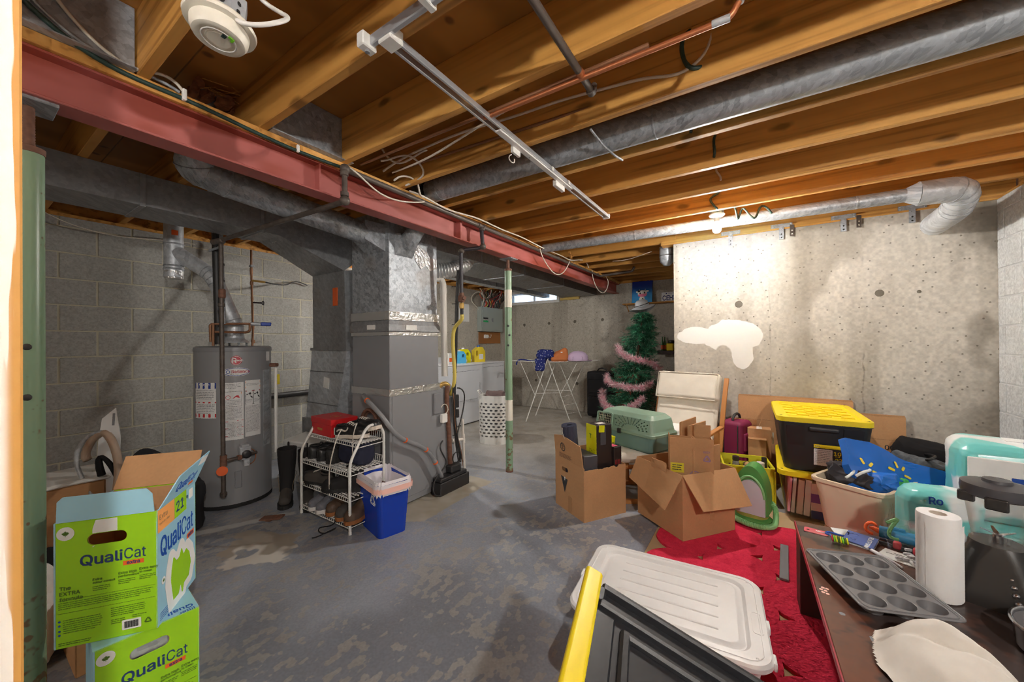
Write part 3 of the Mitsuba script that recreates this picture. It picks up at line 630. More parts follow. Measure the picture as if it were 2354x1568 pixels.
part(t, 'black_hose', tube([(-4.09, 1.78, 1.875), (-4.10, 1.90, 1.868), (-4.2, 2.05, 1.90), (-4.3, 2.15, 1.945), (-4.38, 2.35, 1.94)], .006, 8, 6), 'm_cable_black', True)
t = thing('water_pipe', 'pair of copper pipes with a blue valve handle on top of the heater', 'pipe')
part(t, 'run', tube(bend([(-3.50, 1.14, 1.28), (-3.50, 1.135, 1.415), (-3.46, 1.33, 1.425), (-3.43, 1.42, 1.425)], .02), .0095, 10), 'm_old_copper', True)
part(t, 'run', tube(bend([(-3.46, 1.15, 1.355), (-3.45, 1.36, 1.355), (-3.45, 1.385, 1.37), (-3.45, 1.385, 1.42)], .02), .0095, 10), 'm_old_copper', True)
part(t, 'run', tube([(-3.47, 1.145, 1.25), (-3.47, 1.145, 1.42)], .009, 10), 'm_old_copper', True)
mat('blue_handle', (34, 62, 150), .4)
part(t, 'valve', [cyl((-3.44, 1.385, 1.425), (-3.42, 1.46, 1.425), .015, 10)], 'm_galv_bright', 40)
part(t, 'handle', mv(rbox((.075, .03, .035), .008), frame((-3.41, 1.485, 1.425), (.26, .965, 0), (0, 0, 1))), 'm_blue_handle')
t = thing('conduit', 'grey conduit and dark insulated pipe rising behind the iron gas pipe', 'pipe')
part(t, 'dark_pipe', cyl((-3.60, 1.225, 1.26), (-3.60, 1.205, 2.2), .026, 16), 'm_cable_black', 40)
part(t, 'grey_pipe', cyl((-3.47, 1.215, 1.42), (-3.47, 1.198, 2.15), .013, 14), 'm_galv', 40)
part(t, 'clamp', [bx(-3.63, -3.42, 1.17, 1.18, 1.995, 2.01)], 'm_galv')
part(t, 'tape', [tube([(-3.47, 1.2065, z-.008), (-3.47, 1.2065, z+.008)], .0145, 12) for z in (1.60, 1.75, 1.88)], 'm_black_plastic')
t = thing('wall_pipe', 'black pipe low along the block wall behind the shoe rack', 'pipe')
part(t, 'run', tube([(-4.36, 1.45, .70), (-4.36, 3.2, .70)], .03, 14), 'm_cable_black', True)

# ---------- water heater ----------
hx, hy, hr = -3.613, 1.334, .257
h = thing('water_heater', 'grey cylindrical gas water heater covered in paper labels', 'water heater')
part(h, 'tank', lathe([(0, .012), (hr-.004, .012), (hr, .02), (hr, 1.205), (0, 1.205)], 64, (hx, hy, 0)), 'm_grey_paint', 35)
part(h, 'top_cap', lathe([(hr+.003, 1.203), (hr+.005, 1.21), (hr+.003, 1.235), (hr-.02, 1.246), (0, 1.248)], 64, (hx, hy, 0)), 'm_grey_paint2', 35)
part(h, 'base_ring', lathe([(hr+.002, .0), (hr+.004, .012), (hr+.002, .03)], 64, (hx, hy, 0)), 'm_dark_gap', 35)
ac = math.atan2(-hy, -hx)                                   # direction towards the camera
def wrap(m, deg, z, r=hr+.0012):
    """bend a flat mesh (x right, y up, z out) round the tank; deg to the right of the camera's direction."""
    m = fix(m).copy(); v = m.vertices; a = ac+math.radians(deg)+v[:, 0]/r; rr = r+v[:, 2]
    m.vertices = np.c_[hx+rr*np.cos(a), hy+rr*np.sin(a), z+v[:, 1]]; return m
def sheet(w, hh, n=14, d=.0006):
    xs = np.linspace(-w/2, w/2, n+1); return trimesh.util.concatenate([cb((xs[i+1]-xs[i], hh, d), ((xs[i]+xs[i+1])/2, 0, d/2)) for i in range(n)])
def xs_sub(m, n=2):
    m = fix(m).copy()
    for _ in range(n): m = m.subdivide()
    return m
mat('paper', (216, 216, 214), .6); mat('ink_blue', (34, 56, 132), .5); mat('ink_red', (178, 42, 50), .5); mat('ink_grey', (120, 122, 126), .6)
mat('ink_orange', (224, 134, 58), .5); mat('ink_black', (40, 40, 42), .6); mat('logo_red', (168, 44, 56), .4)
rngp = random.Random(3)
def on(m, deg, z, mm, lift=.0008, name='print'): part(h, name, wrap(mv(m, TR(0, 0, lift)), deg, z), mm)
def disc2(rx, ry, n=40): return Polygon([(rx*math.cos(a), ry*math.sin(a)) for a in np.linspace(0, 2*PI, n, endpoint=False)])
# round maker's badge and oval rental badge
on(xs_sub(prism(disc2(.037, .037), .0006)), 3, 1.135, 'm_logo_red', 0, 'badge')
on(prism(disc2(.033, .033).difference(disc2(.030, .030)), .0004), 3, 1.135, 'm_paper')
on(text('R', .036, .0004, True, TR(-.026, -.018)), 3, 1.135, 'm_paper'); on(text('heem', .014, .0004, True, TR(-.006, -.006)), 3, 1.135, 'm_paper')
on(xs_sub(prism(disc2(.090, .034), .0006)), 3, 1.047, 'm_paper', 0, 'badge')
on(xs_sub(prism(disc2(.086, .031).difference(disc2(.081, .027)), .0004)), 3, 1.047, 'm_ink_blue')
on(text('Reliance', .022, .0004, True, TR(-.030, -.009)), 3, 1.047, 'm_logo_red')
on(prism(disc2(.013, .013).difference(disc2(.009, .009)), .0004).apply_translation((-.052, 0, 0)), 3, 1.047, 'm_ink_blue')
on(lines_of_print(.085, 1, .005, .006, rngp).apply_translation((-.04, -.016, 0)), 3, 1.047, 'm_ink_grey')
# left label, two sheets of warnings
on(sheet(.185, .27), -46, .835, 'm_paper', 0, 'label_sheet')
on(xs_sub(cb((.185, .045, .0004), (0, .112, .0002))), -46, .835, 'm_ink_blue'); on(text('Attention', .016, .0004, True, TR(0, .112), center=True), -46, .835, 'm_paper', .0014)
for yy_ in (-.015, -.115): on(xs_sub(cb((.185, .010 if yy_ > -.1 else .026, .0004), (0, yy_, .0002))), -46, .835, 'm_ink_red')
on(xs_sub(lines_of_print(.165, 6, .006, .0125, rngp).apply_translation((-.082, .078, 0)), 0), -46, .835, 'm_ink_grey')
on(lines_of_print(.165, 6, .006, .0125, rngp).apply_translation((-.082, -.03, 0)), -46, .835, 'm_ink_grey')
on(sheet(.135, .44, 12), -2, .745, 'm_paper', 0, 'label_sheet')
on(sheet(.115, .44, 12), 28, .755, 'm_paper', 0, 'label_sheet')
def boxed(x0, x1, y0, y1, w=.0022): return prism(sbox(x0, y0, x1, y1).difference(sbox(x0+w, y0+w, x1-w, y1-w)), .0004)
on(lines_of_print(.11, 4, .005, .010, rngp).apply_translation((-.055, .21, 0)), -2, .745, 'm_ink_grey')
on(xs_sub(boxed(-.06, .058, .035, .152)), -2, .745, 'm_ink_black'); on(cb((.108, .011, .0004), (0, .138, .0002)), -2, .745, 'm_ink_orange')
on(prism(disc2(.016, .016).difference(disc2(.013, .013)), .0004).apply_translation((-.03, .108, 0)), -2, .745, 'm_ink_red')
on(prism(Polygon([(-.002, .098), (.018, .118), (.034, .122), (.044, .100)]), .0004), -2, .745, 'm_ink_red')
on(lines_of_print(.108, 4, .005, .011, rngp).apply_translation((-.054, .086, 0)), -2, .745, 'm_ink_grey')
on(lines_of_print(.12, 10, .005, .0095, rngp).apply_translation((-.06, .026, 0)), -2, .745, 'm_ink_grey')
on(lines_of_print(.12, 12, .005, .0098, rngp).apply_translation((-.06, -.085, 0)), -2, .745, 'm_ink_grey')
for yy_ in (-.077, -.13, -.19): on(cb((.03, .004, .0004), (-.045, yy_, .0002)), -2, .745, 'm_ink_red'); on(cb((.04, .004, .0004), (.045, yy_+.004, .0002)), -2, .745, 'm_ink_red')
on(cb((.11, .012, .0004), (0, .205, .0002)), 28, .755, 'm_ink_orange'); on(cb((.11, .012, .0004), (0, .168, .0002)), 28, .755, 'm_ink_orange')
on(lines_of_print(.105, 2, .005, .009, rngp).apply_translation((-.052, .194, 0)), 28, .755, 'm_ink_grey')
for x0 in (-.055, .001):
    on(boxed(x0, x0+.054, .03, .142), 28, .755, 'm_ink_black'); on(cb((.05, .006, .0004), (x0+.027, .136, .0002)), 28, .755, 'm_ink_red')
    on(cb((.012, .008, .0004), (x0+.012, .11, .0002)), 28, .755, 'm_ink_black'); on(prism(Polygon([(x0+.02, .118), (x0+.034, .126), (x0+.04, .112), (x0+.03, .106)]), .0004), 28, .755, 'm_ink_black')
    on(prism(Polygon([(x0+.03, .10), (x0+.046, .094), (x0+.05, .078), (x0+.04, .082)]), .0004), 28, .755, 'm_ink_black')
    on(lines_of_print(.046, 3, .0045, .009, rngp).apply_translation((x0+.004, .07, 0)), 28, .755, 'm_ink_grey')
on(lines_of_print(.105, 22, .005, .0095, rngp).apply_translation((-.052, .02, 0)), 28, .755, 'm_ink_grey')
on(sheet(.05, .075, 4), 61, 1.16, 'm_paper', 0, 'label_sheet')
# gas valve with knob, relief valve with its drop tube, access cover
GV = frame((hx+math.cos(ac+.22)*(hr+.03), hy+math.sin(ac+.22)*(hr+.03), .42), (-math.sin(ac+.22), math.cos(ac+.22), 0), (0, 0, 1))
part(h, 'gas_valve', mv([rbox((.075, .10, .06), .008), cb((.05, .03, .05), (0, .05, -.005)), cb((.035, .05, .03), (.01, -.075, .005))], GV), 'm_galv_bright', label='silver gas valve')
part(h, 'knob', mv(lathe([(.03, .03), (.03, .05), (.022, .056), (.010, .057), (.0, .057)], 24), GV @ TR(.004, -.005)), 'm_black_plastic', 35)
part(h, 'burner_tube', mv(tube([(.045, .02, .0), (.065, -.0, .0), (.06, -.08, -.0), (.02, -.10, -.02)], .003, 6, 5), GV), 'm_copper', True)
part(h, 'access_cover', wrap(xs_sub(rbox((.045, .13, .012), .005)), 5, .215), 'm_grey_paint2', 40)
sa = ac+math.radians(60); dv = np.array((math.cos(sa), math.sin(sa), 0)); rv = np.array((hx, hy, 0))+dv*(hr+.02)
part(h, 'relief_valve', [cyl(rv+(0, 0, 1.085), rv+dv*.05+(0, 0, 1.085), .016, 10), mv(rbox((.06, .03, .032), .008), frame(rv+dv*.04+(0, 0, 1.085), -np.array((dv[1], -dv[0], 0)), (0, 0, 1)))], 'm_rust')
part(h, 'drop_tube', cyl(rv+dv*.045+(0, 0, .36), rv+dv*.045+(0, 0, 1.06), .0125, 14), 'm_white_plastic', 40, label='white plastic drop tube')
part(h, 'insulation_strip', wrap(sheet(.075, .62, 5, .006), 55, .74), 'm_galv')
mat('tag_yellow', (200, 180, 40), .5)
part(h, 'yellow_tag', mv(cb((.02, .003, .085)), frame(rv+dv*.065+(0, 0, .965), (0, 1, 0), (1, 0, 0), (0, 0, 1))), 'm_tag_yellow')
t = thing('flue_pipe', 'shiny metal flue leaning from the water heater up to a capped tee', 'flue')
part(t, 'draft_hood', lathe([(.105, 1.272), (.10, 1.285), (.072, 1.31), (.068, 1.33), (.068, 1.41), (.072, 1.415)], 32, (hx, hy, 0)), 'm_galv_bright', 35)
part(t, 'hood_foot', [bx(hx+.09*math.cos(a)-.006, hx+.09*math.cos(a)+.006, hy+.09*math.sin(a)-.006, hy+.09*math.sin(a)+.006, 1.24, 1.285) for a in (0, 1.57, 3.14, 4.71)], 'm_galv')
FP = bend([(hx, hy, 1.40), (hx, hy, 1.44), (-3.705, 1.222, 1.82), (-3.90, 1.05, 2.0)], .07, 6)
part(t, 'pipe', tube(FP, .056, 26), 'm_galv_bright', 40); rings(t, FP, .057, (6.5, 8, 10, 12, 13.4), w=.004)
part(t, 'tee', lathe([(.062, 1.80), (.062, 2.27)], 28, (-3.92, 1.035, 0)), 'm_galv_bright', 35)
part(t, 'tee_collar', [lathe([(.064, z), (.067, z+.006), (.064, z+.012)], 28, (-3.92, 1.035, 0)) for z in (1.86, 1.885, 2.06)], 'm_galv', 35)
part(t, 'foil_cap', mv(rough_up(lathe([(0, 1.79), (.058, 1.79), (.061, 1.80), (.063, 1.85)], 28), .003, 50), TR(-3.92, 1.035)), 'm_foil', 40)
part(t, 'orange_label', mv(bx(-.001, .001, -.02, .02, -.02, .02), frame((-3.92+.063*math.cos(-.15), 1.035+.063*math.sin(-.15), 2.15), (.99, -.15, 0), (.15, .99, 0))), 'm_orange')

# ---------- furnace piping ----------
t = thing('vent_pipe', 'white plastic vent pipe standing behind the furnace corner', 'pipe')
part(t, 'pipe', tube(bend([(-2.75, 2.62, 1.90), (-2.62, 2.735, 1.89), (-2.60, 2.74, 1.84), (-2.58, 2.73, .93)], .05, 6), .031, 20), 'm_pvc', True)
part(t, 'coupling', [cyl((-2.60, 2.74, 1.75), (-2.60, 2.74, 1.80), .036, 20)], 'm_pvc', 40)
part(t, 'copper_stub', [tube([(-2.30, 2.36, .88), (-2.27, 2.40, .905), (-2.26, 2.44, .88)], .02, 12, 5)], 'm_brass', True)
t = thing('line_set', 'dark taped pipes and wires running down the furnace corner to the pump', 'pipe')
part(t, 'insulated_pipe', tube([(-2.262, 2.43, .89), (-2.262, 2.42, .7), (-2.262, 2.44, .5), (-2.262, 2.45, .3), (-2.262, 2.46, .16)], .021, 12, 6), 'm_rust', True)
part(t, 'cable', [tube([(-2.20, 2.50, 1.9), (-2.22, 2.49, 1.5), (-2.235, 2.485, 1.1), (-2.23, 2.46, .8), (-2.225, 2.47, .5), (-2.22, 2.52+.01*k, .2)], .006, 8, 6).apply_translation((.008*k, .006*k, 0)) for k in range(3)], 'm_cable_black', True)
part(t, 'cable_tie', [tube([(-2.235, 2.46, z), (-2.20, 2.47, z), (-2.215, 2.505, z)], .003, 6) for z in (.45, .62, 1.0, 1.25, 1.42, 1.6, 1.75)], 'm_black_plastic')
part(t, 'wire_coil', mv([trimesh.creation.torus(.045+.004*k, .004, 28, 6).apply_translation((0, 0, .006*k)) for k in range(3)], frame((-2.225, 2.49, .25), (0, 1, 0), (0, .2, 1))), 'm_cable_black', True)
part(t, 'copper_wire', [tube([(-2.225, 2.46, .82), (-2.205, 2.45, .7), (-2.21, 2.475, .5), (-2.20, 2.53, .3), (-2.2, 2.54, .16)], .0035, 6, 6)], 'm_old_copper', True)
part(t, 'capacitor', [cyl((-2.225, 2.50, .69), (-2.225, 2.50, .80), .022, 14), cyl((-2.225, 2.505, .60), (-2.225, 2.505, .67), .02, 14)], 'm_black_plastic', 40)
part(t, 'power_cord', tube([(-2.225, 2.51, .86), (-2.20, 2.56, .83), (-2.205, 2.58, .72), (-2.21, 2.53, .55), (-2.21, 2.49, .45)], .006, 8, 6), 'm_cable_black', True)
part(t, 'loop', tube([(-2.26, 2.36, .42), (-2.24, 2.33, .33), (-2.22, 2.36, .25), (-2.2, 2.2, .13), (-2.17, 2.17, .05), (-2.16, 2.22, .02)], .006, 8, 6), 'm_cable_black', True)
t = thing('control_box', 'small grey box with a white transformer on the furnace side', 'box')
part(t, 'case', chamf(-2.283, -2.255, 2.265, 2.355, .66, .835, .006), 'm_grey_paint2')
part(t, 'transformer', mv(rbox((.035, .065, .075), .008), TR(-2.245, 2.36, .615)), 'm_white_plastic')
part(t, 'wire', tube([(-2.26, 2.34, .70), (-2.24, 2.38, .73), (-2.235, 2.40, .70), (-2.245, 2.36, .65)], .004, 6, 5), 'm_cable_white', True)
t = thing('condensate_pump', 'low black stepped condensate pump on the floor beside the furnace', 'pump')
part(t, 'tank', chamf(-2.272, -2.165, 2.235, 2.60, .0, .105, .006), 'm_black_plastic')
part(t, 'lid', chamf(-2.272, -2.175, 2.25, 2.58, .105, .135, .006), 'm_black_plastic')
part(t, 'motor', chamf(-2.268, -2.195, 2.40, 2.53, .135, .20, .01), 'm_black_plastic')
t = thing('drain_pipe', 'thin white drain pipe with a tee standing by the pump', 'pipe')
part(t, 'pipe', cyl((-2.255, 2.64, .0), (-2.27, 2.63, .56), .0125, 14), 'm_pvc', 40)
part(t, 'tee', [cyl((-2.262, 2.635, .34), (-2.264, 2.634, .42), .016, 14), cyl((-2.263, 2.634, .375), (-2.266, 2.49, .39), .0125, 12), cyl((-2.265, 2.51, .388), (-2.266, 2.48, .392), .018, 12)], 'm_pvc', 40)
t = thing('drain_hose', 'grey flexible drain hose with orange clamps across the furnace front', 'hose')
P = smoothpath([(-2.52, 1.78, .86), (-2.40, 1.74, .82), (-2.27, 1.75, .73), (-2.225, 1.83, .60), (-2.215, 1.97, .50), (-2.215, 2.11, .42), (-2.21, 2.21, .30), (-2.215, 2.30, .14)], 10)
part(t, 'hose', tube(P, .0175, 14), 'm_grey_paint', True)
for u in (6, 35, 50, 60): d = P[u+1]-P[u]; collar(t, P[u], d, .021, .006, 'm_orange')
t = thing('hose_coil', 'coil of dark rubber hose hanging on the furnace side', 'hose')
part(t, 'coil', mv([trimesh.creation.torus(.085, .013, 36, 8).apply_translation((.005*k, .012*k, .022*k)) for k in range(2)], frame((-2.46, 1.80, .66), (1, 0, .1), (0, 0, 1))), 'm_rust', True)

# ---------- electrical panel ----------
mat('panel_grey', (150, 158, 152), .45); mat('board', (150, 98, 52), .6)
t = thing('breaker_panel', 'grey electrical breaker panel on the wall behind the post', 'electrical panel')
part(t, 'case', chamf(XL, -4.32, 5.56, 6.27, 1.47, 1.935, .004), 'm_panel_grey')
part(t, 'door', chamf(-4.32, -4.312, 5.60, 6.23, 1.49, 1.915, .003), 'm_panel_grey')
part(t, 'latch', chamf(-4.314, -4.306, 5.89, 5.93, 1.66, 1.73, .002), 'm_ink_grey')
mat('green_label', (40, 150, 90), .5)
part(t, 'label_strip', bx(-4.313, -4.310, 5.62, 5.77, 1.705, 1.735), 'm_ink_black'); part(t, 'label_strip', bx(-4.313, -4.310, 5.62, 5.77, 1.645, 1.68), 'm_green_label')
t = thing('meter_board', 'orange-brown plywood board with a small white box under the breaker panel', 'board')
part(t, 'board', chamf(XL, -4.40, 5.60, 6.30, 1.24, 1.46, .003), 'm_board')
part(t, 'white_box', rbox((.03, .12, .07), .006, (-4.385, 5.80, 1.375)), 'm_white_plastic')
part(t, 'wire', tube([(-4.38, 5.86, 1.38), (-4.37, 5.92, 1.36), (-4.38, 5.95, 1.42)], .005, 6, 5), 'm_cable_white', True)
rng = np.random.default_rng(8)
cols = ['m_cable_white', 'm_cable_black', 'm_cable_green', 'm_ink_red', 'm_rust', 'm_cable_black', 'm_gas_yellow', 'm_cable_white', 'm_orange', 'm_cable_black', 'm_rust', 'm_cable_white', 'm_ink_red', 'm_cable_black']
t = thing('panel_cables', 'tangle of coloured cables rising from the breaker panel to the joists', 'cables')
for i, c in enumerate(cols*2):
    y = 5.62+.60*((i*.37) % 1); y2 = y+rng.uniform(-.35, .25)
    part(t, 'cable', tube([(-4.36, y, 1.93), (-4.36+rng.uniform(0, .06), y+rng.uniform(-.03, .03), 2.02), (-4.36+rng.uniform(0, .1), (y+y2)/2+rng.uniform(-.06, .06), 2.12), (-4.25+rng.uniform(-.1, .1), y2, 2.262)], .007, 6, 5), c, True)
part(t, 'junction_box', rbox((.06, .12, .12), .006, (-4.38, 5.72, 1.99)), 'm_panel_grey')
part(t, 'blue_connector', rbox((.04, .09, .05), .01, (-4.37, 5.88, 1.975)), 'm_ink_blue')
part(t, 'timer', mv(lathe([(0, 0), (.05, 0), (.05, .02), (0, .02)], 20), frame((-4.36, 5.98, 2.05), (0, 1, 0), (0, 0, 1))), 'm_orange', 35)
part(t, 'looped_cable', tube([(-4.40, 5.58, 1.70), (-4.39, 5.55, 1.9), (-4.38, 5.35, 2.07), (-4.36, 5.42, 2.17), (-4.33, 5.6, 2.16)], .009, 8, 6), 'm_cable_white', True)
whole('paper_sheet', bx(XL, XL+.002, 5.05, 5.33, 1.64, 1.96), 'm_sticker', 'blank pale paper sheet on the wall left of the breaker panel', 'paper')

# ---------- cables ----------
def cable(name, lab, pts, r, m, n=6, sides=8): return whole(name, tube(pts, r, sides, n), m, lab, 'cable', True)
cable('cable', 'thick black cable clipped along the plank on the beam', [(-1.90, .05, 2.45), (-1.925, .20, 2.31), (-1.93, .30, 2.268), (-1.935, .54, 2.255), (-1.935, .80, 2.24), (-1.935, 1.03, 2.235), (-1.934, 1.235, 2.245)], .0085, 'm_cable_green')
cable('cable', 'white cable curving down from the top left onto the beam', [(-1.90, .16, 2.47), (-1.92, .215, 2.40), (-1.92, .25, 2.36), (-1.92, .334, 2.297), (-1.92, .39, 2.283), (-1.92, .45, 2.30), (-1.925, .54, 2.28)], .006, 'm_cable_white')
cable('cable', 'armoured grey cable behind the white one at the top left', [(-1.91, .10, 2.46), (-1.925, .2, 2.335), (-1.93, .33, 2.285), (-1.93, .46, 2.285), (-1.93, .53, 2.272)], .006, 'm_galv')
t = thing('cable_clip', 'white clip holding the cables on the beam', 'clip'); part(t, 'clip', chamf(-1.935, -1.915, .536, .55, 2.245, 2.29, .003), 'm_white_plastic')
t = thing('cable_clip', 'white clip on the black cable beside the galvanised sheet', 'clip'); part(t, 'clip', chamf(-1.935, -1.92, .985, .998, 2.225, 2.262, .003), 'm_white_plastic')
cable('cable', 'white cable drooping over the red beam past the pipe elbow', [(-1.93, 1.25, 2.265), (-1.885, 1.30, 2.22), (-1.89, 1.426, 2.169), (-1.89, 1.554, 2.157), (-1.885, 1.77, 2.205), (-1.93, 1.86, 2.25)], .005, 'm_cable_white')
cable('cable', 'long white cable snaking above the iron pipe towards the far wall', [(-1.91, 1.70, 2.262), (-1.885, 1.84, 2.25), (-1.885, 2.0, 2.235), (-1.875, 2.307, 2.255), (-1.88, 2.73, 2.258), (-1.88, 3.02, 2.266), (-1.88, 3.541, 2.25), (-1.875, 3.966, 2.25), (-1.88, 4.21, 2.252), (-1.87, 4.619, 2.31), (-1.88, 4.768, 2.25)], .0065, 'm_cable_white')
cable('cable', 'loop of white cable hanging over the beam past the post', [(-1.89, 3.44, 2.235), (-1.90, 3.52, 2.16), (-1.90, 3.658, 2.076), (-1.90, 3.80, 2.03), (-1.90, 3.96, 2.05), (-1.90, 4.107, 2.139), (-1.89, 4.183, 2.235)], .006, 'm_cable_white')
cable('cable', 'cable loop hanging below the far end of the beam', [(-1.90, 4.95, 2.25), (-1.92, 5.02, 2.17), (-1.92, 5.118, 2.069), (-1.92, 5.346, 1.988), (-1.92, 5.55, 2.03), (-1.91, 5.64, 2.15), (-1.92, 5.56, 2.25)], .006, 'm_cable_white')
cable('cable', 'flat white cable stapled along the joist and looping up at the copper pipe', [(-.15, 1.655, 2.513), (-.139, 1.65, 2.454), (-.164, 1.645, 2.387), (-.232, 1.64, 2.345), (-.369, 1.64, 2.37), (-.481, 1.635, 2.385), (-.632, 1.63, 2.40), (-.803, 1.62, 2.41), (-.991, 1.60, 2.405), (-1.261, 1.56, 2.40), (-1.55, 1.54, 2.39), (-1.8, 1.52, 2.36), (-1.92, 1.50, 2.32)], .0065, 'm_cable_white')
cable('cable', 'pale grey cable sagging from joist to joist under the track', [(-1.87, 1.53, 2.31), (-1.638, 1.50, 2.29), (-1.4, 1.45, 2.272), (-1.15, 1.42, 2.29), (-.95, 1.42, 2.32)], .0055, 'm_cable_white')
cable('cable', 'dark green cable looped beside the copper pipe elbow', [(-.202, 1.655, 2.51), (-.234, 1.645, 2.486), (-.238, 1.64, 2.398), (-.21, 1.635, 2.345), (-.17, 1.655, 2.345)], .0085, 'm_cable_green')
for lab, pts in (('short dark cable hanging behind the fat round duct', [(-.232, 2.085, 2.50), (-.236, 2.075, 2.44), (-.244, 2.06, 2.381), (-.264, 2.05, 2.322), (-.268, 2.06, 2.30)]),
                 ('dark cable end on the second joist beyond the fat duct', [(-.19, 2.44, 2.44), (-.198, 2.435, 2.40), (-.195, 2.44, 2.34), (-.20, 2.46, 2.325)]),
                 ('white cable end on the joist above the bulb', [(-.22, 2.88, 2.42), (-.213, 2.865, 2.39), (-.193, 2.86, 2.345), (-.195, 2.86, 2.33)]),
                 ('dark cable curling down to the bulb holder', [(-.23, 3.28, 2.42), (-.245, 3.27, 2.389), (-.29, 3.265, 2.358), (-.28, 3.27, 2.32), (-.25, 3.34, 2.285)]),
                 ('dark green cable leaving the bulb holder along the thin duct', [(-.22, 3.42, 2.30), (-.136, 3.44, 2.304), (-.116, 3.45, 2.22), (-.086, 3.45, 2.294), (-.05, 3.44, 2.25), (-.006, 3.44, 2.205), (.014, 3.45, 2.247), (.104, 3.5, 2.235)])):
    cable('cable', lab, pts, .0075 if 'white' not in lab else .006, 'm_cable_white' if 'white' in lab else 'm_cable_green')
cable('cable', 'thin pale wire strung under the joists of the far recess', [(-1.5, 4.60, 2.262), (-1.3, 4.55, 2.25), (-1.12, 4.45, 2.255), (-.98, 4.38, 2.268)], .004, 'm_cable_white')
cable('cable', 'thin wire sagging along the top of the block wall', [(-4.36, .42, 2.24), (-4.36, .6, 2.17), (-4.36, .8, 2.15), (-4.36, 1.0, 2.17), (-4.36, 1.3, 2.19)], .004, 'm_cable_white')
for lab, pts in (('slack white cable beside the pipe elbow on the beam', [(-1.87, 1.43, 2.50), (-1.85, 1.45, 2.40), (-1.80, 1.50, 2.34), (-1.70, 1.54, 2.36), (-1.62, 1.58, 2.40)]), ('second slack white cable tangled above the beam', [(-1.84, 1.42, 2.33), (-1.78, 1.48, 2.36), (-1.70, 1.53, 2.36), (-1.68, 1.60, 2.31), (-1.78, 1.65, 2.285), (-1.88, 1.64, 2.27)]), ('white cable arching over the iron pipe', [(-1.88, 1.55, 2.27), (-1.82, 1.6, 2.30), (-1.82, 1.68, 2.29), (-1.86, 1.74, 2.262), (-1.89, 1.80, 2.25)])):
    cable('cable', lab, pts, .006, 'm_cable_white')
t = thing('wood_offcut', 'short light wood stick lying across the pipe at the far joists', 'stick'); part(t, 'stick', mv(chamf(-.012, .012, -.16, .16, -.012, .012, .002), TR(-1.80, 4.0, 2.262, 20)), 'm_raw_wood')

# ---------- straps on the wall plate ----------
for i, (x, lab) in enumerate(((-.20, 'beside the bulb'), (.19, 'second from the bulb'), (.606, 'third from the bulb'), (1.005, 'nearest the duct elbow'))):
    t = thing('tee_strap', f'galvanised T-shaped strap on the wall plate {lab}', 'metal strap', 'galvanised T-straps along the concrete wall')
    part(t, 'bar', bx(x-.078, x+.078, YB-.016, YB-.011, 2.258, 2.292), 'm_galv'); part(t, 'tab', bx(x-.018, x+.018, YB-.016, YB-.011, 2.155, 2.258), 'm_galv')
    part(t, 'screw', [mv(lathe([(.006, 0), (.005, .003), (0, .004)], 8), frame((x+a, YB-.016, z), (1, 0, 0), (0, 0, 1))) for a, z in ((-.066, 2.266), (-.066, 2.284), (.066, 2.266), (.066, 2.284), (-.01, 2.24))], 'm_galv_bright', True)
    part(t, 'hole', [mv(lathe([(.006, 0), (0, .0004)], 8), frame((x, YB-.0165, z), (1, 0, 0), (0, 0, 1))) for z in (2.17, 2.20)], 'm_dark_gap')
for x, lab in ((.265, 'dark twisted strap hanging beside the second T-strap'), (.70, 'dark twisted strap hanging beside the third T-strap')):
    t = thing('hanging_strap', lab, 'metal strap'); part(t, 'strap', mv(loft([[(-.017, 0, z), (.017, 0, z), (.017, .002, z), (-.017, .002, z)] for z in (0, .10)]), TR(x, YB-.02, 2.17, 25)), 'm_iron')
    part(t, 'hole', [mv(lathe([(.006, 0), (0, .0004)], 8), TR(x, YB-.0205, z, 25) @ frame((0, 0, 0), (1, 0, 0), (0, 0, 1))) for z in (2.19, 2.22)], 'm_cream')
t = thing('nail_plate', 'small white clip on the joist by the thin duct', 'clip'); part(t, 'plate', chamf(-.175, -.115, 3.700, 3.707, 2.29, 2.315, .002), 'm_white_plastic')
t = thing('exhaust_boot', 'round metal pipe end poking out beside the corner of the concrete wall', 'duct')
part(t, 'pipe', lathe([(.0, 2.065), (.03, 2.07), (.07, 2.11), (.078, 2.16), (.078, 2.27)], 24, (-.80, 4.28, 0)), 'm_galv', 40)
part(t, 'seam', lathe([(.078, 2.17), (.081, 2.175), (.078, 2.18)], 24, (-.80, 4.28, 0)), 'm_seam', 40)

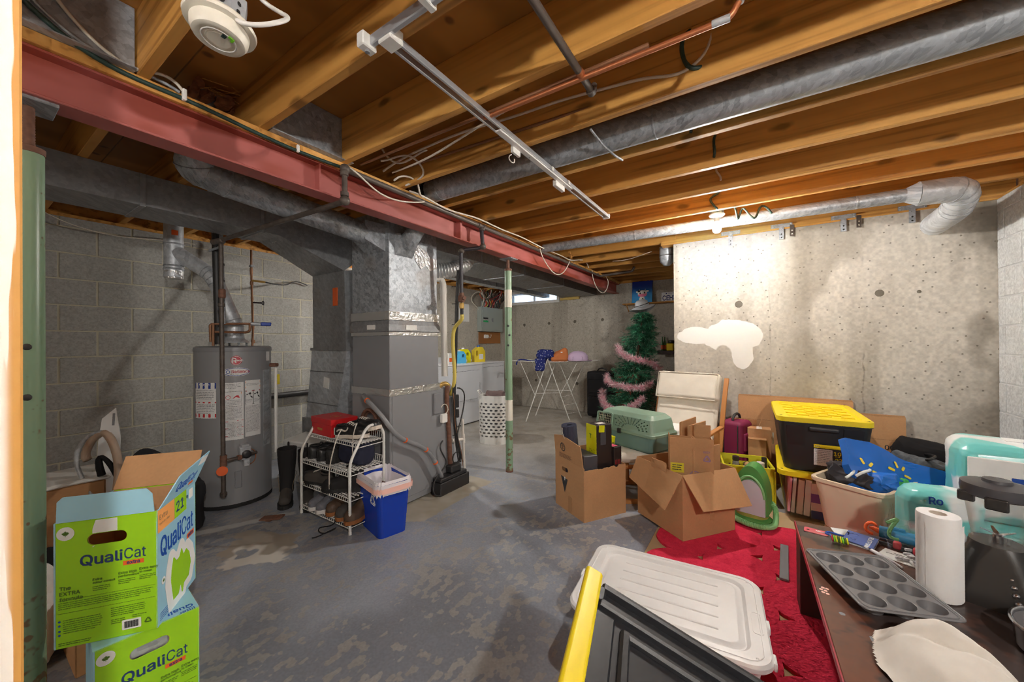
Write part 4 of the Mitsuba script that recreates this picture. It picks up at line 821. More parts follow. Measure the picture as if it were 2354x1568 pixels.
# ---------- laundry ----------
mat('enamel', (214, 216, 220), .3, spec=.5)
def appliance(name, lab, y0, y1, x1, door):
    t = thing(name, lab, name)
    part(t, 'body', chamf(XL+.04, x1, y0, y1, .015, .90, .008), 'm_enamel')
    part(t, 'lid' if not door else 'top', chamf(XL+.04, x1+.006, y0-.002, y1+.002, .902, .925, .008), 'm_enamel')
    part(t, 'control_panel', loft([[(XL+.04, y, .925), (XL+.16, y, .925), (XL+.10, y, 1.02), (XL+.04, y, 1.02)] for y in (y0, y1)]), 'm_enamel')
    if door:
        part(t, 'door', mv(prism(Polygon(rrect(.60, .44, .035)), .012), frame((x1, (y0+y1)/2-.02, .60), (0, 1, 0), (0, 0, 1))), 'm_enamel')
        part(t, 'door_gap', mv(prism(Polygon(rrect(.612, .452, .038)), .002), frame((x1, (y0+y1)/2-.02, .60), (0, 1, 0), (0, 0, 1))), 'm_ink_grey')
        part(t, 'handle_recess', bx(x1+.011, x1+.0135, y1-.10, y1-.09, .52, .62), 'm_ink_grey')
    else:
        part(t, 'front_seam', bx(x1, x1+.002, y0+.06, y1-.02, .845, .849), 'm_ink_grey'); part(t, 'side_panel', chamf(x1-.001, x1+.004, y0+.02, y0+.06, .05, .86, .002), 'm_enamel')
    part(t, 'foot', [bx(XL+.1, x1-.03, y0+.03, y1-.03, 0, .016)], 'm_dark_gap')
appliance('dryer', 'white clothes dryer with a square front door under the detergent jugs', 4.12, 4.84, -3.735, True)
appliance('washer', 'white washing machine between the dryer and the far corner', 4.88, 5.56, -3.80, False)
def jug(lab, x, y, z, col, capcol, w, d, hh, rz, lay=False, white=False):
    t = thing('detergent_jug', lab, 'detergent jug')
    m = mat('jug_'+col[0], col[1], .3); M = TR(x, y, z, rz)
    pts = [(-w/2, 0), (w/2, 0), (w/2, hh*.62), (w*.28, hh*.88), (w*.1, hh*.9), (-w*.1, hh*.9), (-w/2, hh*.7)]
    body = Polygon(pts).buffer(.012).buffer(-.004)
    hole = affinity.translate(Polygon(rrect(w*.2, hh*.36, w*.09)), -w*.28 if not lay else w*.26, hh*.52)
    m_ = prism(body.difference(hole), d); m_ = mv(m_, M @ frame((0, d/2, .008), (1, 0, 0), (0, 0, 1)))
    part(t, 'body', m_, m, 40)
    part(t, 'cap', mv(lathe([(0, hh*.88), (w*.13, hh*.88), (w*.13, hh*1.03), (w*.11, hh*1.06), (0, hh*1.06)], 18), M), mat('jugcap_'+col[0], capcol, .4), 40)
    if white: part(t, 'spout', mv(lathe([(0, 0), (.022, 0), (.022, .035), (.014, .045), (0, .045)], 16), M @ frame((w/2+.01, 0, .035), (0, 1, 0), (0, 0, 1))), 'm_white_plastic', 40)
    part(t, 'label_panel', mv(prism(Polygon(rrect(w*.42, hh*.34, .01)), .002), M @ frame((w*.12, -d/2-.001, hh*.33), (1, 0, 0), (0, 0, 1))), 'm_sticker' if not lay else m)
jug('blue detergent jug lying on its side on the dryer', -4.05, 4.62, .925, ('blue', (86, 178, 222)), (226, 226, 226), .19, .11, .20, 70, True, True)
jug('bright yellow detergent jug on the dryer beside the blue one', -4.12, 4.80, .925, ('yellow', (226, 222, 24)), (226, 226, 226), .22, .12, .235, 70, True, True)
jug('golden yellow softener jug with a blue cap on the washer', -4.06, 5.14, .925, ('gold', (232, 206, 60)), (40, 90, 170), .20, .10, .27, 70)
t = thing('detergent_box', 'white detergent box at the left end of the dryer', 'box'); part(t, 'carton', chamf(-4.15, -4.02, 4.34, 4.44, .925, 1.10, .004), 'm_sticker'); part(t, 'print', bx(-4.019, -4.0185, 4.36, 4.42, .96, 1.02), 'm_orange')
# ---------- cat litter boxes ----------
def card_fn(base):
    A = srgb(base)
    def fn(p, n, uv):
        f = fbm(p.x*9+p.y*7, p.z*9, 1.0, octaves=3); g = noise(p.x*160+p.y*90, p.z*160, 2.0)
        return mi.Color3f(A)*(.88+.16*f+.07*g)
    return fn
mat('card', mikit.proc(card_fn((182, 138, 98))), .8, spec=.2)
mat('card2', mikit.proc(card_fn((168, 126, 88))), .8, spec=.2)
mat('card_edge', (150, 112, 78), .85)
mat('litter_green', (150, 206, 22), .45); mat('litter_blue', (150, 198, 216), .45); mat('navy', (26, 48, 96), .5); mat('dark_green', (64, 98, 20), .5)
mat('print_blue', (24, 74, 160), .5); mat('white_print', (232, 234, 230), .5); mat('peach', (244, 168, 92), .5)
def maple(s):
    p = [(0, 1), (.15, .62), (.35, .72), (.28, .3), (.6, .52), (.66, .34), (.95, .28), (.8, .06), (.88, -.06), (.42, -.42), (.46, -.58), (.05, -.5), (.05, -.95)]
    q = p+[(-x, y) for x, y in p[::-1]]
    return affinity.scale(Polygon(q).buffer(0), s, s, origin=(0, 0))
def recycle(s):
    tri = [LineString([(.18, .78), (-.10, .78), (-.46, .18)]).buffer(.13), Polygon([(-.68, .28), (-.22, .02), (-.58, -.14)])]
    g = union_all(tri); return affinity.scale(union_all([affinity.rotate(g, 120*k, origin=(0, .08)) for k in range(3)]), s, s, origin=(0, 0))
def hole_poly(w, h, r): return Polygon(rrect(w, h, r))
def litter_box(name_label, o, ang, w, d, h, is_open, seed):
    t = thing('litter_box', name_label, 'box'); rg = random.Random(seed); e = .003
    ex = np.array((math.cos(ang), math.sin(ang), 0)); ey = np.array((-math.sin(ang), math.cos(ang), 0)); o = np.array(o, float); uz = np.array((0, 0, 1.))
    FR = frame(o, ex, uz)                              # front: x right, y up, z towards the viewer
    RI = frame(o+ex*w, ey, uz)
    front = sbox(0, 0, w, h).difference(affinity.translate(Polygon(rrect(.092, .034, .016)), w*.5, h-.062))
    part(t, 'front_panel', mv(prism(front, e, -e), FR), 'm_litter_green')
    part(t, 'front_edge', mv([cb((.004, h, .001), (.002, h/2, .0006))], FR), 'm_litter_blue')
    part(t, 'side_panel', mv(prism(sbox(0, 0, d, h), e, -e), RI), 'm_litter_blue')
    part(t, 'back_panel', mv(prism(sbox(0, 0, w, h), e), frame(o+ey*d, ex, uz)), 'm_litter_green')
    part(t, 'side_panel', mv(prism(sbox(0, 0, d, h), e), frame(o, ey, uz)), 'm_litter_blue')
    parts(t, 'inner_lining', [mv(prism(sbox(.003, .002, d-.003, h-.002), .001, -e-.002), RI), mv(prism(sbox(.003, .002, w-.003, h-.002), .001, e+.001), frame(o+ey*d, ex, uz)), mv(prism(sbox(.003, .002, d-.003, h-.002), .001, e+.001), frame(o, ey, uz)), mv(prism(affinity.scale(front, .98, .99), .001, -e-.002), FR)], 'm_card')
    part(t, 'bottom_panel', mv(cb((w-.004, d-.004, .004), (w/2, d/2, .002)), frame(o, ex, ey)), 'm_card')
    # front print
    P = lambda ms, m, nm='print': part(t, nm, mv(ms, FR @ TR(0, 0, .0006)), m)
    if is_open: P(prism(Polygon([(w*.36, h-.085), (w*.36, h-.030), (w*.39, h-.004), (w*.60, h-.004), (w*.60, h-.030), (w*.6, h-.045)]).difference(affinity.translate(Polygon(rrect(.096, .038, .018)), w*.5, h-.062)), .0006), 'm_white_print', 'white_strip')
    P([prism(Polygon([(.020*math.cos(a)+.026, .020*math.sin(a)+h-.034) for a in np.linspace(0, 6.28, 24)[:-1]]), .0005)], 'm_white_print', 'round_seal'); P(mv(prism(maple(.009), .0005), TR(.026, h-.034, .0006)), 'm_dark_green')
    P([text('Quali', .030, .0006, True, TR(.058, h-.136), width=.098)], 'm_navy', 'lettering'); P([text('Cat', .032, .0006, False, TR(.160, h-.135), width=.052)], 'm_navy', 'lettering')
    P(cb((.050, .013, .0005), (.182, h-.148, .0002)), 'm_orange'); P(text('extra', .010, .0005, True, TR(.182, h-.152, .0006), center=True), 'm_navy', 'lettering')
    P([text(s, .0105, .0005, True, TR(.012, h-.200-.016*i)) for i, s in enumerate(('The', 'EXTRA', 'formula'))], 'm_dark_green', 'lettering')
    P([text('Extra', .007, .0005, True, TR(.086, h-.186)), text('odour control', .006, .0005, True, TR(.086, h-.195)), text('Extra high', .007, .0005, True, TR(.146, h-.180)), text('performance', .006, .0005, True, TR(.146, h-.189)), text('Extra easy', .007, .0005, True, TR(.196, h-.176)), text('to clean', .006, .0005, True, TR(.196, h-.185))], 'm_dark_green', 'lettering')
    P([mv(lines_of_print(.042, 3, .003, .0055, rg), TR(x, h-y)) for x, y in ((.086, .203), (.146, .196), (.196, .192))]+[mv(lines_of_print(.22, 4, .003, .0058, rg), TR(.010, h-.236)), mv(lines_of_print(.090, 7, .003, .0062, rg), TR(.020, h-.288)), mv(lines_of_print(.085, 5, .003, .006, rg), TR(.128, h-.278)), mv(lines_of_print(.035, 3, .003, .0055, rg), TR(.128, h-.314)), mv(lines_of_print(.035, 2, .003, .0055, rg), TR(.178, h-.311)), mv(lines_of_print(.075, 2, .003, .0055, rg), TR(.010, h-.354))], 'm_dark_green')
    P([cb((.225, .0008, .0004), (.122, h-.230, .0002)), cb((.225, .0008, .0004), (.122, h-.268, .0002))], 'm_dark_green')
    P([mv(prism(Polygon([(.003*math.cos(a), .003*math.sin(a)) for a in np.linspace(0, 6.28, 12)[:-1]]), .0005), TR(.012, h-.291-.012*i-.004*(i > 1))) for i in range(4)], 'm_print_blue')
    P(prism(affinity.translate(Polygon(rrect(.046, .030, .003)), .177, h-.338), .0005), 'm_white_print', 'barcode_patch')
    P([cb((.0009+.0006*((i*7) % 3), .020, .0004), (.160+.0022*i, h-.338, .0009)) for i in range(16)], 'm_ink_black', 'barcode')
    P(mv(prism(recycle(.011), .0005), TR(.217, h-.338)), 'm_dark_green')
    # side print
    S = lambda ms, m, nm='print': part(t, nm, mv(ms, RI @ TR(0, 0, .0006)), m)
    S(cb((.105, .072, .0005), (.055, h-.038, .0002)), 'm_peach'); S(cb((.085, .072, .0005), (.152, h-.038, .0002)), 'm_litter_green')
    S([text('Extra', .016, .0005, False, TR(.012, h-.036)), text('clumping litter', .007, .0005, False, TR(.012, h-.052))], 'm_rust', 'lettering'); S([text('21', .034, .0005, True, TR(.120, h-.056)), text('lb / kg', .011, .0005, False, TR(.165, h-.036))], 'm_navy', 'lettering')
    S(prism(affinity.translate(Polygon(rrect(.03, .034, .004)), .23, h-.03), .0005), 'm_white_print')
    S(text('Quali', .060, .0006, True, TR(.018, h-.158), width=.135), 'm_print_blue', 'lettering'); S(text('Cat', .062, .0006, False, TR(.158, h-.157), width=.088), 'm_print_blue', 'lettering')
    S(cb((.055, .018, .0005), (.225, h-.178, .0002)), 'm_orange'); S(text('extra', .013, .0005, True, TR(.225, h-.183, .0006), center=True), 'm_navy', 'lettering')
    cat = Polygon([(.10, .03), (.085, .10), (.09, .135), (.10, .165), (.118, .145), (.14, .147), (.155, .168), (.168, .14), (.19, .15), (.21, .13), (.222, .09), (.205, .05), (.17, .045), (.16, .02), (.15, .06), (.13, .03)]).buffer(.004)
    S(prism(affinity.scale(cat, 1.25, 1.2).buffer(.018), .0005), 'm_white_print'); S(mv(prism(cat, .0005), TR(0, 0, .0006)), 'm_litter_green')
    S([mv(prism(Polygon([(.012*math.cos(a), .012*math.sin(a)) for a in np.linspace(0, 6.28, 16)[:-1]]), .0005), TR(.035, .13))], 'm_white_print'); S(mv(prism(maple(.006), .0005), TR(.035, .13, .0006)), 'm_dark_green')
    S(mv(lines_of_print(.09, 4, .003, .007, rg), TR(.015, .035)), 'm_print_blue')
    top = o+uz*h
    if is_open:
        fl = Polygon([(.006, 0), (w-.006, 0), (w-.014, .055), (w-.030, .073), (.016, .073), (.004, .06)])
        part(t, 'front_flap', mv(prism(fl, e), frame(top, ex, uz+.12*ey)), 'm_litter_blue', label='light blue front flap standing up')
        sf = frame(top+ex*w, ey, uz+.42*ex)
        part(t, 'side_flap', mv(prism(Polygon([(.004, 0), (d-.004, 0), (d-.012, .125), (.05, .095)]), e), sf), 'm_litter_blue', label='printed side flap leaning outwards')
        part(t, 'flap_print', [mv(text('Quali', .034, .0006, True, TR(.075, .030), width=.085), sf @ TR(0, 0, e)), mv(text('Cat', .034, .0006, False, TR(.165, .032), width=.055), sf @ TR(0, 0, e))], 'm_print_blue')
        part(t, 'flap_print', mv(cb((.035, .010, .0005), (.20, .022, .0003)), sf @ TR(0, 0, e)), 'm_orange'); part(t, 'flap_print', mv(cb((.06, .03, .0005), (.225, .10, .0003)), sf @ TR(0, 0, e)), 'm_white_print')
        part(t, 'back_flap', mv(prism(Polygon([(.0, 0), (w, 0), (w-.004, .125), (.0, .125)]), e), frame(top+ey*d, ex, uz+.75*ey)), 'm_card', label='brown back flap folded open')
        part(t, 'left_flap', mv(prism(Polygon([(.02, 0), (d-.02, 0), (d-.03, .07), (.05, .07)]), e), frame(top+uz*-.004, ey, -uz+.5*ex)), 'm_card', label='brown left flap tucked inside')
    else:
        part(t, 'top_panel', mv(cb((w, d, .003), (w/2, d/2, -.0015)), frame(top, ex, ey)), 'm_litter_blue')
        tp = frame(top, ex, ey)
        part(t, 'top_print', mv([text('Qualicat', .020, .0005, True, TR(.232, .04, .0003, 180)), text('litter', .014, .0005, False, TR(.232, .012, .0003, 180))], tp), 'm_print_blue')
        part(t, 'litter_bag', mv(rough_up(sub(rbox((.10, .02, .05), .01), 1), .006, 70), frame(o+ex*w*.5+ey*.02+uz*(h-.062), ex, ey)), 'm_galv_bright', 40, label='grey plastic bag inside the hand hole')
    return t
litter_box('open green and blue cat litter box on top of another', (-1.733, .184, .366), math.atan2(.803, .595), .24, .27, .37, True, 1)
litter_box('closed green and blue cat litter box under the open one', (-1.626, .244, 0), math.atan2(.996, .092), .243, .27, .365, False, 2)
# things behind the litter boxes
mat('sled_white', (206, 206, 204), .4)
t = thing('white_board', 'long white plastic board leaning on the block wall behind the litter boxes', 'board')
part(t, 'board', mv(prism(Polygon([(-.055, 0), (.055, 0), (.05, .62), (.02, .82), (-.045, .75), (-.055, .6)]), .018), frame((-3.62, .60, .02), (.35, .94, 0), (-.28, -.06, .95))), 'm_sled_white')
part(t, 'grey_stripe', mv(cb((.012, .085, .002), (.012, .74, .019)), frame((-3.62, .60, .02), (.35, .94, 0), (-.28, -.06, .95))), 'm_ink_grey')
t = thing('sled', 'curved plastic sled runner with a metal edge beside the white board', 'sled')
mat('beige_worn', mikit.proc(lambda p, n, uv: mix(srgb((196, 178, 160)), srgb((150, 116, 90)), fbm(p.x*20, p.y*20, p.z*8))), .6)
part(t, 'runner', mv(tube([(0, 0, 0), (-.03, -.01, .35), (-.06, -.02, .58), (-.10, -.06, .67), (-.15, -.10, .63), (-.17, -.12, .5)], .022, 10, 6), TR(-3.45, .645, .02)), 'm_beige_worn', True)
part(t, 'metal_edge', mv(tube([(-.17, -.16, 0), (-.17, -.16, .45), (-.175, -.16, .58), (-.15, -.12, .655), (-.10, -.07, .68)], .012, 8, 6), TR(-3.45, .645, .02)), 'm_galv_bright', True)
part(t, 'strap', mv(tube([(-.10, -.09, .40), (-.08, -.09, .52), (-.06, -.05, .45), (-.05, -.03, .25)], [.02, .012, .02, .03], 8, 6), TR(-3.45, .665, .02)), 'm_black_fabric', True)
t = thing('tote_bag', 'black bag with a webbing strap loop sticking up by the block wall', 'bag')
part(t, 'bag', mv(rough_up(sub(rbox((.20, .40, .36), .06), 2), .03, 9), TR(-3.22, .80, .19)), 'm_black_fabric', 60)
part(t, 'loop', mv(loft([[(x-.0, y, z-.02), (x+.004, y, z-.02), (x+.004, y, z+.02), (x, y, z+.02)] for x, y, z in smoothpath([(-3.25, .62, .38), (-3.28, .66, .54), (-3.30, .71, .575), (-3.32, .80, .53), (-3.33, .88, .46)], 6)]), np.eye(4)), 'm_black_fabric')
t = thing('storage_bin', 'beige box with a pale lid behind the green post', 'box')
part(t, 'body', chamf(-3.98, -3.58, .24, .60, 0, .385, .01), 'm_card2'); part(t, 'lid', mv(rough_up(sub(chamf(-4.0, -3.56, .22, .62, .385, .41, .008), 3), .012, 6), np.eye(4)), 'm_sticker')
t = thing('plastic_bag', 'white crumpled plastic bag by the green post', 'bag'); part(t, 'bag', mv(rough_up(sub(rbox((.26, .30, .36), .08), 2), .05, 9), TR(-2.42, .12, .18)), 'm_white_plastic', 60)
t = thing('duffel_bag', 'dark bag on the floor between the post and the pale lid', 'bag'); part(t, 'bag', mv(rough_up(sub(rbox((.32, .34, .30), .1), 2), .04, 8), TR(-2.75, .36, .15)), 'm_black_fabric', 60)
t = thing('floor_box', 'brown cardboard box behind the closed litter box', 'box'); part(t, 'carton', chamf(-2.46, -2.16, .28, .50, 0, .26, .004), 'm_card'); part(t, 'flap', mv(cb((.26, .14, .003), (0, .07, 0)), TR(-2.31, .28, .262) @ rotm((1, 0, 0), 30)), 'm_card')

# ---------- boots, shoe rack, shoes ----------
mat('leather_black', (26, 26, 27), .38, spec=.5); mat('boot_black', (30, 29, 30), .8, spec=.25); mat('rubber', (24, 24, 24), .7); mat('leather_brown', (74, 56, 42), .6); mat('boot_grey', (58, 54, 50), .8)
mat('sole_white', (206, 194, 180), .6); mat('lace_white', (196, 188, 176), .7); mat('slipper_grey', (96, 96, 102), .8); mat('slipper_white', (206, 200, 196), .7); mat('gum', (140, 86, 44), .6)
mat('stitch', (120, 104, 80), .7)
def footprint(L, W):
    u = np.linspace(0, 1, 24)
    s = np.interp(u, [0, .05, .2, .42, .68, .86, .96, 1], [.10, .58, .74, .68, 1, .88, .5, .08])*W/2
    return np.r_[np.c_[u*L, -s], np.c_[u[::-1]*L, s[::-1]]]
def shoe(name, lab, x, y, z, rz, upper, sole, kind, L=.285, W=.105, sole_h=.026, group=None, tilt=0, lace=None):
    t = thing(name, lab, 'shoe' if 'boot' not in name else 'boot', group); M = TR(x, y, z, rz) @ rotm((0, 1, 0), tilt)
    part(t, 'sole', mv(prism(Polygon(footprint(L, W)), sole_h), M), sole, label='thick pale sole' if sole == 'm_sole_white' else None)
    u = np.linspace(0.015, .985, 22)
    w = np.interp(u, [0, .05, .2, .42, .68, .86, .96, 1], [.2, .58, .72, .66, .95, .82, .5, .12])*W/2
    Hh = {'low': ([0, .06, .3, .48, .72, .93, 1], [.055, .066, .058, .074, .052, .042, .02]), 'slip': ([0, .06, .3, .5, .72, .93, 1], [.05, .06, .05, .072, .055, .045, .02]), 'boot': ([0, .06, .36, .46, .62, .9, 1], [.12, .13, .13, .10, .068, .055, .02])}[kind]
    hh = np.interp(u, *Hh); a = np.linspace(0, PI, 15)
    ringsl = [np.c_[np.full(15, u[i]*L), w[i]*np.cos(a)*(1 if kind != 'boot' else 1), sole_h+hh[i]*np.sin(a)**.55] for i in range(22)]
    part(t, 'upper', mv(loft(ringsl, True, True), M), upper, 50)
    k0, k1 = (.05, .40)
    op = [(.06*L+(k1-.06)*L*(.5-.5*math.cos(s)), W*.23*math.sin(s)) for s in np.linspace(0, 2*PI, 24)[:-1]]
    top = sole_h+(.060 if kind != 'boot' else .128)
    part(t, 'opening', mv(loft([[(px, py, top+.006) for px, py in op], [(px*.96+.006, py*.8, top-.012) for px, py in op]], False, True), M), 'm_dark_gap')
    part(t, 'collar', mv(tube([(px, py*1.12, top+.002+(.012 if px > .33*L else .004)) for px, py in op+op[:1]], .0055, 6), M), upper, True)
    if lace:
        part(t, 'laces', mv([tube([(L*(.44+.055*i), -W*.22, sole_h+.078-.006*i+(.02 if kind == 'boot' else 0)), (L*(.45+.055*i), 0, sole_h+.084-.006*i+(.02 if kind == 'boot' else 0)), (L*(.44+.055*i), W*.22, sole_h+.078-.006*i+(.02 if kind == 'boot' else 0))], .003, 6, 3) for i in range(4)], M), lace, True)
    return t, M
def tall_boot(lab, x, y, rz):
    t = thing('rubber_boot', lab, 'boot', None); M = TR(x, y, 0, rz)
    part(t, 'sole', mv(prism(Polygon(footprint(.29, .11)), .03), M), 'm_rubber')
    rr = [ring2(rrect(a, b, min(a, b)*.45, 5), z) + [cx, 0, 0] for cx, a, b, z in ((.10, .15, .095, .10), (.085, .13, .10, .17), (.08, .135, .115, .26), (.08, .15, .13, .34), (.08, .155, .135, .42))]
    inner = [ring2(rrect(.14, .12, .05, 5), .42)+[.08, 0, 0], ring2(rrect(.12, .10, .045, 5), .25)+[.08, 0, 0]]
    part(t, 'shaft', mv(loft(rr+inner, True, True), M), 'm_boot_black', 40)
    sp = [m3.Manifold.sphere(r, 16).translate(c) for r, c in ((.045, (.05, 0, .075)), (.05, (.10, 0, .11)), (.04, (.16, 0, .085)), (.034, (.24, .008, .055)), (.034, (.24, -.008, .055)))]
    part(t, 'foot', mv(m3.Manifold.batch_hull(sp[:3])+m3.Manifold.batch_hull(sp[2:]), M), 'm_boot_grey', 60)
    part(t, 'stitching', mv([tube([(.02, s*.052, .21), (.09, s*.062, .20), (.14, s*.05, .16), (.15, s*.046, .10)], .002, 5, 4) for s in (-1, 1)], M), 'm_stitch')
    part(t, 'pull_loop', mv(tube([(.0, .0, .40), (-.03, 0, .435), (-.012, 0, .445), (.01, 0, .42)], .006, 6, 4), M), 'm_boot_black')
tall_boot('tall black boot nearest the water heater', -3.25, 1.58, -32)
tall_boot('tall black boot against the shoe rack', -3.07, 1.64, -28)
t = thing('shoe_rack', 'white wire four tier shoe rack loaded with shoes', 'shoe rack')
RX0, RX1, RY0, RY1 = -2.853, -2.252, 1.48, 1.75
for x in (RX0, RX1):
    part(t, 'side_frame', tube(bend([(x, RY0, 0), (x, RY0, .47), (x, RY0+.115, .66), (x, RY0+.15, .69), (x, RY1-.05, .69), (x, RY1, .63), (x, RY1, 0)], .05, 5), .0095, 12), 'm_white_metal', True)
    part(t, 'foot', [lathe([(.011, 0), (.011, .02), (0, .02)], 10, (x, y, 0)) for y in (RY0, RY1)], 'm_white_plastic')
def shelf(z, y0, y1):
    ws = [tube([(RX0, y, z), (RX1, y, z)], .003, 6) for y in np.linspace(y0, y1, 9)]
    ws += [tube([(x, y0-.004, z-.022), (x, y0, z+.002), (x, y1-.004, z+.002), (x, y1, z+.05)], .0022, 5) for x in np.linspace(RX0+.02, RX1-.02, 25)]
    ws += [tube([(RX0, y0-.004, z-.022), (RX1, y0-.004, z-.022)], .003, 6), tube([(RX0, y1, z+.05), (RX1, y1, z+.05)], .003, 6), tube([(RX1, y0, z-.02), (RX1, y1, z-.02)], .003, 6), tube([(RX0, y0, z-.02), (RX0, y1, z-.02)], .003, 6)]
    part(t, 'wire_shelf', ws, 'm_white_metal', True)
for z, y0, y1 in ((.062, RY0, RY1), (.234, RY0, RY1), (.402, RY0, RY1), (.575, RY0+.075, RY1)): shelf(z, y0, y1)
mat('shoebox_red', (186, 24, 28), .4); mat('gold_print', (170, 110, 50), .5)
A = frame((-2.63, 1.535, .579), (-.966, .10, 0), (-.25, .965, 0)); sbx = TR(-2.71, 1.655, .579, 0) @ rotm((0, 0, 1), -4)
t = thing('shoe_box', 'red shoe box on the top of the shoe rack', 'shoe box')
part(t, 'box', mv(chamf(-.148, .148, -.10, .10, 0, .10, .002), sbx), 'm_shoebox_red'); part(t, 'lid', mv(chamf(-.152, .152, -.104, .104, .085, .128, .003), sbx), 'm_shoebox_red')
part(t, 'crest', mv(prism(Point(0, 0).buffer(.04).difference(Point(0, 0).buffer(.035)).union(Polygon([(-.02, -.012), (.022, -.008), (.006, .018)])), .0006), sbx @ TR(.02, .0, .128)), 'm_gold_print')
part(t, 'side_print', mv(cb((.075, .0006, .018), (-.02, -.1003, .045)), sbx), 'm_gold_print')
part(t, 'size_label', mv(cb((.0006, .02, .05), (.1484, -.07, .045)), sbx), 'm_white_print')
tn, M = shoe('sneaker', 'black sneaker with a white side stripe in front of the red shoe box', -2.55, 1.575, .580, 14, 'm_leather_black', 'm_sole_white', 'low', lace='m_lace_white', tilt=-5)
part(tn, 'side_stripe', mv(tube([(.05, -.044, .052), (.09, -.045, .062), (.12, -.044, .055), (.15, -.046, .078)], [.006, .007, .006, .004], 6, 4), M), 'm_lace_white', True)
part(tn, 'hanging_lace', tube([(-2.44, 1.545, .66), (-2.43, 1.50, .60), (-2.435, 1.47, .50), (-2.45, 1.462, .42), (-2.455, 1.46, .30), (-2.45, 1.458, .22)], .0045, 6, 6), 'm_lace_white', True)
tn, M = shoe('sneaker', 'second black sneaker leaning on the top rail by the drain hose', -2.49, 1.66, .592, 8, 'm_leather_black', 'm_sole_white', 'low', lace='m_lace_white', tilt=-14)
part(tn, 'hanging_lace', tube([(-2.36, 1.61, .70), (-2.345, 1.575, .64), (-2.34, 1.56, .55), (-2.33, 1.555, .49)], .004, 6, 6), 'm_lace_white', True)
shoe('dress_shoe', 'polished black shoe at the left end of the upper wire shelf', -2.80, 1.50, .406, 80, 'm_leather_black', 'm_rubber', 'low', L=.27)
shoe('dress_shoe', 'polished black shoe second on the upper wire shelf', -2.68, 1.50, .406, 82, 'm_leather_black', 'm_rubber', 'low', L=.27)
shoe('clog', 'chunky black clog beside the two polished shoes', -2.56, 1.50, .406, 84, 'm_rubber', 'm_rubber', 'slip', L=.25, sole_h=.045)
mat('navy_cloth', (18, 22, 44), .85); mat('satin_blue', (40, 64, 110), .25)
t = thing('cloth_bag', 'dark navy cloth bag on the upper wire shelf', 'bag'); part(t, 'bag', mv(rough_up(sub(rbox((.24, .17, .15), .05), 2), .02, 14), TR(-2.40, 1.635, .485)), 'm_navy_cloth', 60)
t = thing('shiny_pouch', 'shiny blue pouch tucked under the red shoe box', 'pouch'); part(t, 'pouch', mv(rough_up(sub(rbox((.16, .08, .05), .02), 2), .015, 25), TR(-2.70, 1.71, .535)), 'm_satin_blue', 60)
shoe('loafer', 'flat black loafer at the left of the middle wire shelf', -2.63, 1.60, .238, 195, 'm_leather_black', 'm_rubber', 'slip', L=.28, sole_h=.02)
shoe('loafer', 'worn black loafer in front on the middle wire shelf', -2.56, 1.545, .238, 188, 'm_boot_grey', 'm_rubber', 'slip', L=.28, sole_h=.02, lace='m_lace_white')
shoe('lace_boot', 'black lace-up boot at the right of the middle wire shelf', -2.30, 1.62, .238, 215, 'm_boot_black', 'm_rubber', 'boot', L=.29, lace='m_black_fabric')
shoe('slipper', 'grey slipper with a white toe at the left of the bottom shelf', -2.72, 1.66, .066, -80, 'm_slipper_grey', 'm_slipper_white', 'slip', L=.22, W=.09)
shoe('slipper', 'grey slipper with a white toe next to the brown boots', -2.63, 1.66, .066, -78, 'm_slipper_grey', 'm_slipper_white', 'slip', L=.22, W=.09)
shoe('hiking_boot', 'brown hiking boot beside the slippers on the bottom shelf', -2.53, 1.72, .066, -82, 'm_leather_brown', 'm_gum', 'boot', L=.26, lace='m_black_fabric')
shoe('hiking_boot', 'brown hiking boot with laces trailing to the floor', -2.42, 1.72, .066, -78, 'm_boot_grey', 'm_gum', 'boot', L=.27, lace='m_black_fabric')
shoe('hiking_boot', 'dark hiking boot at the right end of the bottom shelf', -2.31, 1.71, .066, -80, 'm_leather_brown', 'm_gum', 'boot', L=.26)
whole('shoe_lace', tube([(-2.41, 1.50, .14), (-2.40, 1.47, .06), (-2.46, 1.46, .012), (-2.50, 1.42, .006), (-2.40, 1.40, .006), (-2.38, 1.46, .02), (-2.40, 1.38, .006), (-2.42, 1.32, .006)], .0035, 6, 6), 'm_black_fabric', 'black shoelace trailing on the floor below the rack', 'shoelace', True)
t = thing('foam_panel', 'white foam sheet on the floor behind the boots', 'foam'); part(t, 'sheet', mv(chamf(-.25, .25, -.16, .16, 0, .05, .01), TR(-3.38, 1.90, .36, 10) @ rotm((1, 0, 0), 6)), 'm_white_plastic'); part(t, 'support', chamf(-3.55, -3.2, 1.78, 2.0, 0, .35, .01), 'm_sled_white')
t = thing('drain_cover', 'small rusty metal floor drain cover', 'drain cover'); part(t, 'plate', mv(chamf(-.075, .075, -.035, .035, 0, .012, .003), TR(-2.94, 1.315, 0, 35) @ rotm((0, 1, 0), -4)), 'm_rust'); part(t, 'tab', mv(chamf(-.02, .02, -.05, -.03, 0, .008, .002), TR(-2.94, 1.315, 0, 35)), 'm_rust')

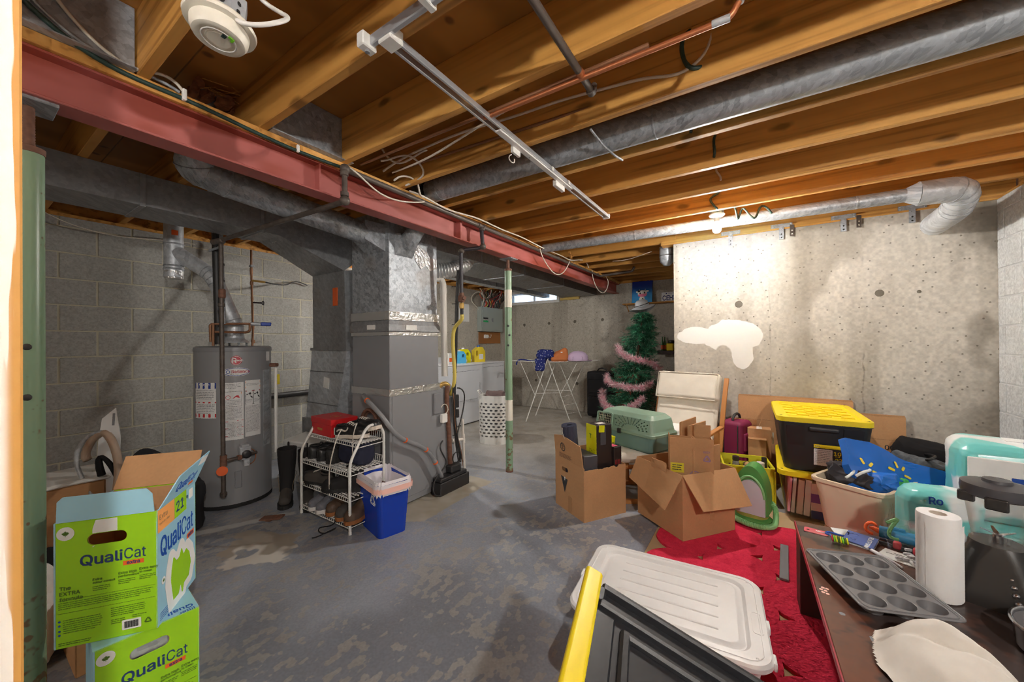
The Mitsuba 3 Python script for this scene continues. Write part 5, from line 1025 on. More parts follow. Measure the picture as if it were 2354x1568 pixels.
# ---------- blue bin ----------
mat('bin_blue', (8, 52, 158), .45); mat('tissue_brown', (92, 70, 66), .9)
scene['m_liner'] = {'type': 'principledthin', 'base_color': {'type': 'rgb', 'value': srgb((216, 218, 232))}, 'roughness': .5, 'diff_trans': .9, 'spec_trans': .35}
mat('liner_pink', (240, 190, 176), .6); mat('liner_white', (222, 216, 220), .6)
BN = TR(-2.150, 1.668, 0, -14)
t = thing('recycling_bin', 'blue plastic recycling bin in front of the furnace', 'bin')
part(t, 'body', mv(tub(.345, .235, .295, .19, .345, .035, .003, .006), BN), 'm_bin_blue', 40)
def bp(m): return mv(m, BN @ frame((.0, -.095, 0), (1, 0, 0), (0, -.0652, .998)))
part(t, 'recycling_mark', mv(prism(recycle(.05).difference(recycle(.05).buffer(-.004)), .0006), BN @ frame((.085, -.1105, .235), (1, 0, 0), (0, -.065, .998)) @ TR(0, 0, .001)), 'm_white_print')
rn = np.random.default_rng(2); nn = 56
def rimring(w, d, z, amp): 
    p = rrect(w, d, .05, 13); zz = z+amp*np.sin(np.arange(len(p))*1.7)+amp*rn.uniform(-.6, .6, len(p)); return np.c_[p*(1+rn.uniform(-.008, .008, (len(p), 1))), zz]
t2 = thing('bin_liner', 'white plastic bag folded over the rim of the blue bin', 'bag')
out = [rimring(.366, .254, .285, .010), rimring(.372, .262, .315, .004), rimring(.368, .258, .335, .003), rimring(.366, .256, .352, .002)]
part(t2, 'overhang', mv(loft(out, False, False), BN), 'm_liner_white', 60)
part(t2, 'pink_band', mv(loft([rimring(.380, .270, .300, .004), rimring(.382, .271, .333, .004)], False, False), BN), 'm_liner_pink', 60, label='pink drawstring band')
part(t2, 'inside', mv(loft([rimring(.368, .257, .353, .003), rimring(.352, .24, .372, .004), rimring(.326, .214, .30, .004), rimring(.30, .19, .22, .01)], False, True), BN), 'm_liner_white', 60)
t = thing('crumpled_paper', 'crumpled brown paper lying in the lined blue bin', 'paper'); part(t, 'paper', mv(rough_up(sub(rbox((.09, .06, .05), .02), 2), .03, 30), BN @ TR(.03, .02, .275)), 'm_tissue_brown', 40)
t = thing('crumpled_paper', 'white tissue lying in the lined blue bin', 'paper'); part(t, 'paper', mv(rough_up(sub(rbox((.09, .09, .05), .02), 2), .025, 30), BN @ TR(-.05, -.01, .255)), 'm_white_print', 40)

# ---------- laundry hamper ----------
t = thing('laundry_hamper', 'white plastic hamper full of oval holes beside the post', 'laundry hamper')
outer = m3.CrossSection([Polygon(rrect(.36, .30, .12, 8)).exterior.coords[:-1]])
H = m3.Manifold.extrude(outer, .60, 0, 0, (1.06, 1.06))-m3.Manifold.extrude(m3.CrossSection([Polygon(rrect(.352, .292, .116, 8)).exterior.coords[:-1]]), .61, 0, 0, (1.06, 1.06)).translate((0, 0, .005))
cut = []
peri = Polygon(rrect(.37, .31, .12, 8)).exterior
for r in range(11):
    for k in range(18):
        q = peri.interpolate((k+.5*(r % 2))/18, normalized=True); n_ = np.array((q.x/.185, q.y/.155)); n_ /= np.linalg.norm(n_)
        c = m3.Manifold.cylinder(.06, 1, 1, 12, True).scale((.020, .011, 1)).rotate((90, 0, 90+math.degrees(math.atan2(n_[1], n_[0])))).translate((q.x, q.y, .10+.040*r)); cut.append(c)
H = H-m3.Manifold.batch_boolean(cut, m3.OpType.Add)
HM = TR(-2.80, 3.86, 0, 20); part(t, 'basket', mv(H, HM), 'm_white_plastic'); part(t, 'handle', mv([tube([(-.17, -.05, .60), (-.195, -.06, .645), (-.19, .02, .64), (-.18, .05, .60)], .008, 8, 5)], HM), 'm_white_plastic', True)
mat('laundry_brown', (96, 80, 78), .9); mat('laundry_grey', (110, 110, 114), .9)
t = thing('laundry_pile', 'brown and grey clothes inside the white hamper', 'clothes')
part(t, 'garment', mv(rough_up(sub(rbox((.24, .18, .10), .05), 2), .04, 16), HM @ TR(.02, 0, .585)), 'm_laundry_brown', 60); part(t, 'garment', mv(rough_up(sub(rbox((.26, .21, .40), .06), 2), .02, 12), HM @ TR(0, 0, .33)), 'm_laundry_grey', 60)

# ---------- drying rack ----------
t = thing('drying_rack', 'white folding wire clothes drying rack in the far corner', 'drying rack')
near, farp = ((-2.80, 5.32), (-3.07, 5.08), (-2.54, 5.56)), ((-2.83, 5.73), (-3.18, 5.58), (-2.46, 5.86))
for mid, a, b in (near, farp):
    for q in (a, b):
        off = np.array((.008, -.008, 0)); A0, B0 = np.array((*q, 0)), np.array((*mid, .985))
        part(t, 'leg', [tube([A0+s*off, B0+s*off*.5], .0055, 8) for s in (-1, 1)], 'm_white_metal', True)
    A0, B0 = np.array((*a, 0)), np.array((*b, 0)); mm = np.array((*mid, .985))
    part(t, 'cross_bar', tube([A0+(mm-A0)*.45, B0+(mm-B0)*.45], .004, 6), 'm_white_metal')
d = np.array((.74, .67, 0)); M0, M1 = np.array((-2.80, 5.32, .94)), np.array((-2.83, 5.73, .94))
for s0, s1, zz in ((-.58, -.02, .03), (.02, .76, .0)):
    for k, m in enumerate((M0, M1)):
        part(t, 'wing_rail', tube([m+d*s0+(0, 0, zz if s0 < -.1 else 0), m+d*s1+(0, 0, 0 if s0 < -.1 else zz)], .005, 8), 'm_white_metal')
    part(t, 'wing_wire', [tube([M0+d*s+(0, 0, zz*(s-s1)/(s0-s1) if s0 < -.1 else 0), M1+d*s+(0, 0, zz*(s-s1)/(s0-s1) if s0 < -.1 else 0)], .0022, 5) for s in np.linspace(s0, s1, 7)], 'm_white_metal')
for m, (mid, a, b) in zip((M0, M1), (near, farp)):
    for s, q in ((-.44, a), (.50, b)):
        A0, B0 = np.array((*q, 0)), np.array((*mid, .985)); part(t, 'strut', tube([m+d*s, A0+(B0-A0)*.42], .004, 6), 'm_white_metal')
for f_ in (.10, .24, .38): part(t, 'cross_wire', [tube([np.array((*n_[i], 0))+(np.array((*n_[0], .985))-np.array((*n_[i], 0)))*f_ for n_ in (near, farp)], .003, 6) for i in (2,)], 'm_white_metal')
def dots_fn(p, n, uv):
    d_, _, _w = voronoi(p.x*22+p.y*9, p.z*22)
    return mix(srgb((22, 34, 98)), srgb((210, 214, 226)), smoothstep(.15, .10, d_))
mat('navy_dots', mikit.proc(dots_fn), .8); mat('rust_cloth', (190, 112, 64), .85); mat('lilac', (196, 172, 200), .8); mat('mauve', (132, 104, 132), .8)
t = thing('garment', 'navy garment with white dots heaped on the drying rack', 'clothes')
part(t, 'cloth', mv(rough_up(sub(rbox((.30, .20, .17), .07), 2), .055, 10, 3), TR(-2.86, 5.36, 1.05, 35)), 'm_navy_dots', 60)
part(t, 'hanging_corner', mv(rough_up(sub(rbox((.16, .05, .20), .025), 2), .025, 14, 5), TR(-2.88, 5.22, .90, 35)), 'm_navy_dots', 60)
part(t, 'tie', tube([(-2.98, 5.26, .97), (-3.1, 5.13, .975), (-3.18, 5.04, .97), (-3.20, 5.02, .90)], .012, 7, 5), 'm_navy_dots', True)
t = thing('garment', 'rust orange cap folded in the middle of the drying rack', 'clothes')
part(t, 'cloth', mv(rough_up(sub(m3.Manifold.batch_hull([m3.Manifold.sphere(.05, 16).translate(c) for c in ((-.10, 0, 0), (.10, 0, 0), (.06, 0, .13), (-.02, .06, .07))]).to_mesh() and fix(m3.Manifold.batch_hull([m3.Manifold.sphere(.05, 16).translate(c) for c in ((-.10, 0, 0), (.10, 0, 0), (.09, 0, .12), (-.02, .06, .06))])), 1), .012, 14), TR(-2.66, 5.46, .995, 40)), 'm_rust_cloth', 60)
part(t, 'label_patch', mv(cb((.03, .002, .012), (.02, -.062, .10)), TR(-2.66, 5.46, .995, 40)), 'm_white_print')
t = thing('cap', 'lilac baseball cap lying at the right of the drying rack', 'cap')
CM = TR(-2.42, 5.64, .955, 35)
part(t, 'crown', mv(lathe([(.125, 0), (.135, .03), (.128, .08), (.10, .125), (.055, .15), (0, .158)], 28).apply_scale((1.25, .95, 1)), CM), 'm_lilac', True)
part(t, 'panel_seam', mv([tube([(.17*math.cos(a), .128*math.sin(a), .01), (.155*math.cos(a), .118*math.sin(a), .08), (.06*math.cos(a), .05*math.sin(a), .148)], .0025, 5, 4) for a in (-2.2, -1.3, -.5)], CM), 'm_mauve')
part(t, 'strap', mv(tube([(-.17, -.02, .03), (-.20, -.01, .05), (-.22, .0, .03), (-.19, .0, .01)], .014, 8, 5), CM), 'm_lilac', True)
part(t, 'brim', mv(prism(Point(0, 0).buffer(.10), .006), CM @ TR(.14, .05, .0)), 'm_mauve')
# ---------- luggage in the far corner ----------
mat('suitcase_black', (20, 20, 24), .7, spec=.3); mat('suitcase_red', (176, 34, 24), .5)
def suitcase(lab, M, w, d, h, m, trim, handle=True):
    t = thing('suitcase', lab, 'suitcase')
    part(t, 'body', mv(rbox((w, d, h), .035, (0, 0, h/2+.03)), M), m, 40)
    part(t, 'piping', mv([tube(np.c_[np.array(Polygon(rrect(w+.004, h-.01, .05)).exterior.coords)[:, 0], np.full(29, yy_), np.array(Polygon(rrect(w+.004, h-.01, .05)).exterior.coords)[:, 1]+h/2+.03], .005, 6) for yy_ in (-d*.30, d*.30)], M), trim, True)
    part(t, 'front_pocket', mv(rbox((w*.82, .03, h*.40), .014, (0, -d/2-.006, h*.30)), M), m, 40); part(t, 'front_pocket', mv(rbox((w*.82, .024, h*.30), .012, (0, -d/2-.004, h*.72)), M), m, 40)
    part(t, 'zip', mv([tube([(-w*.38, -d/2-.02, h*.52), (w*.38, -d/2-.02, h*.52)], .003, 5)], M), trim)
    part(t, 'handle', mv(tube([(-.08, 0, h+.025), (-.07, 0, h+.055), (.07, 0, h+.055), (.08, 0, h+.025)], .011, 8, 4), M), trim, True)
    part(t, 'wheel', mv(cyl((-w*.36, -.02, .025), (-w*.36, .02, .025), .025, 16), M), 'm_black_plastic', 40); part(t, 'wheel', mv(cyl((w*.36, -.02, .025), (w*.36, .02, .025), .025, 16), M), 'm_black_plastic', 40)
    return t
suitcase('tall black suitcase standing against the far wall', TR(-2.14, 5.98, 0, -6), .44, .26, .74, 'm_suitcase_black', 'm_black_plastic')
suitcase('red suitcase half hidden behind the Christmas tree', TR(-1.74, 6.08, 0, 0), .36, .24, .70, 'm_suitcase_red', 'm_ink_red')

# ---------- Christmas tree ----------
mat('needle_dark', (26, 74, 50), .5, spec=.5); mat('needle_light', (58, 128, 94), .4, spec=.6); mat('bark', (70, 50, 34), .8)
t = thing('christmas_tree', 'artificial green Christmas tree beside the corner of the concrete wall', 'Christmas tree')
rn = np.random.default_rng(11)
axis = lambda z: np.array((-1.50+.14*z, 5.16, z))
part(t, 'trunk', tube([axis(0), axis(.8), axis(1.62)], [.022, .016, .008], 10), 'm_bark'); part(t, 'stand', [cyl(axis(.03), axis(.03)+(.22*math.cos(a), .22*math.sin(a), -.02), .012, 8) for a in (.5, 2.6, 4.7)], 'm_bark')
def quads(P0, D, Wd):
    """thin two-triangle slivers from P0 along D."""
    v = np.stack([P0-Wd, P0+Wd, P0+D+Wd*.3, P0+D-Wd*.3], 1).reshape(-1, 3); k = np.arange(len(P0))*4
    return trimesh.Trimesh(v, np.vstack([np.c_[k, k+1, k+2], np.c_[k, k+2, k+3]]), process=False)
parts2 = {0: [], 1: []}
for i in range(820):
    z = .16+1.50*(rn.random()**1.15); R = np.interp(z, [.1, .3, .6, 1.0, 1.4, 1.62, 1.7], [.40, .41, .36, .30, .225, .15, .06]); a = rn.uniform(0, 2*PI); r1 = R*rn.uniform(.55, 1.02)
    b = axis(z); e = b+np.array((r1*math.cos(a), r1*math.sin(a), -.05+.10*r1)); n_ = 34
    s = rn.uniform(.25, 1, n_)[:, None]; P0 = b+(e-b)*s; dirn = (e-b)/np.linalg.norm(e-b)
    D = dirn*.026+rn.normal(0, 1, (n_, 3))*.024; W = np.cross(D, rn.normal(0, 1, (n_, 3))); W *= .0032/np.linalg.norm(W, axis=1, keepdims=True)
    parts2[int(rn.random() < .42)].append(quads(P0, D, W))
part(t, 'needles', trimesh.util.concatenate(parts2[0]), 'm_needle_dark', kind='stuff', label='dark green plastic needles'); part(t, 'needles', trimesh.util.concatenate(parts2[1]), 'm_needle_light', kind='stuff', label='lighter glossy green needles')
mat('tinsel', (206, 140, 154), .3, metal=.3); mat('tinsel_silver', (232, 214, 216), .25, metal=.3)
def garland(lab, pts, n_=1500):
    P = smoothpath(pts, 40); idx = rn.integers(0, len(P), n_); D = rn.normal(0, 1, (n_, 3)); D *= (.072*rn.uniform(.6, 1, (n_, 1)))/np.linalg.norm(D, axis=1, keepdims=True)
    W = np.cross(D, rn.normal(0, 1, (n_, 3))); W *= .0030/np.linalg.norm(W, axis=1, keepdims=True)
    t = thing('tinsel_garland', lab, 'garland'); k_ = n_//2; part(t, 'strands', quads(P[idx[:k_]], D[:k_], W[:k_]), 'm_tinsel', kind='stuff'); part(t, 'strands', quads(P[idx[k_:]], D[k_:], W[k_:]), 'm_tinsel_silver', kind='stuff'); part(t, 'cord', tube(P, .003, 5), 'm_lilac')
def ringp(z, a): R = np.interp(z, [.1, .3, .6, 1.0, 1.4], [.40, .41, .36, .30, .22])+.03; return axis(z)+(R*math.cos(a), R*math.sin(a), 0)
garland('upper pink tinsel garland slanting across the tree', [ringp(1.20, -2.5), ringp(1.12, -2.1), ringp(1.06, -1.7), ringp(1.03, -1.25), ringp(.98, -.7), ringp(.90, -.3)])
garland('middle pink tinsel garland on the tree', [ringp(.80, -2.85), ringp(.72, -2.4), ringp(.70, -2.0), ringp(.68, -1.5), ringp(.68, -1.1), ringp(.74, -.7)])
garland('lowest pink tinsel garland drooping above the pet carrier', [ringp(.58, -2.9), ringp(.48, -2.45), ringp(.40, -2.05), ringp(.38, -1.7), ringp(.44, -1.3), ringp(.55, -.95)], 2200)
t = thing('sun_hat', 'grey floppy sun hat on top of the Christmas tree', 'hat')
mat('hat_grey', (172, 176, 180), .8); HT = TR(-1.275, 5.16, 1.69) @ rotm((0, 1, 0), -14)
br = lathe([(.085, .03), (.12, .02), (.165, .0), (.17, -.006), (.16, -.008), (.08, .02)], 36); br.vertices[:, 2] += .022*np.sin(2.2*np.arctan2(br.vertices[:, 1], br.vertices[:, 0])+1)*np.hypot(br.vertices[:, 0], br.vertices[:, 1])/.16
part(t, 'brim', mv(br, HT), 'm_hat_grey', 60); part(t, 'crown', mv(rough_up(lathe([(.088, .02), (.092, .06), (.08, .105), (.05, .125), (0, .13)], 30), .006, 14), HT), 'm_hat_grey', 60)
part(t, 'band', mv([tube([(.093*math.cos(a), .093*math.sin(a), .062+.02*math.sin(a)) for a in np.linspace(0, 2*PI, 25)], .004, 6)], HT), 'm_ink_black', True)
# ---------- shelves on the far wall ----------
t = thing('wall_shelf', 'light wooden shelf on the far wall behind the tree', 'shelf'); part(t, 'board', chamf(-1.86, XJ-.002, YF-.16, YF-.002, 1.865, 1.885, .002), 'm_raw_wood')
part(t, 'bracket', [tube([(-1.80, YF-.006, 1.76), (-1.80, YF-.14, 1.863)], .008, 6)], 'm_raw_wood')
part(t, 'hanger', bx(-1.585, -1.535, YF-.02, YF-.004, 1.885, 2.24), 'm_raw_wood')
def sky_pic(p, n, uv): return mix(srgb((40, 150, 214)), srgb((6, 40, 140)), smoothstep(1.92, 2.2, p.z))
mat('pic_blue', mikit.proc(sky_pic), .5); mat('cow_white', (236, 232, 226), .6); mat('cow_pink', (232, 128, 160), .6); mat('cow_dark', (50, 36, 34), .6)
t = thing('canvas_picture', 'blue canvas with a painted cow standing on the shelf', 'painting')
PM = frame((-1.565, YF-.09, 1.887), (1, 0, 0), (0, .12, 1)); part(t, 'canvas', mv(cb((.32, .36, .018), (0, .18, -.009)), PM), 'm_pic_blue')
E_ = lambda cx, cy, rx, ry: affinity.translate(disc2(rx, ry), cx, cy)
part(t, 'cow', mv(prism(union_all([E_(.005, .155, .075, .055), E_(.0, .06, .045, .05), E_(-.07, .185, .03, .016), E_(.08, .19, .028, .015), Polygon([(-.045, .2), (-.03, .2), (-.045, .235)]), Polygon([(.04, .2), (.055, .2), (.055, .24)])]), .0008), PM), 'm_cow_white')
part(t, 'muzzle', mv(prism(union_all([E_(.005, .125, .07, .025), Polygon([(.02, .13), (.072, .165), (.07, .12)])]), .0008), PM @ TR(0, 0, .001)), 'm_cow_pink')
part(t, 'eye', mv(prism(union_all([E_(-.028, .16, .013, .015), E_(.04, .165, .013, .015), E_(-.05, .195, .022, .016), E_(.01, .07, .012, .01)]), .0008), PM @ TR(0, 0, .0012)), 'm_cow_dark')
mat('plate_white', (226, 226, 230), .4); mat('plate_blue', (40, 46, 110), .5)
t = thing('licence_plate', 'white licence plate with blue letters at the end of the shelf', 'licence plate'); LP = frame((-1.27, YF-.06, 1.887), (1, 0, 0), (0, .1, 1))
part(t, 'plate', mv(prism(affinity.translate(Polygon(rrect(.30, .15, .012)), .15, .076), .003, -.003), LP), 'm_plate_white'); part(t, 'lettering', mv(text('CEHE', .075, .0008, True, TR(.018, .020), width=.20), LP), 'm_plate_blue'); part(t, 'motto', mv([text('ONTARIO', .016, .0006, False, TR(.10, .122)), prism(affinity.translate(disc2(.009, .009), .075, .128), .0006)], LP), 'm_plate_blue')
t = thing('picture_ledge_glass', 'small clear glass on the shelf left of the canvas', 'glass'); scene['m_glass'] = {'type': 'thindielectric', 'int_ior': 1.3}; part(t, 'cup', lathe([(.02, 0), (.026, .065), (.025, .065), (.019, .004), (0, .004)], 18, (-1.80, YF-.08, 1.886)), 'm_glass', True)
t = thing('wall_shelf', 'dark narrow shelf half hidden behind the concrete corner', 'shelf'); part(t, 'board', chamf(-1.32, XJ-.002, YF-.14, YF-.002, 1.09, 1.11, .002), 'm_cow_dark'); part(t, 'board_front', chamf(-1.32, XJ-.002, YF-.145, YF-.14, 1.05, 1.112, .002), 'm_cow_dark')
mat('bottle_green', (50, 92, 44), .3); mat('sauce', (170, 70, 30), .4); mat('yellow_can', (226, 196, 30), .4)
for i, x in enumerate((-1.255, -1.225)):
    t = thing('bottle', ('green bottle with an orange label on the dark shelf', 'second green bottle standing close behind the first')[i], 'bottle'); part(t, 'body', lathe([(0, 1.11), (.022, 1.11), (.022, 1.22), (.01, 1.28), (.01, 1.33), (0, 1.33)], 16, (x, YF-.09+.04*i, 0)), 'm_bottle_green', 40); part(t, 'label_band', lathe([(.0225, 1.13), (.0228, 1.14), (.0228, 1.19), (.0225, 1.20)], 16, (x, YF-.09+.04*i, 0)), 'm_sauce', 40)
t = thing('yellow_tin', 'yellow tin with a dark lid on the dark shelf', 'tin'); part(t, 'tin', chamf(-1.19, -1.09, YF-.12, YF-.04, 1.11, 1.225, .01), 'm_yellow_can'); part(t, 'lid', lathe([(.03, 1.225), (.045, 1.24), (.045, 1.27), (0, 1.275)], 16, (-1.12, YF-.08, 0)), 'm_black_plastic', 40)
# ---------- rug ----------
mat('rug_tan', (176, 152, 118), .95, spec=.1)
def rug_fn(p, n, uv):
    f = noise(p.x*230, p.y*230, 1.0); g = fbm(p.x*40, p.y*40, 3.0, octaves=3)
    return mix(srgb((176, 24, 46)), srgb((226, 62, 88)), .2+.35*f+.4*g)
mat('rug_red', mikit.proc(rug_fn), .95, spec=.1, bump=lambda p, n, uv: fbm(p.x*110, p.y*110, 2.0, octaves=2), bscale=.012)
t = thing('rug', 'shaggy red rug with tan gaps under the table and cartons', 'rug')
rugp = sbox(-.57, .98, 1.15, 3.36)
part(t, 'backing', chamf(-.57, 1.15, .98, 3.36, 0, .006, .002), 'm_rug_tan')
discs = [Point(-.383+.2858*i, 2.235+.33*j+.165*(i % 2)).buffer(.1725, 24) for i in range(0, 7) for j in range(-4, 4) if not (j*.33+.165*(i % 2)+2.235 > 3.15)]
discs = union_all(discs).intersection(sbox(-.55, 1.0, 1.13, 3.25))
part(t, 'red_pile', prism(discs, .016, .004), 'm_rug_red', label='shaggy red pile')
whole('grey_strip', mv(chamf(-.02, .02, -.20, .20, 0, .012, .002), TR(.118, 2.58, .02, -3)), 'm_ink_grey', 'flat grey strip lying on the rug beside the table leg', 'strip')

# ---------- cartons ----------
def carton(lab, F, ang, w, d, h, flaps=True, m='m_card', name='carton'):
    """F: bottom corner; ang: direction of the right-hand face; the other face goes to its left."""
    t = thing(name, lab, 'box'); ex = np.array((math.cos(ang), math.sin(ang), 0)); ey = np.array((-math.sin(ang), math.cos(ang), 0)); o = np.array((*F, 0.)) if len(F) == 2 else np.array(F, float); uz = np.array((0, 0, 1.))
    walls = {'front': (frame(o, ex, uz), w), 'left': (frame(o, ey, uz), d), 'right': (frame(o+ex*w, ey, uz), d), 'back': (frame(o+ey*d, ex, uz), w)}
    return t, o, ex, ey, uz, walls
def panel(t, M, poly, m, e=.005, nm='panel', lab=None): return part(t, nm, mv(prism(poly, e, -e), M), m, label=lab)
t, o, ex, ey, uz, W = carton('open cardboard carton holding a yoga mat and black and yellow boxes', (-1.013, 2.45, .0), math.atan2(.319, .195), .374, .365, .36)
# right-hand face with a torn rim
rr_ = random.Random(2); rim_ = [(x, .357+(rr_.uniform(-.012, .006) if .12 < x < .34 else 0)) for x in np.linspace(.374, 0, 26)]
panel(t, W['front'][0], Polygon([(0, 0), (.374, 0)]+rim_), 'm_card')
lf = sbox(0, 0, .365, .375).difference(affinity.translate(Polygon(rrect(.085, .032, .015)), .24, .30))
part(t, 'panel', mv(prism(lf, .005), W['left'][0]), 'm_card'); panel(t, W['right'][0], sbox(0, 0, .365, .36), 'm_card'); part(t, 'panel', mv(prism(sbox(0, 0, .374, .42), .005, -.005), W['back'][0]), 'm_card2')
part(t, 'bottom', mv(cb((.37, .36, .006), (.187, .182, .003)), frame(o, ex, ey)), 'm_card')
lfl = frame(o+uz*.375, ey, uz-.10*ex); part(t, 'flap', mv(prism(Polygon([(.01, 0), (.365, 0), (.362, .165), (.25, .185), (.02, .15)]), .005), lfl), 'm_card', label='tall left flap standing up')
FO = W['left'][0] @ TR(.365, 0, -.0008) @ np.diag([-1., 1, 1, 1])    # seen from outside the left face
LM = W['left'][0] @ np.array([[-1., 0, 0, .365], [0, 1, 0, 0], [0, 0, -1, -.0008], [0, 0, 0, 1]])
LFM = lfl @ np.array([[-1., 0, 0, .365], [0, 1, 0, 0], [0, 0, -1, -.0008], [0, 0, 0, 1]])
part(t, 'tape', mv(cb((.045, .12, .0006), (.19, .06, .0003)), LM), 'm_card2'); 
part(t, 'logo', mv(prism(Polygon([(.075, .245), (.165, .235), (.125, .13)]), .0008), LM), 'm_ink_black'); part(t, 'logo', mv(prism(union_all([Polygon([(.115, .246), (.135, .244), (.128, .215)])]), .001), LM), 'm_white_print')
part(t, 'round_mark', mv(prism(Point(.115, .095).buffer(.032).difference(Point(.115, .095).buffer(.026)), .0008), LFM), 'm_ink_black'); part(t, 'round_mark', mv([mv(text('25', .018, .0008, True, center=True), TR(.115, .098)), mv(text('%', .016, .0008, True, center=True), TR(.115, .078))], LFM), 'm_ink_black')
part(t, 'print', mv([mv(lines_of_print(.16, 4, .006, .009, rr_), TR(.06, .045))], LFM), 'm_rust')
IN = frame(o, ex, ey)
mat('mat_navy', (44, 48, 66), .6); mat('box_black', (34, 28, 28), .4); mat('box_yellow', (206, 204, 16), .45); mat('slate', (60, 62, 68), .5); mat('pink_print', (214, 90, 120), .5)
def spiral(n=110, r0=.020, r1=.058): 
    a = np.linspace(0, 3.6*2*PI, n); r = np.linspace(r0, r1, n); L = LineString(np.c_[r*np.cos(a), r*np.sin(a)]); return L.buffer(.0042)
YM = IN @ TR(.11, .25, .03) @ rotm((1, 0, 0), 2) @ rotm((0, 1, 0), -7)
t = thing('yoga_mat', 'rolled dark blue yoga mat standing in the carton', 'yoga mat'); part(t, 'roll', mv(prism(spiral(), .61), YM), 'm_mat_navy', 40); part(t, 'core', mv(lathe([(.0, .55), (.019, .55)], 20), YM), 'm_dark_gap')
part(t, 'cord', mv(tube([(-.063, -.0, .60), (-.065, -.01, .54), (-.03, -.062, .45), (.02, -.066, .40), (.06, -.06, .34)], .0025, 6, 5), YM), 'm_lace_white')
t = thing('slate_box', 'dark slate box tucked against the tall carton flap', 'box'); part(t, 'box', mv(chamf(.01, .13, .03, .22, .01, .45, .004), IN @ rotm((0, 1, 0), 2)), 'm_slate')
t = thing('retail_box', 'tall black box with a bright yellow side standing in the carton', 'box'); BM = IN @ TR(.15, .05, .02, 0)
part(t, 'box', mv(chamf(0, .14, 0, .12, 0, .63, .002), BM), 'm_box_black'); part(t, 'yellow_side', mv(cb((.002, .118, .628), (-.0008, .06, .315)), BM), 'm_box_yellow')
part(t, 'yellow_flap', mv(cb((.05, .002, .05), (.005, -.001, .605)), BM @ rotm((0, 1, 0), 4)), 'm_box_yellow'); part(t, 'label_sticker', mv(cb((.07, .05, .001), (.08, .06, .6305)), BM), 'm_sticker'); part(t, 'tape', mv(cb((.05, .001, .13), (.06, -.0005, .55)), BM), 'm_slate')
part(t, 'print', mv([mv(lines_of_print(.07, 30, .004, .009, rr_), frame((-.002, .085, .45), (0, -1, 0), (0, 0, 1))), mv(text('T', .03, .001, True), frame((-.002, .08, .53), (0, -1, 0), (0, 0, 1)))], BM), 'm_dark_green')
t = thing('retail_box', 'tilted yellow box behind the tall black one in the carton', 'box'); BM = IN @ TR(.235, .20, .08, -4) @ rotm((0, 1, 0), 10)
part(t, 'box', mv(chamf(0, .13, 0, .09, 0, .46, .002), BM), 'm_box_yellow'); part(t, 'black_panel', mv(cb((.075, .002, .25), (.042, -.0008, .32)), BM), 'm_box_black')
part(t, 'lettering', mv([text('EVOLVE', .022, .001, True, frame((.118, -.002, .30), (0, 0, 1), (-1, 0, 0))), text('FORCE', .02, .001, True, frame((.05, -.003, .40), (0, 0, 1), (-1, 0, 0)))], BM), 'm_ink_black')
t = thing('retail_box', 'small black box with a pink top in the carton', 'box'); BM = IN @ TR(.295, .03, .27, 6); part(t, 'box', mv(chamf(0, .075, 0, .10, 0, .21, .002), BM), 'm_box_black'); part(t, 'pink_top', mv(cb((.05, .06, .001), (.035, .05, .2105)), BM), 'm_pink_print'); part(t, 'print', mv([cb((.003, .001, .035), (.012+.012*i, -.0005, .10)) for i in range(5)], BM), 'm_ink_red')
# second carton with folded ones inside
t, o, ex, ey, uz, W = carton('large open carton with folded flaps full of flattened cartons', (-.392, 2.513, .021), math.atan2(.342, .263), .431, .431, .405)
for k in ('front', 'back', 'left', 'right'): part(t, 'panel', mv(prism(sbox(0, 0, .431, .405), .005, -.005 if k in ('front', 'right') else 0), W[k][0]), 'm_card2' if k in ('back', 'right') else 'm_card')
part(t, 'bottom', mv(cb((.425, .425, .006), (.2155, .2155, .003)), frame(o, ex, ey)), 'm_card')
part(t, 'flap', mv(prism(Polygon([(0, 0), (.431, 0), (.424, -.235), (.045, -.215)]), .005), frame(o+uz*.405, ex, uz+.62*ey)), 'm_card', label='wide front flap folded down')
part(t, 'flap', mv(prism(Polygon([(0.0, 0), (.431, 0), (.425, -.16), (.03, -.235)]), .005), frame(o+uz*.405, ey, uz+.55*ex)), 'm_card', label='left flap folded down')
part(t, 'flap', mv(prism(Polygon([(0, 0), (.431, 0), (.42, .12), (.01, .12)]), .005), frame(o+uz*.405+ex*.431, ey, uz+.1*ex)), 'm_card2') if False else None
part(t, 'torn_flap', mv(rough_up(sub(cb((.14, .004, .075), (.20, -.01, 0)), 2), .012, 20), frame(o+uz*.41-.02*ex, ey, -ex+.0*uz, None)), 'm_card')
IN2 = frame(o, ex, ey)
def flat_carton(lab, M, w, h, e=.02, m='m_card', marks=(), fold=True):
    t = thing('flattened_carton', lab, 'flattened box'); part(t, 'sheet', mv(chamf(0, w, 0, e*.45, 0, h, .001), M), m)
    part(t, 'sheet', mv(chamf(.006, w+.002, e*.5, e, 0, h-.006, .001), M), m)
    for ms, c in marks: part(t, 'print', mv(ms, M @ frame((0, -.0005, 0), (1, 0, 0), (0, 0, 1))), c)
    return t
bx_ = thing('small_carton', 'small open carton with a yellow sticker standing inside the large one', 'box'); SM = IN2 @ TR(.03, .14, .10, -37)
part(bx_, 'panel', mv(chamf(0, .26, 0, .004, 0, .51, .001), SM), 'm_card2'); part(bx_, 'panel', mv(chamf(.256, .26, 0, .10, 0, .50, .001), SM), 'm_card2'); part(bx_, 'panel', mv(chamf(0, .26, .10, .104, 0, .50, .001), SM), 'm_card2'); part(bx_, 'panel', mv(chamf(0, .004, 0, .10, 0, .52, .001), SM), 'm_card2')
part(bx_, 'back_flap', mv(chamf(.16, .26, .096, .10, .50, .58, .001), SM), 'm_card2')
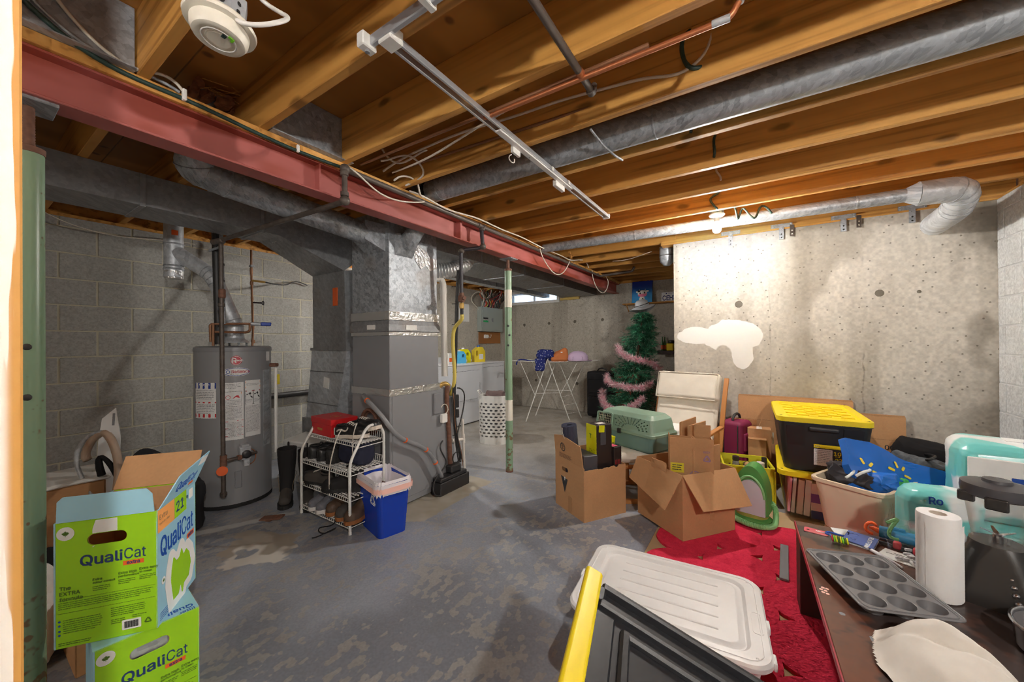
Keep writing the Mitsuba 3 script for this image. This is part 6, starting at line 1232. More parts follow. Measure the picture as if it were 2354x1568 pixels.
SF = SM @ frame((0, -.0006, 0), (1, 0, 0), (0, 0, 1)); part(bx_, 'yellow_sticker', mv(cb((.08, .062, .0006), (.045, .315, .0003)), SF), 'm_tag_yellow'); part(bx_, 'sticker_print', mv(lines_of_print(.06, 3, .008, .014, rr_), SF @ TR(.015, .335, .0008)), 'm_ink_black')
part(bx_, 'seal', mv([prism(Point(.15, .27).buffer(.032).difference(Point(.15, .27).buffer(.026)), .0006), prism(Point(.15, .27).buffer(.018).difference(Point(.15, .27).buffer(.012)), .0006), mv(prism(recycle(.028), .0006), TR(.22, .38)), mv(text('RESY', .012, .0006, True, center=True), TR(.22, .42))], SF), 'm_mauve')
flat_carton('flattened carton with small print at the front of the large carton', IN2 @ TR(.14, .05, .10, 8), .27, .44, marks=[([prism(Point(.06, .30).buffer(.024).difference(Point(.06, .30).buffer(.018)), .0006), mv(text('FORCE', .018, .0006, True), frame((.10, .10, 0), (0, 1, 0), (-1, 0, 0))), mv(text('Vanderkoff', .02, .0006, True), frame((.17, .17, 0), (0, 1, 0), (-1, 0, 0)))]+[mv(lines_of_print(.10, 4, .007, .011, rr_), frame((.21, .16, 0), (0, 1, 0), (-1, 0, 0)))], 'm_rust')])
flat_carton('tall flattened carton leaning second in the large carton', IN2 @ TR(.20, .14, .10, 20), .24, .57, marks=[([prism(Point(.05, .42).buffer(.024).difference(Point(.05, .42).buffer(.018)), .0006), mv(recycle(.02) and prism(recycle(.02), .0006), TR(.14, .44))], 'm_rust')])
flat_carton('tallest flattened carton at the back of the large carton', IN2 @ TR(.19, .20, .10, 24), .25, .585)
flat_carton('narrow flattened carton sheet beside the small open carton', IN2 @ TR(.195, .09, .10, 60), .12, .50, .015)

# ---------- milk crate ----------
mat('crate_yellow', (214, 208, 40), .5)
t = thing('milk_crate', 'yellow plastic milk crate holding bottles behind the green cleaner', 'crate')
CRM = TR(-.088, 3.585, 0, 9); cw, cd, ch = .34, .34, .285
m = m3.Manifold.extrude(m3.CrossSection([rrect(cw, cd, .02)]), ch)-m3.Manifold.extrude(m3.CrossSection([rrect(cw-.016, cd-.016, .015)]), ch).translate((0, 0, .012))
tri = [Polygon([(0, 0), (.030, 0), (.015, .024)]), Polygon([(.004, .029), (.034, .029), (.019, .005)])]
cuts = []
for s in range(4):
    for r in range(4):
        for k in range(5):
            for q in tri[:2]:
                cs = m3.CrossSection([np.array(Polygon(q).buffer(-.0035).exterior.coords[:-1])[::-1]]); cuts.append(m3.Manifold.extrude(cs, .05).translate((-.088+.036*k+(.018 if r % 2 else 0), .075+.035*r, -.025)).rotate((90, 0, 0)).translate((0, -cd/2, 0)).rotate((0, 0, 90*s)))
    cuts.append(m3.Manifold.extrude(m3.CrossSection([rrect(.10, .03, .012)]), .05).translate((0, .25, -.025)).rotate((90, 0, 0)).translate((0, -cd/2, 0)).rotate((0, 0, 90*s)))
m = m-m3.Manifold.batch_boolean(cuts, m3.OpType.Add)
part(t, 'shell', mv(m, CRM), 'm_crate_yellow'); parts(t, 'corner_rib', [mv(q_, CRM) for q_ in [chamf(sx*.17-.006, sx*.17+.006, sy*.17-.006, sy*.17+.006, .005, .27, .003) for sx in (-1, 1) for sy in (-1, 1)]], 'm_crate_yellow'); part(t, 'rim', mv(loft([ring2(rrect(a, b, .02), z) for a, b, z in ((.345, .345, .27), (.35, .35, .275), (.35, .35, .288), (.322, .322, .288), (.322, .322, .275))], False, False), CRM), 'm_crate_yellow', 30)
mat('glass_dark', (52, 50, 44), .2); mat('spice_grey', (150, 148, 138), .4); mat('cork', (196, 160, 110), .7)
t = thing('spice_jar', 'tall spice jar with a dark cap in the milk crate', 'jar'); part(t, 'glass', mv(lathe([(0, .10), (.024, .10), (.024, .29), (.020, .30), (0, .30)], 18, (-.075, -.08, 0)), CRM), 'm_spice_grey', 40); part(t, 'cap', mv(lathe([(.022, .30), (.024, .305), (.024, .335), (0, .337)], 18, (-.075, -.08, 0)), CRM), 'm_glass_dark', 40)
t = thing('bottle', 'bottle with a pink label standing in the right of the milk crate', 'bottle'); part(t, 'glass', mv(lathe([(0, .08), (.028, .08), (.028, .255), (.02, .265), (0, .265)], 18, (.095, -.05, 0)), CRM), 'm_glass_dark', 40); part(t, 'pink_label', mv(lathe([(.0285, .21), (.0295, .215), (.0295, .295), (.02, .30), (0, .30)], 18, (.095, -.05, 0)), CRM), 'm_pvc', 40); 
t = thing('bottle', 'dark capped bottle next to the pink labelled one', 'bottle'); part(t, 'glass', mv(lathe([(0, .08), (.02, .08), (.02, .30), (0, .30)], 16, (.13, .0, 0)), CRM), 'm_glass_dark', 40); part(t, 'cap', mv(lathe([(.016, .30), (.018, .305), (.018, .325), (0, .325)], 16, (.13, .0, 0)), CRM), 'm_black_plastic', 40)
t = thing('stopper_bottle', 'glass bottle with a round cork stopper lying in the crate', 'bottle'); part(t, 'glass', mv(cyl((-.05, -.06, .20), (.0, -.03, .235), .025, 16), CRM), 'm_spice_grey', 40); part(t, 'stopper', mv(trimesh.creation.icosphere(2, .022), CRM @ TR(.012, -.03, .262)), 'm_cork', True)
t = thing('dark_tin', 'dark wrapped tin lying in the middle of the milk crate', 'tin'); part(t, 'tin', mv(rough_up(sub(rbox((.11, .07, .07), .02), 1), .006, 40), CRM @ TR(.045, .02, .235)), 'm_glass_dark', 40)
t = thing('crate_contents', 'brown paper and bottles filling the bottom of the crate', 'packing'); part(t, 'filling', mv(rough_up(sub(rbox((.30, .30, .17), .03), 2), .02, 20), CRM @ TR(0, 0, .105)), 'm_tissue_brown', 40)

# ---------- green carpet cleaner ----------
mat('mint', (128, 190, 126), .35); mat('leaf_green', (78, 140, 72), .4); mat('frosted', (196, 200, 206), .25, spec=.6); mat('olive', (150, 148, 70), .4)
GM = TR(-.035, 3.04, .02, -12)
t = thing('carpet_cleaner', 'small green carpet cleaner with a frosted tank and a coiled hose', 'carpet cleaner')
part(t, 'base', mv(loft([ring2(rrect(.21, .17, .07), 0), ring2(rrect(.225, .185, .08), .015), ring2(rrect(.225, .185, .08), .04), ring2(rrect(.19, .15, .065), .055)]), GM), 'm_leaf_green', 40)
part(t, 'tray', mv(loft([ring2(rrect(.185, .145, .065), .05), ring2(rrect(.18, .14, .065), .085)]), GM), 'm_olive', 40)
def arch(sc, y0, y1, h=.235, z0=.08, w=.175):
    a = np.linspace(0, PI, 26); pts = [(-w/2*sc, 0)]+[(-(w/2*sc)*math.cos(q)*(1 if True else 1), .09+(h-.09)*sc*math.sin(q)) for q in a]+[(w/2*sc, 0)]
    return mv(prism(Polygon(pts), y1-y0), frame((0, y1, z0), (1, 0, 0), (0, 0, 1)))
part(t, 'tank', mv(arch(1, -.075, .06, .225), GM), 'm_frosted', 50, label='frosted white tank')
part(t, 'hood', mv(arch(1.12, -.055, .085, .29), GM), 'm_leaf_green', 50); part(t, 'hood_band', mv(arch(1.06, -.080, -.062, .272).difference(arch(.93, -.09, -.05, .235)) if False else tube([(-.085*math.cos(q), -.07, .175+.155*math.sin(q)) for q in np.linspace(.15, PI-.15, 24)], .008, 8), GM), 'm_mint', True)
part(t, 'handle', mv(tube([(0, -.03, .325), (0, .0, .36), (0, .05, .365), (0, .09, .33)], [.02, .018, .018, .022], 12, 5), GM), 'm_mint', True)
P = smoothpath([(-.10, -.07, .03), (-.02, -.112, .03), (.08, -.108, .03), (.125, -.06, .032), (.128, .03, .05), (.115, .07, .11), (.095, .06, .14)], 26)
part(t, 'hose', mv(tube(P, .0165+.002*np.sin(np.arange(len(P))*PI/1.5), 14), GM), 'm_mint', 50, label='ribbed mint green hose')

# ---------- armchair, footstool, pet carrier ----------
mat('cushion', mikit.proc(lambda p, n, uv: mi.Color3f(srgb((214, 206, 192)))*(.88+.2*fbm(p.x*14, p.y*14, p.z*14))), .85, spec=.2); mat('birch', (176, 118, 62), .45); mat('fleece', (232, 230, 226), .95)
AM = TR(-.60, 3.60, 0, -10)
t = thing('armchair', 'cream cushioned bentwood armchair in front of the concrete wall', 'armchair')
def pillow(w, d, h, r, amp=.006, seed=0): return rough_up(sub(rbox((w, d, h), r, seg=16), 1), amp, 9, seed)
BK = AM @ TR(0, .16, .42) @ rotm((1, 0, 0), -22)
part(t, 'back_cushion', mv(pillow(.54, .09, .62, .04), BK @ TR(0, 0, .26)), 'm_cushion', 60)
part(t, 'head_pillow', mv(pillow(.55, .10, .27, .045, .012, 3), BK @ TR(0, -.055, .425)), 'm_cushion', 60)
part(t, 'piping', mv(tube([(-.26, -.105, .295), (-.265, -.105, .54), (.265, -.105, .54), (.26, -.105, .295), (-.26, -.105, .295)], .005, 6), BK), 'm_cushion', True)
part(t, 'seat_cushion', mv(pillow(.55, .56, .11, .05), AM @ TR(0, -.10, .40) @ rotm((1, 0, 0), 8)), 'm_cushion', 60)
for s in (-1, 1):
    part(t, 'back_frame', mv(loft([[(s*.292-.018, y, z), (s*.292+.018, y, z), (s*.292+.018, y+.022, z), (s*.292-.018, y+.022, z)] for y, z in ((.075, -.12), (.06, .10), (.052, .35), (.07, .56))]), BK), 'm_birch', 40, label='bent birch frame')
    part(t, 'arm_frame', mv([chamf(s*.315-.02, s*.315+.02, -.33, .30, .035, .055, .004), chamf(s*.315-.02, s*.315+.02, -.36, .15, .50, .522, .004), chamf(s*.315-.02, s*.315+.02, -.36, -.335, .05, .51, .004), chamf(s*.315-.02, s*.315+.02, .0, .024, .05, .51, .004)], AM), 'm_birch'); part(t, 'floor_runner', mv(chamf(s*.315-.02, s*.315+.02, -.33, .34, .0, .036, .006), AM), 'm_birch')
part(t, 'cross_rail', mv([chamf(-.31, .31, -.30, -.28, .30, .34, .004), chamf(-.31, .31, .10, .12, .30, .34, .004)], AM), 'm_birch')
fl = rough_up(sub(rbox((.46, .32, .09), .04), 2), .03, 18, 2)
whole('fleece_throw', mv(fl, AM @ TR(-.03, -.10, .475)), 'm_fleece', 'fluffy white throw bunched on the armchair seat', 'throw', 60)
OM = TR(-.93, 3.12, .0, 28)
t = thing('footstool', 'low birch footstool with a cream cushion between the cartons', 'footstool')
part(t, 'cushion', mv(pillow(.52, .44, .085, .04), OM @ TR(.10, .02, .345)), 'm_cushion', 60)
for s in (-1, 1): part(t, 'side_frame', mv([chamf(-.18, .36, s*.20-.018, s*.20+.018, .27, .295, .004), chamf(-.17, .35, s*.20-.018, s*.20+.018, 0, .03, .004), chamf(-.17, -.14, s*.20-.018, s*.20+.018, .02, .28, .004), chamf(.31, .34, s*.20-.018, s*.20+.018, .02, .28, .004)], OM), 'm_birch')
part(t, 'cross_rail', mv([chamf(-.16, -.13, -.2, .2, .12, .17, .004)], OM), 'm_birch')
mat('carrier_green', (128, 156, 136), .4); mat('carrier_lower', (104, 138, 132), .45); mat('carrier_wire', (190, 186, 160), .4, metal=.4)
KM = TR(-.86, 3.20, .388, -24)
t = thing('pet_carrier', 'grey-green plastic pet carrier with a wire door resting on the footstool', 'pet carrier')
kw, kd, kh = .56, .30, .29
def kring(w, d, z): return ring2(rrect(w, d, .04), z)
part(t, 'lower_shell', mv(loft([kring(.48, .24, 0), kring(.52, .27, .02), kring(.56, .30, .135)]), KM), 'm_carrier_lower', 40)
upper = m3.Manifold(m3.Mesh(np.asarray(loft([kring(.58, .32, .14), kring(.56, .30, .17), kring(.53, .27, .26), kring(.47, .21, .29)]).vertices, np.float32), np.asarray(loft([kring(.58, .32, .14), kring(.56, .30, .17), kring(.53, .27, .26), kring(.47, .21, .29)]).faces, np.uint32))) if True else None
slots = []
for k in range(13):
    a = math.radians(8+164*k/12)
    for r in (.045, .075, .105, .135, .165):
        x_, z_ = .07+r*1.15*math.cos(a), .165+r*.62*math.sin(a)
        if r > .06 and z_ < .258 and -.10 < x_ < .245: slots.append(m3.Manifold.cylinder(.10, .0048, .0048, 8, True).scale((2.1, 1, 1)).rotate((0, 0, math.degrees(math.atan2(.62*math.sin(a), 1.15*math.cos(a))))).rotate((90, 0, 0)).translate((x_, -.15, z_)))
door_cut = m3.Manifold.cube((.155, .10, .105), True).translate((-.195, -.15, .205))
try:
    L2 = loft([kring(.56, .30, .12), kring(.54, .28, .17), kring(.51, .25, .255), kring(.45, .19, .282)]); upper = upper-m3.Manifold(m3.Mesh(np.asarray(L2.vertices, np.float32), np.asarray(L2.faces, np.uint32)))
    um = upper-m3.Manifold.batch_boolean(slots+[door_cut], m3.OpType.Add); assert um.num_tri() > 100
except Exception: um = upper
part(t, 'upper_shell', mv(um, KM), 'm_carrier_green'); part(t, 'inside', mv(loft([kring(.50, .23, .03), kring(.50, .225, .25)]), KM), 'm_dark_gap')
part(t, 'door_frame', mv(prism(Polygon(rrect(.175, .125, .015)).difference(Polygon(rrect(.150, .10, .01))), .012), KM @ frame((-.195, -.152, .205), (1, 0, 0), (0, .18, 1))), 'm_carrier_green')
part(t, 'wire_door', mv([tube([(-.075+.0188*i, -.05, 0), (-.075+.0188*i, .05, 0)], .0022, 6) for i in range(9)]+[tube([(-.075, -.05+.02*i, 0), (.075, -.05+.02*i, 0)], .0022, 6) for i in range(6)], KM @ frame((-.195, -.150, .205), (1, 0, 0), (0, .18, 1))), 'm_carrier_wire')
part(t, 'latch', mv([rbox((.035, .02, .04), .006, (-.03, -.165, .14))], KM), 'm_black_plastic', 40); part(t, 'rim', mv(loft([kring(.585, .325, .13), kring(.59, .33, .135), kring(.59, .33, .15), kring(.58, .32, .155)], False, False), KM), 'm_carrier_green', 30)
mat('ball_orange', (206, 104, 30), .6)
t = thing('orange_ball', 'orange ball showing behind the large carton', 'ball'); part(t, 'ball', mv(trimesh.creation.icosphere(3, .085), TR(-.72, 3.10, .475)), 'm_ball_orange', True); part(t, 'seam', mv(trimesh.creation.torus(.085, .0015, 40, 6), TR(-.72, 3.10, .475) @ rotm((1, 0, 0), 60)), 'm_ink_black')
mat('burgundy', (112, 22, 62), .65)
suitcase('burgundy fabric suitcase standing beside the armchair', TR(-.16, 3.93, 0, 72), .26, .19, .52, 'm_burgundy', 'm_ink_black')

# ---------- cardboard against the wall ----------
def leaning(lab, x0, x1, z1, y, marks=None, m='m_card', notch=None):
    t = thing('flattened_carton', lab, 'flattened box'); M = frame((x0, y-.05, .0), (1, 0, 0), (0, .07, 1))
    part(t, 'sheet', mv(prism(sbox(0, 0, x1-x0, z1), .006, -.006), M), m); part(t, 'fold_line', mv(cb((x1-x0, .003, .0006), ((x1-x0)/2, z1*.72, .0003)), M), 'm_card_edge')
    part(t, 'top_flap', mv(prism(sbox(.005, 0, x1-x0-.005, .012), .006, -.006), M @ TR(0, z1-.002, .002)), 'm_card2')
    if marks: part(t, 'print', mv(marks, M @ TR(0, 0, .0008)), 'm_ink_black')
leaning('wide flattened carton leaning on the concrete wall behind the black tote', -.15, .655, .755, 4.085)
leaning('flattened carton stamped 000 67803 leaning beside the bags', .60, .955, .66, 4.078, [text('000', .034, .0008, True, TR(.232, .40)), text('67803', .034, .0008, True, TR(.20, .352))])
t = thing('folded_carton', 'brown folded carton with a raised flap beside the burgundy suitcase', 'flattened box')
part(t, 'sheet', chamf(-.205, .0, 3.98, 3.995, 0, .50, .002), 'm_card2'); part(t, 'flap', mv(cb((.20, .004, .06), (0, 0, .03)), TR(-.105, 3.98, .50) @ rotm((1, 0, 0), 14)), 'm_card'); part(t, 'flap', mv(cb((.004, .05, .10), (0, 0, .05)), TR(-.0, 3.97, .47) @ rotm((0, 1, 0), 18)), 'm_card')
t = thing('small_carton', 'small closed brown carton standing behind the milk crate', 'box'); part(t, 'box', chamf(-.075, .095, 3.85, 3.97, 0, .50, .002), 'm_card'); part(t, 'tape', bx(-.01, .03, 3.849, 3.97, .50, .501), 'm_sticker')
t = thing('small_carton', 'shallow brown carton lying in front of the small closed one', 'box'); part(t, 'box', chamf(-.07, .06, 3.79, 3.845, 0, .42, .002), 'm_card'); part(t, 'lid', mv(chamf(-.072, .062, 3.775, 3.845, .42, .426, .001), np.eye(4)), 'm_card2')
whole('paper_tag', bx(.106, .116, 3.96, 3.963, .36, .46), 'm_white_print', 'narrow white paper tag hanging by the cartons', 'tag')

# ---------- totes ----------
mat('tote_black', (26, 28, 32), .45, spec=.5); mat('tote_yellow', (236, 208, 30), .4, spec=.4); scene['m_clear'] = {'type': 'thindielectric', 'int_ior': 1.25}
def tote_lid(t, M, z, w=.52, d=.79):
    part(t, 'lid', mv(loft([ring2(rrect(w, d, .06), z), ring2(rrect(w, d, .06), z+.032), ring2(rrect(w-.02, d-.02, .055), z+.038), ring2(rrect(w-.10, d-.10, .05), z+.036), ring2(rrect(w-.11, d-.11, .045), z+.022), ring2(rrect(w-.12, d-.12, .045), z+.022)]), M), 'm_tote_yellow', 30)
    for i in range(9):
        for j in range(6):
            if (i+j) % 2 == 0: part(t, 'lid_rib', mv(rbox((.075, .022, .010), .005, ((j-2.5)*.062, (i-4)*.068, z+.026), 8), M), 'm_tote_yellow', 40)
    part(t, 'lid_hole', mv([lathe([(.008, 0), (0, .0004)], 10, (sx*(w/2-.028), sy*(d/2-.03), z+.0386)) for sx in (-1, 1) for sy in (-1, 1)], M), 'm_dark_gap')
def tote_body(t, M, z0, h, m, w=.50, d=.77, taper=.85):
    part(t, 'body', mv(tub(w, d, w*taper, d*.9, h, .045, .004, .006, z0), M), m, 40)
UT = TR(.365, 3.645, 0, 1)
t = thing('storage_tote', 'black storage tote with a ribbed yellow lid stacked on the clear tote', 'storage tote')
tote_body(t, UT, .352, .335, 'm_tote_black'); tote_lid(t, UT, .692)
parts(t, 'body_rib', [mv(q_, UT) for q_ in [loft([[(x-.045, -.345+.012, .37), (x+.045, -.345+.012, .37), (x+.045, -.32, .37), (x-.045, -.32, .37)], [(x*1.1-.05, -.397, .67), (x*1.1+.05, -.397, .67), (x*1.1+.05, -.37, .67), (x*1.1-.05, -.37, .67)]]) for x in (-.14, .14)]], 'm_tote_black')
part(t, 'handle', mv([rbox((.16, .03, .03), .01, (0, -.395, .655))], UT), 'm_tote_black', 40)
LBL = UT @ frame((.0, -.360, .43), (1, 0, 0), (0, -.115, 1)) @ TR(.03, .0, .006)
part(t, 'label', mv(cb((.165, .155, .001), (0, .045, 0)), LBL), 'm_black_plastic'); part(t, 'label_band', mv(cb((.165, .024, .0012), (0, .111, .0004)), LBL), 'm_tote_yellow'); part(t, 'label_text', mv(cb((.098, .115, .0012), (-.033, .035, .0004)), LBL), 'm_paper')
part(t, 'lettering', mv([text('102', .024, .001, True, TR(.022, .058, .0008)), text('27', .024, .001, True, TR(.030, .012, .0008)), text('litres', .008, .001, False, TR(.03, .046, .0008))], LBL), 'm_tote_yellow'); part(t, 'lettering', mv([mv(lines_of_print(.085, 8, .005, .012, rr_), TR(-.076, .085, .0012)), text('XXL', .012, .001, True, TR(-.078, .105, .0012))], LBL), 'm_ink_grey')
LT = TR(.38, 3.63, 0, -1)
t = thing('storage_tote', 'clear storage tote full of papers with a yellow lid under the black one', 'storage tote')
part(t, 'body', mv(tub(.50, .77, .43, .69, .305, .045, .004, .006, .012), LT), 'm_clear', 40); tote_lid(t, LT, .316, .52, .80)
mat('paper_pink', (226, 150, 170), .6); mat('paper_violet', (96, 70, 130), .6); mat('paper_navy', (40, 62, 104), .6); mat('paper_beige', (210, 192, 180), .6)
for lab, x0, x1, m, z1 in (('pink paper folder in the clear tote', -.205, -.19, 'm_paper_pink', .27), ('white folder streaked pink in the clear tote', -.185, -.165, 'm_paper', .28), ('beige magazine in the clear tote', -.155, -.12, 'm_paper_beige', .27), ('pale magazine second from the beige one', -.115, -.08, 'm_sticker', .28)):
    t = thing('folder', lab, 'folder'); part(t, 'cover', mv(chamf(x0, x1, -.33, .2, .03, z1, .002), LT @ rotm((0, 1, 0), 4)), m)
t = thing('photo_box', 'printed box with violet and navy panels in the clear tote', 'box'); part(t, 'box', mv(chamf(-.07, .18, -.335, .2, .03, .27, .003), LT), 'm_paper_beige'); part(t, 'panel', mv(bx(-.07, .18, -.337, -.335, .14, .20), LT), 'm_paper_violet'); part(t, 'panel', mv(bx(-.07, .18, -.337, -.335, .03, .085), LT), 'm_paper_navy')

# ---------- laundry basket with clothes and bag ----------
mat('basket_beige', (216, 196, 168), .5)
t = thing('low_carton', 'brown carton standing under the laundry basket', 'box'); LB = TR(.527, 2.945, 0, 61); part(t, 'box', mv(chamf(-.20, .20, -.125, .125, 0, .18, .003), LB), 'm_card2'); part(t, 'tape', mv(bx(-.2, .2, -.02, .02, .18, .181), LB), 'm_card')
t = thing('laundry_basket', 'beige plastic laundry basket piled with clothes behind the table', 'laundry basket')
bo = tub(.52, .32, .44, .26, .275, .05, .004, .014, .185); bm_ = m3.Manifold(m3.Mesh(np.asarray(bo.vertices, np.float32), np.asarray(bo.faces, np.uint32)))
sl = []
for side in (0, 1):
    for r in range(7):
        for k in range(12):
            s_ = m3.Manifold.cube((.006, .09, .018), True).rotate((0, (14 if (k+r) % 2 else -14), 0))
            if side == 0: sl.append(s_.translate((-.175+.030*k, -.15, .235+.026*r)))
            elif k < 7: sl.append(m3.Manifold.cube((.09, .006, .018), True).rotate((14 if (k+r) % 2 else -14, 0, 0)).translate((-.24, -.09+.030*k, .235+.026*r)))
def safe_sub(a, b):
    try:
        r = a-m3.Manifold.batch_boolean(b, m3.OpType.Add); return r if r.num_tri() > 50 else a
    except Exception: return a
# the slotted long side faces the table, the short side is plain
bm2 = safe_sub(bm_, [q for q in sl[:84]])
part(t, 'basket', mv(bm2, LB), 'm_basket_beige', 30)
part(t, 'rim', mv(loft([ring2(rrect(a, b, .055), z) for a, b, z in ((.545, .345, .445), (.55, .35, .452), (.548, .348, .464), (.53, .33, .468), (.515, .315, .464))], False, False), LB), 'm_basket_beige', 40)
mat('blue_tarp', (24, 96, 184), .45); mat('dark_shirt', (44, 42, 46), .85); mat('bag_yellow', (240, 206, 60), .5); mat('green_cloth', (40, 140, 70), .8)
t = thing('garment', 'crumpled black and grey clothing at the left of the laundry basket', 'clothes'); part(t, 'cloth', mv(rough_up(sub(rbox((.20, .24, .14), .05), 2), .05, 14, 4), LB @ TR(-.05, .03, .455)), 'm_dark_shirt', 60); part(t, 'stripe', mv([tube([(-.16, -.01, .50), (-.12, -.05, .535), (-.08, -.04, .53), (-.05, .0, .545)], .008, 6, 5), tube([(-.18, .03, .48), (-.13, .01, .525), (-.10, .04, .53)], .007, 6, 5)], LB), 'm_white_print', True)
t = thing('garment', 'blue crumpled fabric in the laundry basket', 'clothes'); part(t, 'cloth', mv(rough_up(sub(rbox((.20, .20, .12), .04), 2), .055, 16, 9), LB @ TR(-.05, -.06, .45)), 'm_blue_tarp', 40)
t = thing('garment', 'green cloth corner at the rim of the laundry basket', 'clothes'); part(t, 'cloth', mv(rough_up(sub(rbox((.08, .07, .06), .02), 2), .03, 22, 7), LB @ TR(.0, -.135, .465)), 'm_green_cloth', 40)
t = thing('clothes_pile', 'hidden clothes filling the bottom of the laundry basket', 'clothes'); part(t, 'cloth', mv(rough_up(sub(rbox((.44, .26, .22), .05), 2), .01, 14, 1), LB @ TR(0, 0, .31)), 'm_laundry_grey', 60)
t = thing('shopping_bag', 'blue reusable shopping bag with yellow spark marks in the basket', 'bag')
e1, e2 = np.array((.58, .81, -.0)), None
BG = frame((.560, 2.815, .405), (.80, .52, .02), (-.20, .40, .90)); bp_ = Polygon([(-.06, .0), (.38, .03), (.40, .10), (.20, .19), (.06, .28), (-.05, .31), (-.09, .17)])
bgm = prism(bp_.buffer(.01), .05, -.05); bgm = sub(bgm, 3); vv = bgm.vertices; vv[:, 2] += .016*np.sin(vv[:, 0]*16+1)*np.sin(vv[:, 1]*13)+.008*np.sin(vv[:, 0]*31+vv[:, 1]*20); bgm.vertices = vv
part(t, 'fabric', mv(bgm, BG), 'm_blue_tarp', 40)
def sparks(cx, cy, n=6, a0=90, r=.026, L=.036):
    ms = []
    for k in range(n):
        a = math.radians(a0+60*k); pl = affinity.translate(affinity.rotate(affinity.scale(Polygon(rrect(L, .014, .006)), 1, 1), math.degrees(a), origin=(0, 0)), cx+(r+L/2)*math.cos(a), cy+(r+L/2)*math.sin(a)); q = sub(prism(pl, .0015), 2); w = q.vertices
        w[:, 2] += .0025+.016*np.sin(w[:, 0]*16+1)*np.sin(w[:, 1]*13)+.008*np.sin(w[:, 0]*31+w[:, 1]*20); q.vertices = w; ms.append(q)
    return ms
part(t, 'spark_mark', mv(sparks(.155, .115, 6, 90)+sparks(-.03, .14, 3, -30)+sparks(.06, .015, 1, 90), BG), 'm_bag_yellow')

# ---------- dark bags and tissue packs in the corner ----------
mat('bag_grey', mikit.proc(lambda p, n, uv: mix(srgb((46, 50, 56)), srgb((96, 104, 110)), fbm(p.x*40, p.y*40, p.z*40))), .85)
t = thing('floor_carton', 'low brown carton under the dark bags in the corner', 'box'); part(t, 'box', chamf(.78, 1.36, 3.45, 3.95, 0, .27, .004), 'm_card2'); part(t, 'flap', mv(cb((.5, .14, .004), (0, -.07, 0)), TR(1.05, 3.45, .272) @ rotm((1, 0, 0), 8)), 'm_card')
t = thing('garment_bag', 'folded grey garment bag with black zips lying in the corner', 'bag'); gb = rough_up(sub(rbox((.40, .34, .11), .04), 2), .03, 9, 2)
part(t, 'fabric', mv(gb, TR(1.02, 3.70, .37, 20) @ rotm((0, 1, 0), 14)), 'm_bag_grey', 60); part(t, 'zip', mv([tube([(-.19, -.16, .05), (-.05, -.02, .075), (.02, .15, .06)], .009, 6, 5), tube([(-.19, -.17, .0), (-.02, -.17, .02), (.14, -.16, .02)], .009, 6, 5)], TR(1.02, 3.70, .385, 20) @ rotm((0, 1, 0), 14)), 'm_black_plastic', True)
t = thing('duffel_bag', 'black fabric bag leaning on the wall behind the grey garment bag', 'bag'); part(t, 'fabric', mv(rough_up(sub(rbox((.42, .16, .22), .06), 2), .04, 8, 6), TR(1.06, 3.94, .40, -4) @ rotm((0, 1, 0), 12)), 'm_black_fabric', 60)
def pack_fn(p, n, uv):
    a = fbm(p.x*5+p.y*3, p.y*4, p.z*6, octaves=2); return mix(srgb((226, 232, 230)), srgb((110, 196, 190)), smoothstep(.49, .56, a))
mat('tissue_wrap', mikit.proc(pack_fn), .22, spec=.6); mat('tissue_white', (230, 230, 226), .35, spec=.5); mat('label_blue', (20, 66, 150), .3)
def tissue_pack(lab, M, w, d, h, labels_, seed):
    t = thing('tissue_pack', lab, 'toilet paper pack'); part(t, 'wrap', mv(rough_up(sub(rbox((w, d, h), .07, seg=16), 2), .010, 9, seed), M), 'm_tissue_wrap', 60)
    for nm, ms, mm_ in labels_: part(t, nm, mv(ms, M), mm_, 50 if nm == 'white_panel' else False)
    return t
T1 = TR(1.115, 2.85, .572, -8)
F1 = frame((0, -.176, 0), (1, 0, 0), (0, 0, 1))
tissue_pack('large teal and white toilet paper pack with a blue band on top of its stack', T1, .56, .36, .37, [
    ('white_panel', mv(rbox((.46, .14, .012), .005), F1 @ TR(-.02, .055, .004)), 'm_tissue_white'),
    ('blue_label', mv(chamf(-.12, .26, -.055, .05, .008, .012, .002), F1), 'm_label_blue'),
    ('lettering', [mv(text('100', .055, .002, True), F1 @ TR(.10, -.012, .012, 180)), mv(text('ENERGY', .018, .002, True), F1 @ TR(.22, .03, .012, 180)), mv(cb((.004, .07, .002), (.125, -.03, .013)), F1), mv(lines_of_print(.16, 2, .009, .015, rr_), F1 @ TR(-.07, .03, .012))], 'm_white_print'),
    ('top_label', mv(chamf(-.05, .26, -.10, -.02, .0, .006, .002), TR(0, 0, .184)), 'm_label_blue'), ('top_lettering', mv(text('Cotto', .05, .002, True), TR(-.03, -.08, .190)), 'm_white_print'),
    ('top_panel', mv(chamf(-.12, .16, -.02, .06, 0, .006, .002), TR(.02, .01, .184)), 'm_white_print')], 1)
tissue_pack('large teal toilet paper pack under the one with the blue band', TR(1.115, 2.86, .195, -6), .56, .36, .375, [('blue_label', mv(chamf(.10, .32, -.08, .05, .004, .010, .002), F1), 'm_label_blue'), ('lettering', mv(text('Cotto', .05, .002, True), F1 @ TR(.11, -.03, .011)), 'm_white_print')], 2)
T3 = TR(.69, 2.52, .42, 12)
tissue_pack('smaller teal toilet paper pack slumped behind the paper towel', T3, .26, .20, .32, [('blue_label', mv(text('Ro', .03, .002, True), frame((-.08, -.103, .11), (1, 0, 0), (0, .1, 1))), 'm_label_blue'), ('white_panel', mv(rbox((.05, .012, .20), .005), TR(-.06, -.10, -.03) @ rotm((0, 1, 0), 18)), 'm_tissue_white')], 3)
